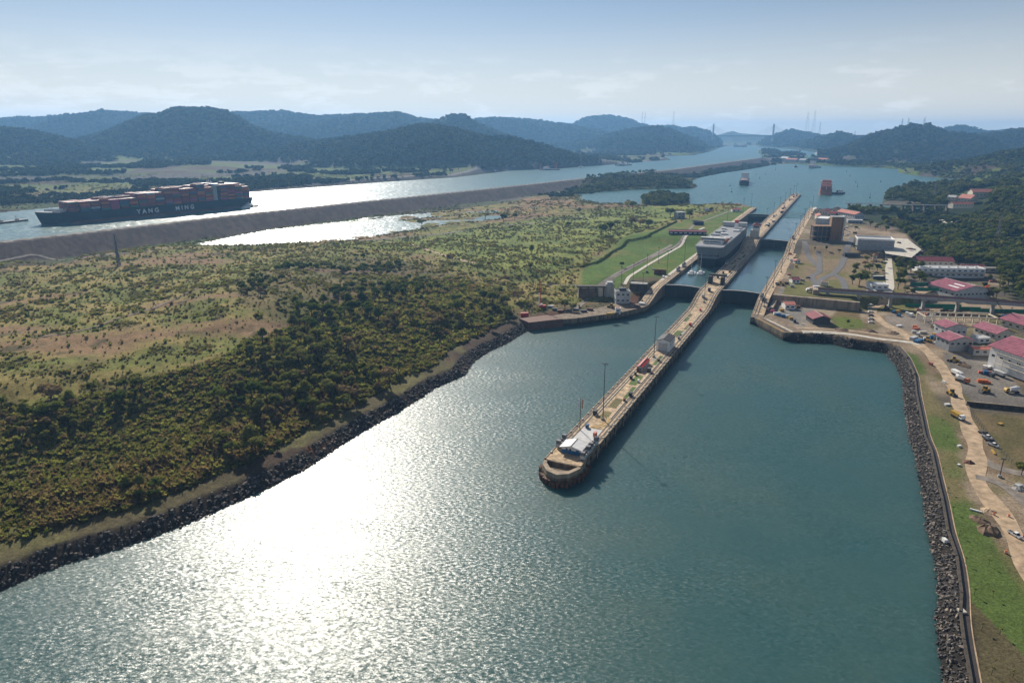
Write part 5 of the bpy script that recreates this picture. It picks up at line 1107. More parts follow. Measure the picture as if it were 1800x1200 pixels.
for x, y in ((-12, -7), (-6.5, -7), (6.5, -7), (12, -7)):
    mb = MB(); zz = 8+4*(1-abs(x)/18)+.45; mb.box((x, y, zz), (1.8, 12, .18)); mb.v = [(a, b, c+(abs(x)-abs(a))*4/18) for a, b, c in mb.v]; part(mb, 'skylight', 'white', ah)
for px, py, l_, rz_, lb in [(1625, 502, 26, -.05, 'first stretch of green netting fence left of the arched magenta hall'), (1628, 511, 22, -.05, 'second stretch of green netting fence nearer the viaduct'), (1640, 540, 46, -.08, 'long green netting fence under the viaduct'), (1755, 549, 44, -.10, 'long green netting fence at the right under the viaduct'), (1690, 545, 30, -.08, 'middle green netting fence under the viaduct piers')]:
    g_ = ground(px, py, 7); f_ = thing('netting_fence', lb, 'fence', g_, rz_); mb = MB(); mb.box((0, 0, 1.5), (l_, .15, 2.9)); part(mb, 'netting', 'green', f_)
    for k in range(int(l_/4)+1): mb = MB(); mb.tube((-l_/2+k*4, .15, 0), (-l_/2+k*4, .15, 3.1), .09, n=4); part(mb, 'post', 'steel', f_)
# portal frame skeleton
p = spot(1680, 566, 6); sk = thing('unfinished_building', 'bare cream concrete frame of an unfinished building behind the grey magenta roofed house', 'building frame', (p.x, p.y, 6), -.10)
for y in (-7, 7):
    mb = MB(); mb.box((0, y, 5.7), (54, .8, .9)); part(mb, 'beam', 'cream', sk)
    for i in range(10): mb = MB(); mb.box((-26.6+i*5.9, y, 2.7), (.7, .7, 5.4)); part(mb, 'column', 'cream', sk)
for x in (-26.6, 26.6): mb = MB(); mb.box((x, 0, 5.7), (.7, 13, .8)); part(mb, 'beam', 'cream', sk)
h1 = gable('house', 'grey two storey house with a magenta gabled roof beside the dirt road', 1675, 612, 17, 14, 8, 2.4, LZ+.52, 'grey', 'magenta', 6, nwin=3, over=1.0, winz=.7)
gable('house_wing', 'magenta roofed wing directly behind the grey two storey house', 1668, 590, 16, 13, 8.5, 2.4, LZ+.52, 'lgrey', 'magenta', 6, nwin=2, over=1.0)
gable('house', 'cream house with a wide magenta gabled roof right of the unfinished frame', 1745, 592, 15, 20, 6, 3.0, LZ+.62, 'cream', 'magenta', 6, nwin=4, over=1.2)
gable('hall', 'magenta roofed hall at the right edge behind the wide roofed house', 1802, 578, 22, 24, 6, 3.2, LZ+.66, 'cream', 'magenta', 6, nwin=4, over=1.2)
gable('lean_shed', 'long low shed with a pale pink roof between grey house and the big hall', 1732, 622, 6.5, 20, 4.2, 1.0, math.pi/2-.06, 'grey', 'salmon', 6, nwin=4)
bh = gable('main_hall', 'big magenta roofed hall at the right edge with scaffolding along its wall', 1838, 668, 32, 54, 13, 4.8, LZ+.66, 'white', 'magenta', 6, nwin=9, over=1.6)
for k in range(9):
    y = -21+k*5.2; mb = MB(); mb.box((-17.2, y, 5.2), (.25, .25, 10.4)); part(mb, 'scaffold_pole', 'cream', bh)
for z_ in (3.4, 6.8, 10.2): mb = MB(); mb.box((-17.2, 0, z_), (.9, 43, .2)); part(mb, 'scaffold_deck', 'cream', bh)
flat('container_office', 'low white annexe between the magenta houses', 1722, 600, 9, 8, 3.4, LZ+.6, 'white', 'lgrey', 6, nx=2)
# buildings near the square corner
g = gable('open_shed', 'open sided shed with a dark maroon gabled roof on the corner yard', 1437, 566, 13, 15, 5.0, 2.2, LZ+.42, 'dgrey', 'maroon', 6, over=1.4)
gable('hut', 'white hut with a salmon roof below the ribbed retaining wall', 1385, 541, 11, 8, 4.2, 1.6, math.pi/2+LZ+.38, 'white', 'salmon', 6, nwin=2)
gable('hut', 'white hut with a maroon roof beside the east lane above the retaining wall', 1396, 496, 8, 7, 3.4, 1.5, math.pi/2+LZ+.45, 'white', 'maroon', 13, nwin=2)
gable('hut', 'tiny white hut with a pink roof on the lawn by the curving path', 1400, 462, 6, 5, 3, 1.2, LZ+.5, 'white', 'salmon', 13, nwin=1)
flat('kiosk', 'small pale kiosk on the lawn near the blank warehouse road', 1449, 441, 5, 4, 2.8, LZ, 'lgrey', 'lgrey', 13)
flat('kiosk', 'small cream kiosk with flat roof at the end of the viaduct', 1449, 502, 6, 4, 3.4, LZ, 'cream', 'salmon', 13)
flat('carport', 'white flat roofed carport left of the green tree row', 1543, 490, 11, 6, 2.8, -.1, 'dgrey', 'white', None, z0=12)
flat('office', 'white office building with dark openings just behind the viaduct', 1541, 507, 15, 12, 4.5, -.1, 'white', 'lgrey', None, nx=3, z0=12)
flat('long_shelter', 'narrow white roofed shelter at the foot of the blank warehouse', 1497, 450, 17, 4, 3, -.1, 'dgrey', 'white', None, z0=13)
flat('villa_shed', 'pale low shed at the right edge in the woodland', 1795, 402, 18, 10, 5, -.1, 'white', 'lgrey', None, z0=14)
# villas on the hill
gable('villa', 'white villa with a salmon hipped roof highest on the wooded hill', 1722, 348, 20, 36, 12, 5, math.pi/2-.15, 'cream', 'salmon', None, nwin=6, z0=36, over=1)
gable('villa', 'villa with a red tiled roof left of the highest white villa', 1700, 356, 18, 24, 8, 6, .35, 'cream', 'salmon', None, nwin=4, z0=30)
gable('villa', 'long white villa with a pale red roof lowest on the wooded hill', 1688, 364, 12, 36, 6, 3, math.pi/2+.1, 'cream', 'salmon', None, nwin=7, z0=26)
gable('villa', 'small white villa at the left end of the hill group', 1674, 352, 11, 14, 6, 3, .6, 'cream', 'lgrey', None, nwin=2, z0=26)
# west side
g = gable('depot', 'long low navy and white depot with maroon roof on the lawn by the car carrier', 1208, 412, 9, 48, 4.4, 1.6, math.pi/2-.14, 'navy', 'maroon', None, nwin=0, z0=18)
for i in range(8): mb = MB(); mb.box((-4.6, -22+i*6.2, 2.4), (.2, 3.6, 1.2)); part(mb, 'white_panel', 'white', g); mb = MB(); mb.box((4.6, -22+i*6.2, 2.4), (.2, 3.6, 1.2)); part(mb, 'white_panel', 'white', g)
flat('house', 'pale grey two storey house between two dark trees beyond the lawn', 1194, 384, 12, 14, 10, .2, 'grey', 'lgrey', None, nx=2, rows=2, z0=18)
flat('switch_house', 'dark blue box hut on the lawn behind the navy depot', 1227, 395, 14, 8, 4.5, 0, 'navy', 'navy', None, z0=20)
flat('waiting_hut', 'low grey hut at the lake end of the lawn', 1243, 371, 12, 8, 4, .4, 'lgrey', 'grey', None, z0=20)
gable('mule_shed', 'small white shed with a pale red roof near the west wall at the lake end', 1293, 372, 9, 14, 4, 2, math.pi/2, 'white', 'salmon', None, nwin=2, z0=21)
cbld = flat('control_house', 'square grey white control house with a dark roof terrace on the west approach', 1093, 531, 12.5, 11, 10.5, LZ+.45, 'lgrey', 'dgrey', 6, nx=3, ny=2, rows=2)
mb = MB(); mb.box((0, 0, 12.2), (6, 5, 1.8)); part(mb, 'roof_hut', 'dgrey', cbld)
mb = MB(); mb.tube((1, 0, 13), (1, 0, 20), .22, .08); part(mb, 'mast', 'yellow', cbld)
g = flat('ticket_booth', 'small red and white booth in front of the square control house', 1086, 548, 4.5, 4, 3, LZ+.4, 'white', 'salmon', 6, nx=1)
flat('bastion', 'squat round edged concrete bastion beside the west lane with equipment on top', 1122, 517, 16, 12, 10.5, LZ+.2, 'darkconc', 'greyconc', 6)
flat('steel_container', 'rusty brown container on the grass strip beside the west lane', 1160, 482, 12, 3.4, 4, -.15, 'rust', 'rust', None, z0=13, cat='container')
p = spot(1016, 528, 5)
# old concrete abutment west of the locks
ga, gb_ = ground(1022, 520, 6), ground(1066, 520, 6); ab = thing('old_abutment', 'old pale concrete retaining bridge abutment with a block tower at its end', 'abutment', (gb_.x, gb_.y, 4), .0)
mb = MB(); mb.side([(-2, 0), (2, 0), (2, 11.5), (-2, 11.5)], -26, 0); part(mb, 'wall', 'cream', ab)
mb = MB(); mb.box((-13, 0, 12), (29, 6, 1.1)); part(mb, 'deck', 'darkconc', ab)
mb = MB(); mb.box((2.5, 0, 7), (7.5, 8, 15)); part(mb, 'block_tower', 'greyconc', ab); mb = MB(); mb.box((2.5, 0, 15.2), (5, 5, 2)); part(mb, 'block_cap', 'lgrey', ab)
for i in range(4): mb = MB(); mb.box((-24+i*7, -2.3, 5.8), (1, .7, 11.4)); part(mb, 'buttress', 'darkconc', ab)
mb = MB(); mb.side([(-4, -2), (-2.1, -2), (-2.1, 10.5)], -26, -8); part(mb, 'earth_slope', 'dirt2', ab)
mb = MB(); mb.tube((-26, -2.6, 13), (-62, 6, 12.6), .18, n=4); part(mb, 'pipe', 'lgrey', ab)
# control tower with the red roof on the centre wall
p = lk(296, 0, deckf(296)); ct_ = thing('control_tower', 'white control tower with red hipped roof on the centre wall beside the car carrier', 'control tower', p, LZ)
mb = MB(); mb.box((0, 0, 4.5), (10, 11, 9)); part(mb, 'base', 'cream', ct_); mb = MB(); mb.box((1.5, 0, 12), (8, 9, 6)); part(mb, 'upper_storey', 'white', ct_)
for k in (-1, 1): mb = MB(); mb.box((1.5+k*4.05, 0, 13.2), (.12, 7.6, 1.6)); part(mb, 'window', 'glass', ct_); mb = MB(); mb.box((1.5, k*4.55, 13.2), (6.6, .12, 1.6)); part(mb, 'window', 'glass', ct_)
mb = MB(); mb.box((1.5, 0, 16.2), (11.5, 12.5, 2.4), 0, .45); part(mb, 'roof', 'maroon', ct_); mb = MB(); mb.box((1.5, 0, 18.2), (4.8, 5.2, 2.6), 0, .1); part(mb, 'roof_cap', 'maroon', ct_)
# tower gate portal just above the lower gates
p = lk(24, 0, deckf(24)); po = thing('portal_crane', 'dark weathered portal structure standing across the centre wall above the lower gates', 'portal', p, LZ)
for k in (-1, 1): mb = MB(); mb.box((k*5.6, 0, 3.5), (3.2, 9, 7), 0, .85); part(mb, 'pillar', 'darkconc', po)
mb = MB(); mb.box((0, 3.4, 7.6), (15, 3.4, 1.6)); part(mb, 'lintel', 'darkconc', po); mb = MB(); mb.box((0, -1, .35), (7.6, 14, .6)); part(mb, 'ramp', 'deck', po)
# white shed, red shelter and tip hut on the centre wall
def lwall(name, label, s, t, W, Ln, h, rise, wall, roof, cat, drz=0, **k):
    z = deckf(s)+.08; p = lk(s, t, z); u = pix(p.x, p.y, z); return gable(name, label, u[0], u[1], W, Ln, h, rise, LZ+drz, wall, roof, z, cat, **k)
g = lwall('machine_shed', 'tall white shed with a dark barrel roof on the centre wall', -176, .6, 9.2, 15, 7.2, 1.6, 'white', 'dgrey', 'shed', over=.15, ridge=False); mb = MB(); mb.box((0, -7.6, 2.9), (6, .2, 5.6)); part(mb, 'roller_door', 'lgrey', g)
for y in (-5, 0, 5): mb = MB(); mb.box((4.66, y, 5), (.12, 1.4, .9)); part(mb, 'window', 'glass', g)
lwall('boat_shelter', 'narrow shelter with a bright red roof on the centre wall', -222, -2.6, 3.6, 17, 2.6, .9, 'lgrey', 'red', 'shelter', nwin=4, over=.3, winh=.8)
g = lwall('tip_hut', 'blue and white hut with white gabled roof at the blunt tip of the centre wall', -354, .4, 9.4, 7.4, 3.0, 1.2, 'white', 'white', 'hut', over=.9)
mb = MB(); mb.box((0, -3.76, .95), (9.4, .14, 1.8)); part(mb, 'blue_band', 'blue', g); mb = MB(); mb.box((4.76, 0, .95), (.14, 7.2, 1.8)); part(mb, 'blue_band', 'blue', g)
for x in (-2.2, -.4): mb = MB(); mb.box((x, -3.84, 2.3), (.9, .12, .8)); part(mb, 'window', 'glass', g)
mb = MB(); mb.box((3.2, -3.88, 1.4), (1.4, .12, 2.2)); part(mb, 'door', 'blue', g)
# terraced far lock site and roofs at the end of the lake
for i, (px, py, w_, l_, rf, lb) in enumerate([(1392, 286, 22, 60, 'salmon', 'salmon roofed lock building at the left of the far locks'), (1424, 283, 60, 24, 'green', 'green flank of the big hall at the far locks'), (1447, 286, 26, 50, 'salmon', 'reddish roofed building at the right of the far locks'), (1412, 287, 20, 34, 'lgrey', 'grey roofed building in the middle of the far locks'), (1438, 273, 60, 20, 'salmon', 'salmon roofed hall on the shore behind the far locks'), (1380, 283, 20, 40, 'white', 'white lock house on the dam end by the far locks')]):
    gable('lock_building', lb, px, py, w_, l_, 14, 5, .5 if i != 4 else 1.5, 'lgrey', rf, None, nwin=3, z0=26)
# ------------------------------------------------------------------ ships
def hull_mesh(L, B, fb, draft, bow=.14, stern=.06, flare=.35, sheer=.12, bottom=0, bluff=.5, n=26, trans=.8):
    """hull: +y is the bow; returns builder with rings from keel to rail"""
    V = []; rings = []
    lv = [-draft, -draft*.35, 0, fb*.45, fb]
    for i in range(n+1):
        f = i/n; y = -L/2+L*f
        def wid(k, f=f):   # k 0 keel .. 1 rail
            fw = min(1, (1-f)/(bow*(1.6-k*.9))); w_ = (1-(1-fw)**2)**.5 if fw < 1 else 1
            fs = min(1, f/stern); ws_ = trans*k+(1-trans*k)*(1-(1-fs)**2)**.5 if fs < 1 else 1
            w_ = max(w_, bluff*k if f < .999 else bluff*k*.85)
            return w_*ws_
        sh = sheer*fb*max(0, (f-.8)/.2)**2
        ring = []
        for j, z in enumerate(lv):
            k = j/(len(lv)-1); ww = B/2*wid(k)*(.82 if j == 0 else .97 if j == 1 else 1); zz = z+(sh if j == len(lv)-1 else sh*.4 if j == 3 else 0)
            yy = y+(flare*fb*k*max(0, (f-.85)/.15))
            ring.append((ww, yy, zz))
        rings.append(ring)
    m = len(lv)
    for r_ in rings:
        for (w_, y, z) in r_: V.append((-w_, y, z))
        for (w_, y, z) in r_: V.append((w_, y, z))
    F = []
    for i in range(n):
        a, b = i*2*m, (i+1)*2*m
        for j in range(m-1): F.append((a+j, a+j+1, b+j+1, b+j)); F.append((a+m+j, b+m+j, b+m+j+1, a+m+j+1))
        F.append((a+m-1, a+2*m-1, b+2*m-1, b+m-1))
    for e in (0, n):
        a = e*2*m
        for j in range(m-1): F.append((a+j, a+m+j, a+m+j+1, a+j+1) if e == 0 else (a+j, a+j+1, a+m+j+1, a+m+j))
    return V, F, lv
def hull(parent, L, B, fb, draft, top, boot, bootz, **k):
    V, F, lv = hull_mesh(L, B, fb, draft, **k); mb = MB(); mb.add(V, F); me = mb.mesh('hull'); me.materials.append(M[top]); me.materials.append(M[boot])
    m = len(lv)
    for p in me.polygons:
        zs = max(me.vertices[v].co.z for v in p.vertices)
        p.material_index = 1 if zs <= bootz+.01 else 0
    o = bpy.data.objects.new('hull', me); C.objects.link(o); o.parent = parent; return o
# --- the long container ship
bow_p, st_p = spot(82, 394, 27), spot(436, 360.5, 27); sv = (bow_p-st_p); SL = sv.length; mid = (bow_p+st_p)/2
cs_ = thing('container_ship', 'long dark blue container ship stacked high with red and orange containers in the far channel', 'container ship', (mid.x, mid.y, 27), math.atan2(sv.y, sv.x)-math.pi/2)
hull(cs_, SL, 42, 14.5, 5, 'hull_navy', 'hull_red', 0, bow=.16, stern=.07, flare=.8, bluff=.08, sheer=.22, trans=.75, n=40)
mb = MB(); mb.box((-21.06, 2, 1.1), (.16, SL*.83, 2.4)); part(mb, 'boot_stripe', 'hull_red', cs_)
mb = MB(); mb.box((21.06, 2, 1.1), (.16, SL*.83, 2.4)); part(mb, 'boot_stripe', 'hull_red', cs_)
sx = Matrix.Rotation(-math.pi/2, 4, 'Z')@Matrix.Rotation(math.pi/2, 4, 'X')
for word, fy in (('YANG', .415), ('MING', .60)):
    me = text_mesh(word, 9.0, M['white'], .12, 1.62); o = bpy.data.objects.new('hull_lettering', me); C.objects.link(o); o.parent = cs_
    o.matrix_local = Matrix.Translation((-21.3, SL/2-SL*fy, 7.6))@sx
mb = MB(); mb.box((-9, SL/2-16, 16.5), (.6, 24, 5), .42); part(mb, 'wave_breaker', 'white', cs_); mb = MB(); mb.box((9, SL/2-16, 16.5), (.6, 24, 5), -.42); part(mb, 'wave_breaker', 'white', cs_)
mb = MB(); mb.tube((0, SL/2-10, 15), (0, SL/2-10, 28), .5, .3); part(mb, 'fore_mast', 'white', cs_)
yb = -SL*.5+SL*.215
mb = MB(); mb.box((0, yb, 27), (30, 7, 27)); part(mb, 'deckhouse', 'lgrey', cs_); mb = MB(); mb.box((0, yb, 39.6), (43, 8, 3.4)); part(mb, 'bridge', 'white', cs_); mb = MB(); mb.box((0, yb+4.05, 40), (40, .2, 1.5)); part(mb, 'bridge_window', 'glass', cs_)
for x in (-6, 0, 5): mb = MB(); mb.tube((x, yb, 41), (x, yb, 49-abs(x)*.4), .5, .2); mb.box((x, yb, 46-abs(x)*.4), (5, .5, .4)); part(mb, 'mast', 'white', cs_)
mb = MB(); mb.box((0, yb-22, 30), (10, 9, 26), 0, .8); part(mb, 'funnel', 'hull_navy', cs_)
random.seed(11)
CW, CH, CLn = 2.44, 2.75, 12.2
bays = []
y = SL/2-32
while y > -SL/2+8:
    if abs(y-yb) > 12: bays.append(y)
    y -= 13.6
cols = ['c_red', 'c_orange', 'c_maroon', 'c_maroon', 'c_blue', 'c_red', 'c_green', 'c_grey', 'c_orange', 'c_red', 'c_maroon', 'c_brown', 'c_orange', 'c_red', 'c_brown', 'c_maroon', 'c_maroon', 'c_red', 'c_red', 'c_brown', 'c_blue', 'c_pink', 'c_maroon']
box_me = {}
for c_ in set(cols):
    mb = MB(); mb.box((0, 0, CH/2), (CW-.12, CLn, CH-.1))
    for sgn in (-1, 1):
        for k in range(6): mb.box((sgn*(CW/2-.04), -CLn/2+1+k*2.04, CH/2), (.1, .9, CH*.8))
    me = mb.mesh('shipping_container'); me.materials.append(M[c_]); box_me[c_] = me
bulk = {c_: MB() for c_ in set(cols)}; indiv_n = 0
shipM = Matrix.Translation((mid.x, mid.y, 27))@Matrix.Rotation(math.atan2(sv.y, sv.x)-math.pi/2, 4, 'Z')
cname = dict(c_red='red', c_orange='orange', c_maroon='dark maroon', c_blue='dark blue', c_grey='pale grey', c_green='teal green', c_brown='rust brown', c_white='white', c_pink='bright pink')
def ctier(f, col):
    base_ = 4.2 if f < .1 else 5 if f < .2 else 5.8 if f < .36 else 7 if f < .52 else 8.4 if f < .66 else 9.4 if f < .8 else 9.2 if f < .93 else 7.5
    return base_
for bi, y in enumerate(bays):
    f = (SL/2-y)/SL; nb_ = 17 if f > .13 else 13 if f > .08 else 11
    for c in range(nb_):
        x = (c-(nb_-1)/2)*2.48
        nt_ = int(ctier(f, c)+random.choice((0, 0, 0, .6, -.6))+(0 if c else 0)); 
        if c in (0, nb_-1) and random.random() < .25: nt_ -= 1
        run = None
        for t in range(nt_):
            vis_side = c == 0; vis_top = t == nt_-1
            if not (vis_side or vis_top or c == nb_-1 or bi in (0,) or t >= nt_-2): continue
            run = random.choice(cols)
            if f < .30 and f > .24 and c < 4: run = 'c_pink'
            p = (x, y, 14.7+t*(CH+.02))
            band = 'bow' if f < .28 else 'middle' if f < .62 else 'bridge' if f < .8 else 'stern'
            if vis_side or (vis_top and c < 9 and (bi+c) % 2 == 0 and indiv_n < 150+bi*8):
                o = bpy.data.objects.new('shipping_container', box_me[run]); C.objects.link(o); o.matrix_world = shipM@Matrix.Translation(p); indiv_n += 1
                lev = 'lowest tier' if t == 0 else 'top tier' if vis_top else 'middle tiers'
                wb = dict(bow='near the bow', middle='amidships', bridge='ahead of the bridge', stern='behind the bridge')[band]
                tag(o, '%s shipping container in %s %s on the long ship' % (cname[run], lev, wb), 'container', '%s containers, %s, %s' % (cname[run], lev, wb))
            else: bulk[run].box((p[0], p[1], p[2]+CH/2), (CW-.12, CLn, CH-.1))
bm_ = MB(); me_all = bpy.data.meshes.new('inner_containers'); mats_l = list(bulk); fi = []
for i, c_ in enumerate(mats_l): bm_.add(bulk[c_].v, bulk[c_].f); fi += [i]*len(bulk[c_].f)
me_all.from_pydata(bm_.v, [], bm_.f); me_all.update(); ob = mesh_obj('inner_containers', me_all, [M[c_] for c_ in mats_l], None, 'stuff'); me_all.polygons.foreach_set('material_index', fi); ob.matrix_world = shipM
# --- generic small craft
def tug(px, py, z, ang, label, sc_=1.0, colr='black', dh='white', group=None, name='tugboat'):
    p = spot(px, py, z); g = thing(name, label, 'tugboat', (p.x, p.y, z), ang, group); hull(g, 28, 10, 2.6, 1.2, colr, 'hull_red', 0, bow=.3, stern=.2, flare=.3, bluff=.3, n=12, sheer=.5); g.scale = (sc_,)*3
    mb = MB(); mb.box((0, 3, 4.2), (7, 11, 3.2)); part(mb, 'deckhouse', dh, g); mb = MB(); mb.box((0, 5, 7), (5, 5, 2.6), 0, .9); part(mb, 'wheelhouse', dh, g); mb = MB(); mb.box((0, 5, 7.3), (5.1, 5.1, .9), 0, .97); part(mb, 'window', 'glass', g)
    mb = MB(); mb.tube((0, 4, 8), (0, 4, 13), .25, .12); part(mb, 'mast', dh, g); mb = MB(); mb.box((1.8, -3, 5.6), (1.4, 2.2, 4)); part(mb, 'funnel', 'black', g)
    for k in (-1, 1):
        for j in range(4): mb = MB(); mb.ball((k*5, -7+j*4, 1.6), .6, 6, 4); part(mb, 'fender', 'black', g)
    return g
sa = math.atan2(sv.y, sv.x)-math.pi/2
tug(441, 364, 27, sa, 'dark tug close behind the stern of the long container ship', .9, 'hull_navy')
def launch(px, py, z, ang, label, s_=1.0, name='launch'):
    p = spot(px, py, z); g = thing(name, label, 'boat', (p.x, p.y, z), ang); hull(g, 16, 4.6, 1.5, .6, 'white', 'navy', 0, bow=.4, stern=.1, flare=.4, bluff=.1, n=10, sheer=.4); g.scale = (s_,)*3
    mb = MB(); mb.box((0, 1, 2.6), (3.2, 6, 2.2), 0, .8); part(mb, 'cabin', 'white', g); mb = MB(); mb.box((0, 1.5, 3), (3.0, 4.6, .7), 0, .92); part(mb, 'window', 'glass', g); mb = MB(); mb.tube((0, 0, 3.5), (0, 0, 6), .12, .05); part(mb, 'mast', 'lgrey', g); return g
launch(222, 380, 27, sa, 'small pilot launch running beside the first letter on the ship hull', 1.0); launch(432, 366, 27, sa+.3, 'long white launch at the stern of the container ship', 1.3)
# work pontoon at the left edge
p = spot(8, 392, 27); pt = thing('work_pontoon', 'low dark work pontoon with deck gear at the left edge of the far channel', 'pontoon', (p.x, p.y, 27), sa+.25); mb = MB(); mb.box((0, 0, 1.2), (12, 60, 2.2), 0, .98); part(mb, 'deck', 'dgrey', pt)
for y_ in (-24, 0, 24): mb = MB(); mb.box((0, y_, -.6), (10, 7, 1.8)); part(mb, 'float', 'black', pt)
for y_, h_ in ((-18, 6), (4, 4), (15, 9)): mb = MB(); mb.tube((0, y_, 2), (1, y_+1, 2+h_), .35, .2); mb.box((0, y_, 3), (3, 4, 1.6)); part(mb, 'winch', 'rust', pt)
def dredger(px, py, z, ang, label, colr='rust', s_=1, boom=22):
    p = spot(px, py, z); g = thing('dredger', label, 'dredger', (p.x, p.y, z), ang); g.scale = (s_,)*3; mb = MB(); mb.box((0, 0, 1.4), (16, 62, 3), 0, .97); part(mb, 'pontoon', 'dgrey', g)
    mb = MB(); mb.box((0, -10, 6), (10, 18, 6)); part(mb, 'deckhouse', 'white', g); mb = MB(); mb.box((0, -6, 10.4), (6, 6, 3)); part(mb, 'wheelhouse', colr, g)
    for x in (-5, 5): mb = MB(); mb.tube((x, 22, 3), (x*.4, 12, 3+boom), .6, .35, 4); part(mb, 'gantry_leg', colr, g)
    mb = MB(); mb.tube((0, 12, 3+boom), (0, 42, 6), .5, .4, 4); part(mb, 'boom', colr, g)
    for y_ in (-28, 26): mb = MB(); mb.tube((-6, y_, 0), (-6, y_, 20), .8, .8, 6); part(mb, 'spud', colr, g)
    return g
dredger(822, 305, 27, -1.1, 'dredger with tall spuds moored under the dark bank in the middle of the far channel', 'rust', 1.0); dredger(966, 299, 27, -1.2, 'reddish dredger with a lattice gantry on the far channel', 'salmon', 1.1, 26); dredger(1096, 291, 27, -.9, 'dark blue grey dredger farthest up the channel', 'navy', 1.2, 28)
tug(868, 303, 27, -1.2, 'small workboat just right of the spudded dredger', .8); launch(1021, 294, 27, -1.2, 'small red and white boat between the two dredgers', 1.3); tug(790, 308, 27, -1.2, 'small barge boat just left of the spudded dredger', .8)
# --- the car carrier in the west lane
p0, p1 = lk(118, -26, 9.8), lk(304, -26, 9.8); rv_ = p0-p1; RL = rv_.length; rm = (p0+p1)/2
ro = thing('car_carrier', 'high sided grey car carrier with white top deck filling the west lane', 'car carrier', (rm.x, rm.y, 9.8), math.atan2(rv_.y, rv_.x)-math.pi/2)
H_ = 22.5
hull(ro, RL, 31.2, H_, 4, 'hull_grey', 'hull_navy', H_*.45, bow=.17, stern=.04, flare=.10, bluff=.95, sheer=0, trans=.95, n=40)
mb = MB(); mb.box((0, RL/2+.6, H_-5.2), (26, .5, 1.1)); mb = MB()
for x in (-9.4, -3.2, 3.2, 9.4): mb.box((x, RL/2+H_*.075, H_*.60), (5, 1.6, .9))
part(mb, 'mooring_opening', 'dgrey', ro)
mb = MB(); mb.box((0, 0, H_+.1), (30, RL-4, .3)); part(mb, 'weather_deck', 'grey', ro)
mb = MB(); mb.box((0, RL/2-27, H_+2.2), (21, 12, 4)); part(mb, 'deckhouse', 'white', ro); mb = MB(); mb.box((0, RL/2-26, H_+5.3), (27, 7, 2.4)); part(mb, 'bridge', 'lgrey', ro); mb = MB(); mb.box((0, RL/2-22.45, H_+5.5), (25, .15, 1.1)); part(mb, 'bridge_window', 'glass', ro)
mb = MB(); mb.box((0, RL/2-20.9, H_+2.4), (18, .15, 1.0)); part(mb, 'deckhouse_window', 'glass', ro)
mb = MB(); mb.box((0, RL/2-40, H_+1.8), (20, 20, 3.4)); part(mb, 'accommodation', 'lgrey', ro); mb = MB(); mb.box((0, RL/2-38, H_+4.6), (12, 10, 2.4)); part(mb, 'accommodation_top', 'lgrey', ro)
for k in (-1, 1):
    for j in range(2): mb = MB(); mb.ball((k*12.5, RL/2-34-j*11, H_+2.6), 2.3, 8, 6, .7); lb_ = part(mb, 'lifeboat', 'orange', ro); lb_.scale = (1, 1, 1)
mb = MB(); mb.tube((0, RL/2-22, H_+6.5), (0, RL/2-22, H_+14), .3, .12); mb.box((0, RL/2-22, H_+11), (5, .3, .3)); part(mb, 'radar_mast', 'white', ro)
mb = MB(); mb.box((-7, -RL/2+40, H_+5), (5, 8, 9.5), 0, .8); part(mb, 'funnel', 'white', ro); mb = MB(); mb.box((-7, -RL/2+40, H_+11), (4.2, 6.6, 3.2), 0, .9); part(mb, 'funnel_top', 'red', ro)
for k in range(9): mb = MB(); mb.box((random.choice((-9, 0, 8)), RL/2-62-k*12, H_+1.3), (random.uniform(4, 10), 5, random.uniform(1.5, 3))); part(mb, 'deck_vent', 'white' if k % 3 == 0 else 'lgrey', ro)
mb = MB(); mb.box((0, -RL/2+5, H_+3.4), (30, 8, 5)); part(mb, 'stern_block', 'lgrey', ro)
mb = MB(); mb.box((13.9, -RL/2+6, H_+4), (.6, .6, 8))
for k in (-1, 1): mb = MB(); mb.tube((k*15, -RL/2+6, H_), (k*15, RL/2-12, H_+.02), .15, n=4); mb.tube((k*15, -RL/2+6, H_+1.2), (k*15, RL/2-12, H_+1.2), .1, n=4); part(mb, 'handrail', 'white', ro)
mb = MB(); mb.tube((0, RL/2-3, H_), (0, RL/2-3, H_+7), .25, .1); part(mb, 'fore_mast', 'white', ro)
# --- yachts
def yacht(px, py, label, h_, boatz=9.8, rz=LZ+math.pi):
    p = spot(px, py, boatz); g = thing('sailing_yacht', label, 'yacht', (p.x, p.y, boatz), rz)
    hull(g, 14, 6.4, 1.7, .5, 'white', 'navy', 0, bow=.45, stern=.12, flare=.4, bluff=.12, n=12, sheer=.3)
    mb = MB(); mb.box((0, -.4, 2.5), (4.2, 6.6, 1.6), 0, .85, .8); part(mb, 'cabin', 'white', g); mb = MB(); mb.box((0, -.3, 2.6), (4.0, 5.6, .55), 0, .97); part(mb, 'window', 'glass', g); mb = MB(); mb.box((0, -4.4, 1.9), (3, 3, .4)); part(mb, 'cockpit', 'dgrey', g)
    mb = MB(); mb.tube((0, 1, 2.8), (0, 1, h_), .18, .12); part(mb, 'mast', 'white', g); mb = MB(); mb.tube((0, .9, 4.3), (0, -5, 4.1), .14); mb.tube((0, -.2, 4.55), (0, -4.6, 4.35), .25); part(mb, 'boom', 'white', g)
    mb = MB(); mb.tube((-1.3, 1, h_*.62), (1.3, 1, h_*.62), .07, n=4); part(mb, 'spreader', 'white', g)
    mb = MB()
    for a_, b_ in (((0, 7, 2), (0, 1, h_)), ((0, -6.6, 1.8), (0, 1, h_)), ((-2.6, .6, 1.8), (0, 1, h_*.9)), ((2.6, .6, 1.8), (0, 1, h_*.9))): mb.tube(a_, b_, .035, n=3)
    mb.build('rigging', M['steel'], g, 'stuff'); return g
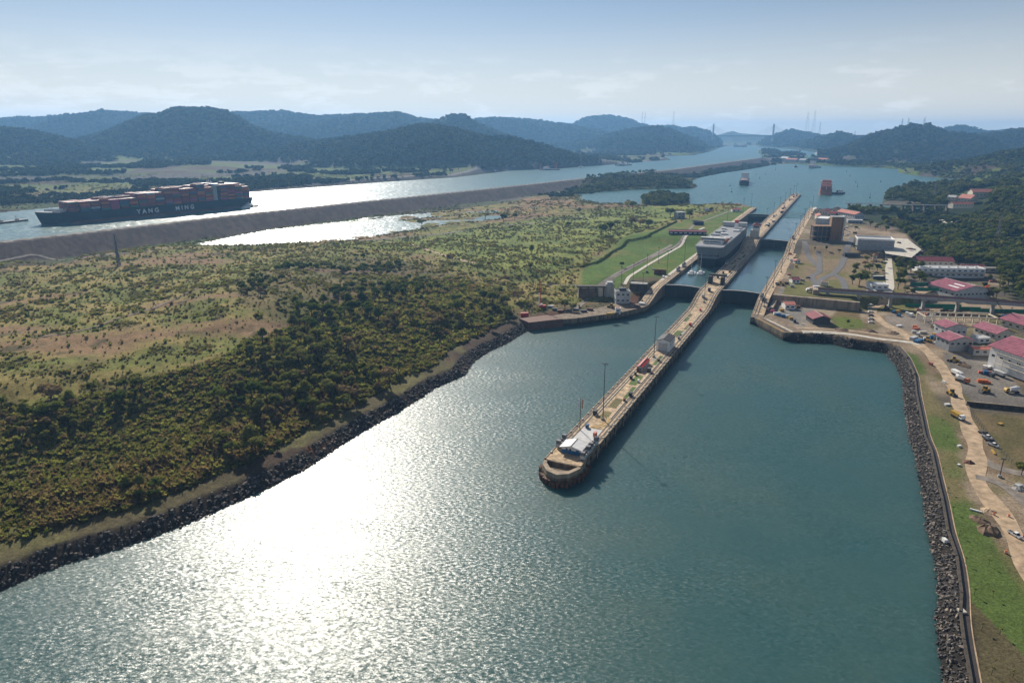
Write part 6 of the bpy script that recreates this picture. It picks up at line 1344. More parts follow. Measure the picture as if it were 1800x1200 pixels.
yacht(1215, 482, 'left of the two white yachts moored behind the lower gate', 19); yacht(1231, 482, 'right of the two white yachts moored behind the lower gate', 22)
# --- ships on the lake
def cargo(px, py, z, ang, label, name, L, B, fb, colr, boot, dk, kind):
    p = spot(px, py, z); g = thing(name, label, 'ship', (p.x, p.y, z), ang); hull(g, L, B, fb, 2, colr, boot, 0, bow=.14, stern=.08, flare=.35, bluff=.14, sheer=.3, n=20)
    mb = MB(); mb.box((0, 0, fb+.1), (B-2, L*.86, .3)); part(mb, 'deck', dk, g); mb = MB(); mb.box((0, -L*.38, fb+7), (B*.8, L*.1, 14)); part(mb, 'deckhouse', 'white' if kind != 'tanker' else 'cream', g); mb = MB(); mb.box((0, -L*.37, fb+14.6), (B, L*.06, 2.6)); part(mb, 'bridge', 'white', g); mb = MB(); mb.box((0, -L*.34, fb+14.8), (B*.9, .3, 1.2)); part(mb, 'bridge_window', 'glass', g)
    mb = MB(); mb.box((0, -L*.45, fb+9), (5, 6, 12), 0, .85); part(mb, 'funnel', colr, g)
    if kind == 'pins':
        for k in range(5):
            for sx_ in (-1, 1): mb = MB(); mb.tube((sx_*B*.4, L*.42-k*7, fb), (sx_*B*.4, L*.42-k*7, fb+12), .6, .5); part(mb, 'deck_post', 'rust', g)
        for k in range(6):
            mb = MB(); mb.box((0, L*.2-k*L*.095, fb+4+k*1.1), (B*.8, L*.085, 8+k*2.2), 0, .9); part(mb, 'deck_cargo', 'salmon' if k % 2 else 'c_brown', g)
    else:
        for k in range(5): mb = MB(); mb.box((0, L*.3-k*L*.13, fb+1.4), (B*.62, L*.1, 2.4)); part(mb, 'hatch', 'lgrey' if k % 2 else 'c_brown', g)
        for k in range(3): mb = MB(); mb.tube((0, L*.24-k*L*.2, fb), (0, L*.24-k*L*.2, fb+14), .7, .4); mb.tube((0, L*.24-k*L*.2, fb+5), (5, L*.24-k*L*.2+9, fb+14), .35); part(mb, 'deck_crane', 'lgrey', g)
    mb = MB(); mb.tube((0, L*.45, fb), (0, L*.45, fb+10), .4, .2); part(mb, 'fore_mast', 'white', g)
    return g
cargo(1308, 323, 18, LZ+math.pi+.12, 'dark hulled cargo ship coming towards the locks on the left of the lake', 'cargo_ship', 150, 24, 10, 'hull_navy', 'hull_navy', 'dgrey', 'b')
cargo(1451, 340, 18, math.pi-.42, 'orange red heavy cargo ship in the middle of the lake', 'cargo_ship', 105, 26, 9, 'hull_orange', 'hull_red', 'c_brown', 'pins')
tug(1473, 341, 18, -1.45, 'white topped tug beside the orange red ship on the lake', 1.1, 'hull_navy')
cargo(1427, 295, 18, LZ+math.pi, 'pale reddish ship just leaving the far locks', 'cargo_ship', 120, 22, 8, 'c_grey', 'hull_red', 'salmon', 'b'); tug(1437, 295, 18, -1.2, 'dark tug right of the ship leaving the far locks', 1.1); tug(1399, 294, 18, 2.6, 'small dark tug near the end of the rock dam on the lake', 1.0)
cargo(1301, 258.5, 27, math.pi+.6, 'hazy white ship under the distant cable bridge', 'cargo_ship', 130, 26, 12, 'lgrey', 'hull_red', 'lgrey', 'b'); cargo(1388, 271, 27, 1.2, 'hazy dark ship moored beyond the tip of the rock dam', 'cargo_ship', 120, 22, 9, 'hull_navy', 'hull_red', 'c_red', 'b')
def buoy(px, py, label, h_=5, z=18):
    p = spot(px, py, z); g = thing('buoy', label, 'buoy', (p.x, p.y, z), px*.1); mb = MB(); mb.tube((0, 0, -.6), (0, 0, 1.1), 1.9, 1.9, 8); part(mb, 'float', 'dgrey', g); mb = MB()
    for a_ in (0, 2.1, 4.2): mb.tube((1.2*math.cos(a_), 1.2*math.sin(a_), 1), (.2*math.cos(a_), .2*math.sin(a_), h_), .16, .1, 4)
    part(mb, 'cage', 'dgrey', g); mb = MB(); mb.box((0, 0, h_+.4), (1.1, 1.1, 1.0)); part(mb, 'topmark', 'green' if px % 2 else 'red', g); return g
for px, py, h_, lb in [(1283, 327, 5, 'small buoy left of the dark cargo ship'), (1286, 338, 7, 'tall buoy marker below the dark cargo ship'), (1335, 314, 5, 'small buoy nearest right of the dark cargo ship'), (1346, 307, 5, 'small buoy behind the dark cargo ship'), (1329, 307, 5, 'small buoy left of two behind the dark cargo ship'), (1488, 302, 6, 'far thin buoy right of the far locks'), (1494, 310, 6, 'second thin buoy right of the far locks'), (1504, 321, 6, 'thin buoy in the middle of the lake'), (1507, 329, 7, 'thin buoy right of the orange red ship tug'), (1548, 320, 5, 'lone buoy on the right of the lake'), (1529, 348, 9, 'tall dark buoy nearest the spillway'), (1363, 299, 8, 'thin marker by the rock dam')]: buoy(px, py, lb, h_)
# ------------------------------------------------------------------ masts, vehicles, deck gear
def mast(parent_loc, label, h_=30, group=None, arm=1.3, name='light_mast', col='dgrey'):
    g = thing(name, label, 'light mast', parent_loc, LZ, group); mb = MB(); mb.tube((0, 0, 0), (0, 0, h_), .30 if h_ > 26 else .2, .16, 6); part(mb, 'pole', col, g); mb = MB(); mb.box((0, 0, .5), (1.5, 1.5, 1)); part(mb, 'footing', 'greyconc', g)
    mb = MB(); mb.tube((-arm, 0, h_), (arm, 0, h_), .14, n=4); mb.tube((0, -arm, h_), (0, arm, h_), .14, n=4); part(mb, 'crossarm', col, g)
    for dx, dy in ((-arm, 0), (arm, 0), (0, -arm), (0, arm)): mb = MB(); mb.box((dx, dy, h_-.2), (.6, .6, .35)); part(mb, 'lamp', col, g)
    return g
mast(lk(-313, 1, 6.1), 'tall slim light mast on the centre wall nearest its blunt tip', 31); mast(lk(-199, -1.6, 6.1), 'tall slim light mast on the centre wall beside the white shed', 28)
for s, t, lb in [(-40, 1, 'light mast on the centre wall below the lower gates'), (88, 2, 'pale headed light mast on the centre wall at the car carrier bow'), (150, 44, ''), ]:
    if lb: mast(lk(s, t, deckf(s)), lb, 22)
seq = [(-36, 'by the square wall corner'), (30, 'just above the lower gates'), (108, 'along the first lawn'), (190, 'in front of the curving path'), (262, 'below the middle gate'), (340, 'beside the brown tower'), (430, 'beyond the brown tower'), (540, 'by the crowded roofs'), (640, 'near the lake end of the east wall')]
for s, lb in seq: mast(lk(s, 50, deckf(s)), 'slim light mast on the east wall '+lb, 25)
seq = [(-50, 'beside the concrete bastion'), (40, 'at the yachts'), (120, 'at the car carrier bow'), (400, 'beyond the navy depot'), (560, 'at the upper gate'), (660, 'at the lake end')]
for s, lb in seq: mast(lk(s, -51, deckf(s)), 'slim light mast on the west wall '+lb, 25)
for s, lb in [(420, 'beyond the red roofed control tower'), (520, 'below the upper gate'), (620, 'above the upper gate'), (720, 'where the wall runs out into the lake'), (820, 'on the long lake pier, third from its end'), (910, 'on the long lake pier, second from its end'), (985, 'at the far end of the long lake pier')]: mast(lk(s, 0, 21), 'slim light mast on the centre wall '+lb, 24)
for px, py, lb in [(1092, 500, 'dark lamp post by the gravel track, nearest the control house'), (1113, 493, 'dark lamp post on the lawn edge, second from the control house'), (1137, 476, 'dark lamp post in the middle of the lawn'), (1157, 462, 'dark lamp post on the upper lawn')]:
    g_ = ground(px, py, 13); mast(g_, lb, 17, None, .8, 'lamp_post')
for px, py, lb in [(1757, 838, 'dark lamp post at the dirt road fork near the right edge'), (1775, 560, 'lamp post among the magenta roofs')]: mast(spot(px, py, 6), lb, 9, None, .6, 'lamp_post')
# arrow signal mast near the tip
p = lk(-330, -5.5, 6.1); g = thing('arrow_signal', 'thin signal mast with red and white arrow board near the tip of the centre wall', 'signal mast', p, LZ); mb = MB(); mb.tube((0, 0, 0), (0, 0, 17), .22, .14); part(mb, 'pole', 'rust', g)
for x in (-1, 1): mb = MB(); mb.box((x*.9, 0, 14), (.45, .3, 5)); part(mb, 'signal_board', 'salmon' if x > 0 else 'white', g)
# pylons and aerials
def aerial(px, py0, py1, Y, w_, label, name='radio_mast', cat='radio mast', m='steel'):
    u = px-900; F = 1200*_c-(py0-600)*_s; D = 1200*_s+(py0-600)*_c; x = u/F*Y; z0 = EYE_Z-Y*D/F; F1 = 1200*_c-(py1-600)*_s; D1 = 1200*_s+(py1-600)*_c; z1 = EYE_Z-Y*D1/F1; z0 = gz(x, Y); g = thing(name, label, cat, (x, Y, z0)); h_ = z1-z0; mb = MB(); r_ = w_
    for k in range(3):
        a_, b_ = k*2.09, k*2.09+2.09; mb.tube((w_*math.cos(a_), w_*math.sin(a_), 0), (w_*.15*math.cos(a_), w_*.15*math.sin(a_), h_), .5, .3, 4)
    part(mb, 'leg', m, g); mb = MB(); n_ = 9
    for j in range(n_):
        f0, f1 = j/n_, (j+1)/n_
        for k in range(3):
            a_, b_ = k*2.09, k*2.09+2.09; q0, q1 = w_*(1-.85*f0), w_*(1-.85*f1); mb.tube((q0*math.cos(a_), q0*math.sin(a_), h_*f0), (q1*math.cos(b_), q1*math.sin(b_), h_*f1), .28, n=3)
    mb.build('lattice', M[m], g, 'stuff'); return g
for a in [(1417, 232, 197, 5200, 26, 'tallest hazy radio mast above the ridge right of the cable bridge'), (1429, 232, 194, 5250, 20, 'second hazy radio mast above the ridge right of the cable bridge'), (1440, 235, 214, 5300, 12, 'short third radio mast above the ridge'), (1502, 240, 230, 5000, 10, 'tiny mast in the gap left of the big right hill'), (1183, 226, 195, 5600, 22, 'hazy radio mast left of the cable bridge'), (1128, 222, 197, 5900, 12, 'left of a pair of thin masts on the distant ridge'), (1133, 222, 197, 5900, 12, 'right of a pair of thin masts on the distant ridge'), (1052, 206, 197, 6800, 10, 'small mast on top of the far flat hill'),
          (1585, 222, 208, 3650, 7, 'left mast on the big right hill'), (1596, 220, 207, 3650, 7, 'middle mast on the big right hill'), (1624, 220, 206, 3650, 9, 'right mast on the big right hill'), (1022, 250, 237, 2500, 3, 'small pylon on the dark terraced point'), (1639, 361, 322, 1330, 4.5, 'grey lattice pylon beside the spillway dam'), (1756, 408, 380, 880, 3.5, 'pale pylon in the east woodland'), (205, 440, 410, 700, 1.6, 'thin lattice pylon at the foot of the rock dam')]: aerial(*a)
# red drilling rig / crane on the west approach
p = spot(949, 542, 5.5); g = thing('drilling_rig', 'tall red and white drilling rig mast at the west end of the approach wall', 'drilling rig', (p.x, p.y, gz(p.x, p.y)), .2)
mb = MB()
for x, y in ((-.7, -.7), (.7, -.7), (.7, .7), (-.7, .7)): mb.tube((x, y, 1), (x, y, 24), .18, n=4)
for k in range(11): mb.tube((-.7, -.7, 2+k*2), (.7, -.7, 4+k*2), .12, n=3); mb.tube((.7, -.7, 2+k*2), (.7, .7, 4+k*2), .12, n=3); mb.tube((-.7, .7, 2+k*2), (-.7, -.7, 4+k*2), .12, n=3)
part(mb, 'lattice_mast', 'red', g); mb = MB(); mb.box((-1.0, -.8, 7.5), (.7, .5, 13)); part(mb, 'white_sleeve', 'white', g); mb = MB(); mb.box((2, 0, 1.9), (6, 3.4, 2.2)); part(mb, 'body', 'red', g); mb = MB(); mb.box((1.2, 0, 3.5), (1.8, 2, 1.6)); part(mb, 'cab', 'white', g)
for y in (-1.7, 1.7): mb = MB(); mb.box((2, y, .5), (6.5, .8, 1)); part(mb, 'track', 'black', g)
p = spot(922, 556, 5); g = thing('skip_container', 'bright red skip container on the bank left of the approach wall', 'skip', (p.x, p.y, gz(p.x, p.y)), .15); mb = MB(); mb.box((0, 0, 1.6), (6.4, 2.6, 3)); part(mb, 'body', 'red', g); mb = MB(); mb.box((0, 0, 3.2), (6.6, 2.8, .25)); part(mb, 'rim', 'salmon', g)
for k in range(5): mb = MB(); mb.box((-2.5+k*1.25, -1.36, 1.6), (.16, .14, 2.7)); part(mb, 'rib', 'red', g)
# lattice boom crane over the yards
p = spot(1768, 562, 6); g = thing('boom_crane', 'crawler crane with a dark lattice boom leaning across the viaduct', 'crane', (p.x, p.y, 6), .3); mb = MB(); mb.box((0, 0, 2.6), (6, 3.6, 3)); part(mb, 'body', 'blue', g)
mb = MB(); e_ = Vector((-17, 8, 26)); 
for o_ in ((-.5, -.5), (.5, -.5), (.5, .5), (-.5, .5)): mb.tube((o_[0], o_[1], 3), (e_.x+o_[0]*.4, e_.y+o_[1]*.4, e_.z), .13, n=4)
for k in range(14): q0 = e_*(k/14); q1 = e_*((k+1)/14); mb.tube((q0.x-.5, q0.y-.5, q0.z+3*(1-k/14)), (q1.x+.5, q1.y+.5, q1.z+3*(1-(k+1)/14)), .09, n=3)
part(mb, 'lattice_boom', 'dgrey', g)
for y in (-2, 2): mb = MB(); mb.box((0, y, .6), (6.6, 1, 1.2)); part(mb, 'track', 'black', g)
# vehicles
def make_car(name, label, colr, kind, loc, rz, group=None, s=1):
    g = thing(name, label, 'pickup truck' if kind == 'pickup' else 'car', loc, rz, group, s)
    if kind == 'car': pr = [(-2.2, .35), (-2.2, .85), (-1.7, 1.0), (2.1, .95), (2.25, .6), (2.2, .35)]; cb_ = [(-1.5, .98), (-1.1, 1.5), (.5, 1.5), (1.2, .98)]
    elif kind == 'van': pr = [(-2.5, .35), (-2.5, 1.3), (2.3, 1.2), (2.5, .7), (2.45, .35)]; cb_ = [(-2.4, 1.25), (-2.3, 2.1), (1.2, 2.1), (2.0, 1.2)]
    else: pr = [(-2.6, .4), (-2.6, 1.0), (2.4, 1.05), (2.6, .7), (2.55, .4)]; cb_ = [(-.5, 1.02), (-.2, 1.75), (1.0, 1.75), (1.6, 1.02)]
    mb = MB(); mb.side(pr, -.88, .88); part(mb, 'body', colr, g); mb = MB(); mb.side(cb_, -.78, .78); part(mb, 'cabin', colr, g)
    mb = MB(); f0, f1 = cb_[0], cb_[-1]; gl = [(f0[0]+.12, f0[1]+.06), (cb_[1][0]+.05, cb_[1][1]-.1), (cb_[2][0]-.02, cb_[2][1]-.1), (f1[0]-.12, f1[1]+.06)]; mb.side(gl, -.8, .8); part(mb, 'window', 'glass', g)
    mb = MB(); a_, b_ = cb_[2], cb_[3]; mb.add([(-.7, a_[0]+.05, a_[1]-.02), (.7, a_[0]+.05, a_[1]-.02), (.72, b_[0]+.03, b_[1]+.05), (-.72, b_[0]+.03, b_[1]+.05)], [(3, 2, 1, 0)]); part(mb, 'windscreen', 'glass', g)
    if kind == 'pickup': mb = MB(); mb.box((0, -1.6, 1.02), (1.5, 1.7, .1)); part(mb, 'load_bed', 'dgrey', g)
    for x in (-.82, .82):
        for y in (-1.45, 1.4): mb = MB(); mb.tube((x-.1, y, .34), (x+.1, y, .34), .34, .34, 10); part(mb, 'wheel', 'black', g)
    return g
protos_ = {}
def car(px, py, z, colr, kind, rz, label, group=None, z0=8):
    p = spot(px, py, z) if z is not None else ground(px, py, z0)
    nm_ = dict(car='parked_car', van='parked_van', pickup='pickup_truck')[kind]; k = (colr, kind)
    if k in protos_: return copy_tree(protos_[k], p, rz, label, group)
    protos_[k] = make_car(nm_, label, colr, kind, p, rz, group); return protos_[k]
car(1783, 941, 6.1, 'white', 'pickup', math.pi+.25, 'white pickup driving on the dirt road near the right edge')
for i, (px, py) in enumerate([(1729, 763), (1734, 769), (1740, 776), (1745, 783)]):
    car(px, py, 6.1, ['dgrey', 'white', 'dgrey', 'white'][i], 'pickup', .42+math.pi, ['dark', 'white', 'dark', 'white'][i]+' pickup parked by the dark fence, '+['farthest', 'second', 'third', 'nearest'][i]+' in its row')
for i in range(6): car(1530+i*.2, 537+i*6, 6.2, ['white', 'lgrey', 'white', 'navy', 'lgrey', 'white'][i], 'car', math.pi/2-.05, ['white', 'silver', 'white', 'dark blue', 'silver', 'white'][i]+' car in the row left of the dirt road bend, '+['farthest', 'second', 'third', 'fourth', 'fifth', 'nearest'][i])
random.seed(5); cc = {'white': 'white', 'lgrey': 'silver', 'navy': 'dark blue', 'dgrey': 'black', 'c_red': 'red', 'grey': 'grey'}
for i in range(26):
    r_, c_ = divmod(i, 7); k = random.choice(('white', 'white', 'lgrey', 'navy', 'dgrey', 'grey', 'c_red')); px = 1596+c_*4.6+r_*5; py = 438+r_*5.2+c_*1.0
    car(px, py, None, k, random.choice(('car', 'car', 'van')), .4+random.uniform(-.05, .05), '%s car in the crowded car park by the maroon hall, %s row, %s' % (cc[k], ('back', 'second', 'third', 'front')[r_], ('leftmost', 'second', 'third', 'middle', 'fifth', 'sixth', 'rightmost')[c_]), None, 11)
more = [(1580, 428, 'dgrey', 'van', 'black van alone on the pale paved yard'), (1563, 448, 'navy', 'van', 'dark blue van at the corner of the blank warehouse'), (1569, 450, 'lgrey', 'car', 'silver car at the corner of the blank warehouse'), (1552, 476, 'dgrey', 'car', 'black car by the lane behind the carport'), (1546, 470, 'grey', 'car', 'grey car by the lane behind the carport'), (1540, 480, 'dgrey', 'car', 'black car beside the carport'), (1550, 462, 'dgrey', 'van', 'dark van beside the little pointed tower'), (1487, 405, 'white', 'van', 'white van at the foot of the brown tower, first of three'), (1493, 408, 'lgrey', 'car', 'silver car at the foot of the brown tower'), (1488, 414, 'white', 'car', 'white car on the service road top'), (1509, 402, 'lgrey', 'car', 'silver car under the grey blue pump house'), (1489, 399, 'white', 'van', 'white van behind the brown tower'), (1536, 514, 'white', 'van', 'white van below the white office'), (1523, 513, 'white', 'car', 'white car left of the white office'), (1410, 494, 'grey', 'van', 'grey van on the lawn beside the curving path'), (1420, 489, 'navy', 'car', 'dark blue car on the lawn beside the curving path'), (1387, 484, 'c_red', 'car', 'dark red car on the lawn by the east wall'), (1420, 510, 'white', 'van', 'white van at the end of the viaduct'), (1350, 520, 'white', 'van', 'white van on the east approach deck'), (1370, 552, 'white', 'pickup', 'white pickup on the corner yard'), (1397, 566, 'navy', 'van', 'dark van beside the maroon open shed')]
for px, py, k, kd, lb in more: car(px, py, 6.1 if lb.startswith(('white van on the east', 'white pickup on', 'dark van beside the maroon')) else None, k, kd, random.choice((.3, LZ, 1.4)), lb, None, 13)
for px, py, k, kd, lb in [(1137, 479, 'dgrey', 'van', 'dark van on the lawn path'), (1148, 474, 'grey', 'car', 'grey car on the lawn path'), (1180, 440, 'navy', 'car', 'dark car high on the lawn path'), (1166, 488, 'white', 'van', 'white van on the west deck beside the gate'), (1290, 373, 'navy', 'car', 'dark car near the mule shed')]: car(px, py, None, k, kd, LZ+.2, lb, None, 14)
def truck(px, py, z, rz, label, cab, load, kind='tipper', name='dump_truck'):
    p = spot(px, py, z); g = thing(name, label, 'truck', p, rz); mb = MB(); mb.box((0, 0, .95), (2.3, 8, .4)); part(mb, 'chassis', 'dgrey', g); mb = MB(); mb.side([(2.0, 1.1), (2.0, 3.0), (3.5, 3.0), (4.1, 2.0), (4.1, 1.1)], -1.2, 1.2); part(mb, 'cab', cab, g); mb = MB(); mb.side([(2.3, 2.0), (2.3, 2.8), (3.4, 2.8), (3.95, 2.0)], -1.22, 1.22); part(mb, 'window', 'glass', g)
    mb = MB()
    if kind == 'tipper': mb.box((0, -1.3, 2.2), (2.5, 5.6, 1.9), 0, 1.08); part(mb, 'tipper_body', load, g)
    elif kind == 'mixer': mb.tube((0, 1.2, 2.2), (0, -2.4, 2.9), 1.15, 1.35, 10); mb.tube((0, -2.4, 2.9), (0, -4.1, 3.4), 1.35, .6, 10); part(mb, 'mixer_drum', load, g)
    else: mb.box((0, -1.2, 2.6), (2.4, 5.8, 2.8)); part(mb, 'cargo_box', load, g)
    for x in (-1.1, 1.1):
        for y in (-3, -1.9, 2.9): mb = MB(); mb.tube((x-.18, y, .52), (x+.18, y, .52), .52, .52, 10); part(mb, 'wheel', 'black', g)
    return g
truck(1683, 735, 6.1, math.pi+.10, 'white cabbed dump truck with a yellow body on the dirt road', 'white', 'yellow'); truck(1691, 671, 6.1, math.pi+.5, 'orange and white concrete mixer truck beside the dirt road', 'orange', 'white', 'mixer', 'mixer_truck'); truck(1778, 690, 6.1, 1.5, 'yellow concrete mixer truck with a white drum by the scaffolded hall', 'yellow', 'white', 'mixer', 'mixer_truck')
truck(1682, 660, 6.1, math.pi+.1, 'long white truck with a raised chute beside the dirt road', 'white', 'white', 'tipper'); truck(1755, 660, 6.1, .2, 'white flatbed truck under the scaffolded hall', 'white', 'lgrey', 'tipper', 'flatbed_truck'); truck(1432, 510, 13.2, 1.4, 'white and red box truck at the end of the viaduct', 'red', 'white', 'box', 'box_truck'); truck(1425, 513, 13.2, 1.4, 'pale box truck left of the viaduct end', 'white', 'cream', 'box', 'box_truck')
def loader(px, py, z, rz, label, name='wheel_loader', colr='yellow'):
    p = spot(px, py, z); g = thing(name, label, 'digger', p, rz); mb = MB(); mb.box((0, -.8, 1.6), (2.2, 4.4, 1.4), 0, .9); part(mb, 'body', colr, g); mb = MB(); mb.box((0, .2, 3), (1.8, 1.6, 1.5), 0, .9); part(mb, 'cab', 'glass', g); mb = MB(); mb.box((0, .2, 3.85), (1.9, 1.8, .15)); part(mb, 'cab_roof', colr, g)
    for x in (-.7, .7): mb = MB(); mb.tube((x, 1, 1.8), (x, 3.4, 1.0), .2, n=4); part(mb, 'arm', colr, g)
    mb = MB(); mb.side([(3.2, .2), (3.2, 1.4), (3.5, 1.4), (4.3, .3), (4.2, .2)], -1.4, 1.4); part(mb, 'bucket', 'dgrey', g)
    for x in (-1.1, 1.1):
        for y in (-2, 1.5): mb = MB(); mb.tube((x-.3, y, .8), (x+.3, y, .8), .8, .8, 10); part(mb, 'wheel', 'black', g)
    return g
loader(1672, 694, 6.1, math.pi, 'yellow loader working on the dirt road edge'); loader(1731, 689, 6.1, 1.9, 'yellow loader on the paved yard by the boundary wall'); loader(1677, 636, 6.1, .8, 'yellow topped digger on brown earth near the grey house'); loader(1630, 600, 6.1, .2, 'yellow digger between the scrap sheds and the road'); loader(1075, 541, 6.1, .8, 'small yellow forklift left of the square control house'); loader(1557, 545, 6.1, 2, 'dark digger beside the dirt road under the viaduct', colr='rust'); loader(1372, 501, 13.1, 1.2, 'yellow forklift on the east lock deck')
# boundary wall, fences, earth heaps
p = spot(1698, 712, 6); q_ = spot(1880, 730, 6); v_ = q_-p; g = thing('boundary_wall', 'low dark boundary wall in front of the paved yard', 'wall', p, math.atan2(v_.y, v_.x)); mb = MB(); mb.box((v_.length/2, 0, 1.2), (v_.length, .5, 2.4)); part(mb, 'wall', 'darkconc', g); mb = MB(); mb.box((v_.length/2, 0, 2.5), (v_.length, .7, .2)); part(mb, 'coping', 'concrete', g)
fp = [(1696, 710), (1712, 735), (1735, 765), (1760, 795), (1782, 820)]
g = thing('wire_fence', 'dark wire fence running down beside the parked pickups', 'fence')
for a_, b_ in zip(fp, fp[1:]):
    A_, B_ = spot(*a_, 6), spot(*b_, 6); n_ = max(1, int((B_-A_).length/3))
    for k in range(n_): q = A_.lerp(B_, k/n_); mb = MB(); mb.tube(q, q+Vector((0, 0, 2.2)), .08, n=4); part(mb, 'post', 'dgrey', g)
    mb = MB()
    for z_ in (.3, 1.1, 2.0): mb.tube(A_+Vector((0, 0, z_)), B_+Vector((0, 0, z_)), .06, n=3)
    part(mb, 'wire', 'dgrey', g)
def heap(px, py, z, r_, h_, m, label, seed, name='earth_heap'):
    p = spot(px, py, z); rr = random.Random(seed); V = [(0, 0, h_)]; n_ = 14
    for j, (f, hh) in enumerate(((.35, .8), (.7, .38), (1, -.1))):
        for i in range(n_): a_ = 6.283*i/n_; q = r_*f*rr.uniform(.75, 1.2); V.append((q*math.cos(a_)*1.3, q*math.sin(a_), h_*hh*rr.uniform(.7, 1.2)))
    F = [(0, 1+i, 1+(i+1) % n_) for i in range(n_)]
    for j in range(2):
        for i in range(n_): F.append((1+j*n_+i, 1+(j+1)*n_+i, 1+(j+1)*n_+(i+1) % n_, 1+j*n_+(i+1) % n_))
    mb = MB(); mb.add(V, F); o = mb.build(name, M[m]); o.location = p; o.rotation_euler = (0, 0, seed); return tag(o, label, 'heap')
heap(1737, 932, 6, 4.2, 2.6, 'dirt2', 'brown earth heap in the grass beside the road', 1); heap(1722, 914, 6, 3.2, 1.5, 'dirt2', 'smaller reddish earth heap left of the brown one', 2); heap(1703, 813, 6, 2.2, 1.4, 'rust', 'rusty scrap heap beside the road bend', 3); heap(1738, 898, 6, 3, 1.0, 'dirt', 'pale sand heap at the road side', 4); heap(1528, 582, 6, 5, 1.8, 'dirt2', 'dark earth heap below the garden lawn', 5); heap(1480, 580, 6, 5, 1.5, 'dirt2', 'brown earth heap behind the shore road', 6); heap(1570, 585, 6, 5, 1.4, 'dirt2', 'brown earth heap at the road junction', 7); heap(1690, 640, 6, 5, 1.6, 'dirt2', 'brown earth heap behind the digger', 8); heap(1790, 860, 6, 2.4, 1.2, 'greyconc', 'grey rubble heap at the right edge', 9); heap(1645, 590, 6, 5, 1.2, 'gravel', 'gravel heap before the unfinished frame', 10)
# debris: pipes, planks, boxes
def stackbox(px, py, z, dims, m, rz, name, label, cat, lid=None):
    p = spot(px, py, z) if z is not None else ground(px, py, 10); o = thing(name, label, cat, p, rz); mb = MB(); mb.box((0, 0, dims[2]/2+.1), dims); part(mb, 'body', m, o); mb = MB(); mb.box((0, 0, dims[2]+.16), (dims[0]*1.03, dims[1]*1.03, .14)); part(mb, 'top_cover', lid or m, o); mb = MB(); mb.box((0, 0, .08), (dims[0]*.9, dims[1]*.9, .16)); part(mb, 'skid', 'dgrey', o); return o
for a in [(1606, 597, 6, (7, 3, 2.2), 'lgrey', .6, 'scrap_container', 'pale scrap container by the dirt road junction', 'container'), (1614, 601, 6, (8, 3, 1.6), 'blue', .6, 'scrap_container', 'blue grey scrap container by the dirt road junction', 'container'), (1580, 574, 6, (4, 2, 1), 'white', .2, 'storage_box', 'small white box beside the dirt road curve', 'box'), (1645, 604, 6, (3, 2, 1.2), 'white', .4, 'storage_box', 'white box left of the grey house', 'box'), (1659, 673, 6, (.8, 2.6, 1.2), 'white', .2, 'water_tank', 'small white tank beside the grass strip, upper', 'tank'), (1636, 641, 6, (1.6, 2.2, 1.4), 'salmon', .3, 'water_tank', 'pink and white tank beside the grass strip', 'tank'), (1665, 712, 6, (2.8, 1.4, .8), 'white', .1, 'storage_box', 'pale box on the road verge below the loader', 'box'),
          (1686, 785, 6, (1.6, 1.2, .7), 'white', .1, 'concrete_block', 'white block on the grass strip, upper of two', 'block'), (1685, 818, 6, (1.4, 1.0, .6), 'white', .5, 'concrete_block', 'white block on the grass strip, lower of two', 'block'), (1758, 746, 6, (2.4, 1.6, .6), 'yellow', .4, 'concrete_block', 'pale yellow block in the fenced field', 'block'), (1746, 795, 6, (5, .8, .4), 'yellow', 1.2, 'timber_stack', 'yellowish plank pile by the fence', 'planks'), (1715, 898, 6, (.6, 4, .4), 'white', .9, 'pipe_stack', 'white pipe lying by the brown earth heap', 'pipe'), (1660, 952, 6, (1.2, 1.8, 1.2), 'white', 0, 'marker_box', 'white box on the stone wall edge by the water', 'box'), (1690, 1075, 6, (2, 2, .5), 'palecon', 0, 'manhole_cap', 'pale square slab beside the lower stone wall', 'slab'), (1790, 855, 6, (3, 2, .9), 'lgrey', .3, 'concrete_block', 'grey block by the right edge track', 'block')]: stackbox(*a)
for i, (px, py) in enumerate([(1747, 905), (1773, 908), (1768, 972), (1799, 945)]):
    p = spot(px, py, 6); g = thing('traffic_barrel', 'orange road barrel on the dirt road, '+['upper left', 'upper right', 'in the grass lower down', 'at the right edge'][i], 'barrel', p); mb = MB(); mb.tube((0, 0, .05), (0, 0, 1.2), .5, .4, 8); part(mb, 'body', 'orange', g); mb = MB(); mb.tube((0, 0, .5), (0, 0, .75), .49, .47, 8); part(mb, 'band', 'white', g)
# young staked trees on the grass strip
for i, (px, py) in enumerate([(1656, 830), (1665, 866), (1675, 900), (1686, 942), (1697, 990), (1712, 1045), (1725, 1108), (1743, 1185), (1738, 994), (1745, 1050), (1757, 1115), (1780, 1190), (1655, 745), (1664, 775), (1612, 668), (1618, 705)]):
    p = spot(px, py, 6); g = thing('sapling', 'thin staked sapling on the grass strip, '+('x counted from the far end' % (i+1) if False else ['beside the rusty scrap heap', 'above the road curve', 'left of the reddish heap', 'left of the brown heap', 'below the brown heap', 'in mid strip below the road', 'near the pale slab', 'at the bottom edge, left', 'right of mid strip, upper', 'right of mid strip, middle', 'right of mid strip, lower', 'at the bottom edge, right', 'level with the yellow dump truck', 'below the yellow dump truck', 'at the far end by the water bend', 'second from the far end'][i]), 'sapling', p, i)
    mb = MB(); mb.tube((0, 0, 0), (.1, 0, 2.2), .09, .05, 5); part(mb, 'stake', 'bark', g); me = sm[i % 4].copy(); me.materials.clear(); me.materials.append(M['leaf2']); o = mesh_obj('crown', me, None, g); o.location = (.1, 0, 2.4); o.scale = (.7, .7, .6)
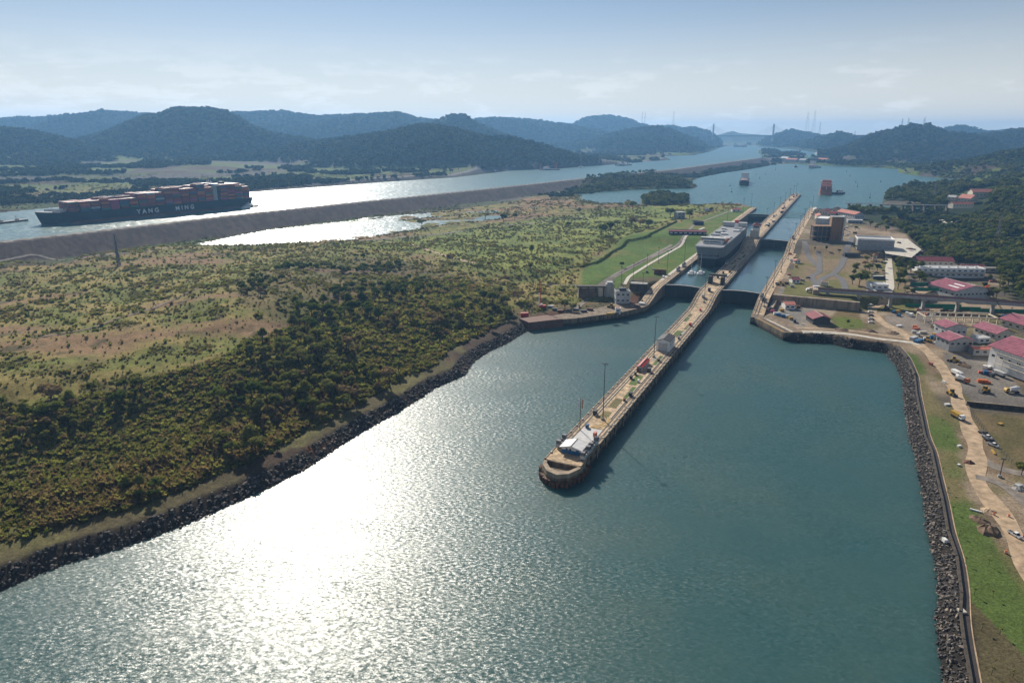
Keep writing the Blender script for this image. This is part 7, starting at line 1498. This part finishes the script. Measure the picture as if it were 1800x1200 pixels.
# lock mules
def mule(s, t, label, proto=[None]):
    p = lk(s, t, deckf(s)+.12)
    if proto[0]: return copy_tree(proto[0], p, LZ, label)
    g = thing('lock_locomotive', label, 'locomotive', p, LZ); proto[0] = g; mb = MB(); mb.box((0, 0, 1.4), (2.2, 9.5, 1.6)); part(mb, 'body', 'lgrey', g)
    for y in (-3.6, 3.6): mb = MB(); mb.box((0, y, 3), (2.1, 2, 1.7), 0, .9); part(mb, 'cab', 'steel', g); mb = MB(); mb.box((0, y, 3.2), (2.15, 1.7, .7), 0, .96); part(mb, 'window', 'glass', g)
    mb = MB(); mb.tube((-.8, 0, 2.5), (.8, 0, 2.5), .7, .7, 8); part(mb, 'winch', 'dgrey', g)
    for y in (-3.2, -1.2, 1.2, 3.2):
        for x in (-.9, .9): mb = MB(); mb.tube((x-.1, y, .45), (x+.1, y, .45), .45, .45, 8); part(mb, 'wheel', 'black', g)
    return g
for s, t, lb in [(-346, 7.4, 'dark lock locomotive beside the blue and white hut, right side'), (-357, 7.4, 'lock locomotive nearest the blunt tip on the right rail'), (-350, -7.4, 'lock locomotive at the tip on the left rail'), (98, 7.4, 'lock locomotive on the centre wall beyond the portal'), (130, -7.4, 'lock locomotive on the centre wall at the carrier bow'), (300, 45.8, 'lock locomotive on the east wall at the middle gate'), (70, -46.4, 'lock locomotive on the west wall beside the yachts'), (96, -46.4, 'second lock locomotive on the west wall, nearer the carrier'), (330, -7.4, 'lock locomotive beyond the red roofed control tower'), (-20, 46, 'lock locomotive on the ramp of the east wall')]: mule(s, t, lb)
# small gear on the centre wall
random.seed(21)
gear = [(-334, 4, 'pink_tank', 'pinkish tank and dark stand near the pale pad', 'salmon', 1.8), (-326, -3, 'signal_box', 'blue grey box and dark stand beyond the pale pad', 'blue', 1.6), (-308, -5, 'dark_bollard', 'dark stand at the curved yellow track', 'dgrey', 2.2), (-283, 3.6, 'cable_drum', 'rusty cable drum near the first mast', 'rust', 1.3), (-274, 4.4, 'signal_box', 'dark box with a red top beside the right kerb', 'navy', 2.0), (-250, 2.2, 'parked_cart', 'white cart on the pavement in mid wall', 'white', 1.4), (-246, -3.4, 'dark_bin', 'dark bin beside the left kerb', 'dgrey', 1.8), (-238, -3, 'dark_bin', 'second dark bin beside the left kerb', 'dgrey', 1.5), (-231, -3.4, 'rust_tank', 'orange brown tank just before the red roofed shelter', 'rust', 1.8), (-229, 3.2, 'dark_bin', 'dark upright cabinet opposite the red roofed shelter', 'dgrey', 2.4), (-206, 3.5, 'cable_drum', 'brown drum just below the white shed', 'rust', 1.5), (-150, 4, 'dark_bin', 'dark cabinet behind the white shed', 'dgrey', 1.4), (-110, 4, 'red_box', 'red box on the ramp foot of the centre wall', 'red', 2.0), (-60, 2, 'red_box', 'small red box near the lower gates', 'red', 1.6), (-30, -2, 'signal_box', 'pale machinery box on the ramp', 'lgrey', 2.2), (-12, 0, 'signal_box', 'blue grey machine by the dark portal', 'navy', 2.6), (50, -3, 'dark_bin', 'dark machine beyond the portal, left', 'dgrey', 2), (60, 3, 'dark_bin', 'dark machine beyond the portal, right', 'dgrey', 2), (75, -2, 'dark_bin', 'dark machine farther beyond the portal', 'dgrey', 2), (84, 3, 'rust_tank', 'rusty tank before the carrier bow', 'rust', 2)]
for s, t, nm_, lb, m_, sz in gear: p = lk(s, t, deckf(s)+.1); stackbox(0, 0, None, (sz*.8, sz*1.2, sz), m_, LZ, nm_, lb, 'deck gear').location = p
for i in range(24):
    s = random.uniform(330, 990); t = random.uniform(-6, 6); p = lk(s, t, 21.1); o = stackbox(0, 0, None, (random.uniform(1.5, 4), random.uniform(3, 9), random.uniform(1.2, 3)), random.choice(['rust', 'lgrey', 'salmon', 'dgrey', 'palecon']), LZ, 'deck_machine', 'small piece of machinery on the long lake pier of the centre wall', 'deck gear'); o.location = p; o['group'] = 'machinery along the lake pier'
lots = [('under the viaduct', [(1565, 548), (1700, 556)], 26), ('beside the brown tower', [(1478, 398), (1505, 416)], 8), ('among the crowded roofs at the lake end', [(1425, 368), (1475, 392)], 16), ('in the construction yard by the unfinished frame', [(1600, 575), (1655, 600)], 10), ('along the wall of the scaffolded hall', [(1725, 640), (1752, 690)], 9), ('on the east lock deck', [(1368, 500), (1400, 440)], 7), ('right of the long white workshop', [(1720, 492), (1760, 510)], 7)]
for where_, ((xa_, ya_), (xb_, yb_)), n_ in lots:
    for k in range(n_):
        px, py = xa_+(xb_-xa_)*random.random(), ya_+(yb_-ya_)*random.random(); m_ = random.choice(['rust', 'lgrey', 'salmon', 'dgrey', 'orange', 'white', 'blue', 'palecon', 'yellow'])
        d_ = (random.uniform(2, 6), random.uniform(1.5, 2.6), random.uniform(1, 2.4)); cn = dict(rust='rusty', lgrey='pale grey', salmon='salmon', dgrey='dark grey', orange='orange', white='white', blue='blue', palecon='cream', yellow='yellow')[m_]
        o = stackbox(px, py, None, d_, m_, random.uniform(-.5, .8), 'site_crate' if d_[0] < 4 else 'site_container', cn+' site '+('crate ' if d_[0] < 4 else 'container ')+where_, 'crate' if d_[0] < 4 else 'container'); o['group'] = cn+(' crates ' if d_[0] < 4 else ' containers ')+where_
# equipment clutter at both lower corners
cl = [(1352, 545, 'white'), (1358, 549, 'c_pink'), (1363, 553, 'white'), (1369, 555, 'blue'), (1376, 557, 'blue'), (1384, 558, 'lgrey'), (1390, 561, 'yellow'), (1374, 547, 'yellow'), (1347, 532, 'dgrey'), (1403, 541, 'rust'), (1366, 500, 'dgrey'), (1375, 499, 'rust'), (1383, 499, 'dgrey'), (1392, 504, 'lgrey')]
for i, (px, py, m_) in enumerate(cl): z_ = 6.1 if py > 515 else 13.1; stackbox(px, py, z_, (3.2, 2, 1.8), m_, LZ+random.uniform(-.4, .6), 'equipment_crate', dict(white='white', c_pink='pink', blue='blue', lgrey='pale grey', yellow='yellow', dgrey='dark grey', rust='rusty').get(m_, m_)+' equipment crate on the corner yard, '+['first at the kerb', 'second at the kerb', 'third at the kerb', 'left of the blue pair', 'right of the blue pair', 'beyond the blue pair', 'last at the kerb', 'behind the blue pair', 'on the approach deck', 'by the salmon roofed hut', 'on the upper deck, left', 'on the upper deck, second', 'on the upper deck, third', 'on the upper deck, right'][i], 'crate')
cl = [(1000, 548, 'dgrey'), (1012, 546, 'navy'), (1026, 548, 'dgrey'), (1037, 545, 'rust'), (968, 540, 'lgrey'), (976, 545, 'dgrey'), (985, 548, 'rust'), (1120, 540, 'rust'), (1128, 535, 'white'), (1072, 553, 'yellow'), (1135, 520, 'dgrey'), (1148, 508, 'lgrey')]
for i, (px, py, m_) in enumerate(cl): stackbox(px, py, 6.1 if px > 990 and px < 1130 else None, (5, 2.6, 1.5), m_, random.uniform(-.3, .3), 'equipment_crate', dict(dgrey='dark grey', navy='navy', rust='rusty', lgrey='pale grey', white='white', yellow='yellow')[m_]+' equipment pile on the west approach, '+['left of the trees', 'just below the trees', 'right of the trees', 'far right below the trees', 'beside the red rig', 'right of the red rig', 'between rig and sheet pile block', 'on the kerb below the bastion', 'right of the kerb pile', 'left of the red white booth', 'beside the bastion', 'beyond the bastion'][i], 'equipment')
# villages of the visible boats' bollards along the east shore wall
sw = thing('shore_wall', 'low dark stone kerb wall between the boulders and the east shore path', 'wall')
for i in range(4, len(sea_east)-2):
    a_, b_ = sea_east[i], sea_east[i+1]; d_ = b_-a_; n_ = Vector((-d_.y, d_.x, 0)).normalized() * (1 if True else -1); A_, B_ = a_+n_*5.9, b_+n_*5.9
    mb = MB(); m_ = (A_+B_)/2; mb.box((m_.x, m_.y, gz(m_.x, m_.y)+.2), ((B_-A_).length+.2, .8, 1.5), math.atan2(d_.y, d_.x)); part(mb, 'wall_block', 'darkconc', sw)
# ------------------------------------------------------------------ haze
def haze(density=8.8e-5):
    m = bpy.data.materials.new('thin_haze'); m.use_nodes = True; nt = m.node_tree; nt.nodes.clear()
    o = N(nt, 'ShaderNodeOutputMaterial'); v = N(nt, 'ShaderNodeVolumePrincipled'); v.inputs['Color'].default_value = (.27, .57, 1, 1); v.inputs['Density'].default_value = density; v.inputs['Anisotropy'].default_value = .35
    nt.links.new(v.outputs[0], o.inputs['Volume'])
    b = MB(); b.box((0, 6300, 153.5), (25200, 13600, 333)); ob = b.build('haze', m, kind='stuff'); return ob
haze()
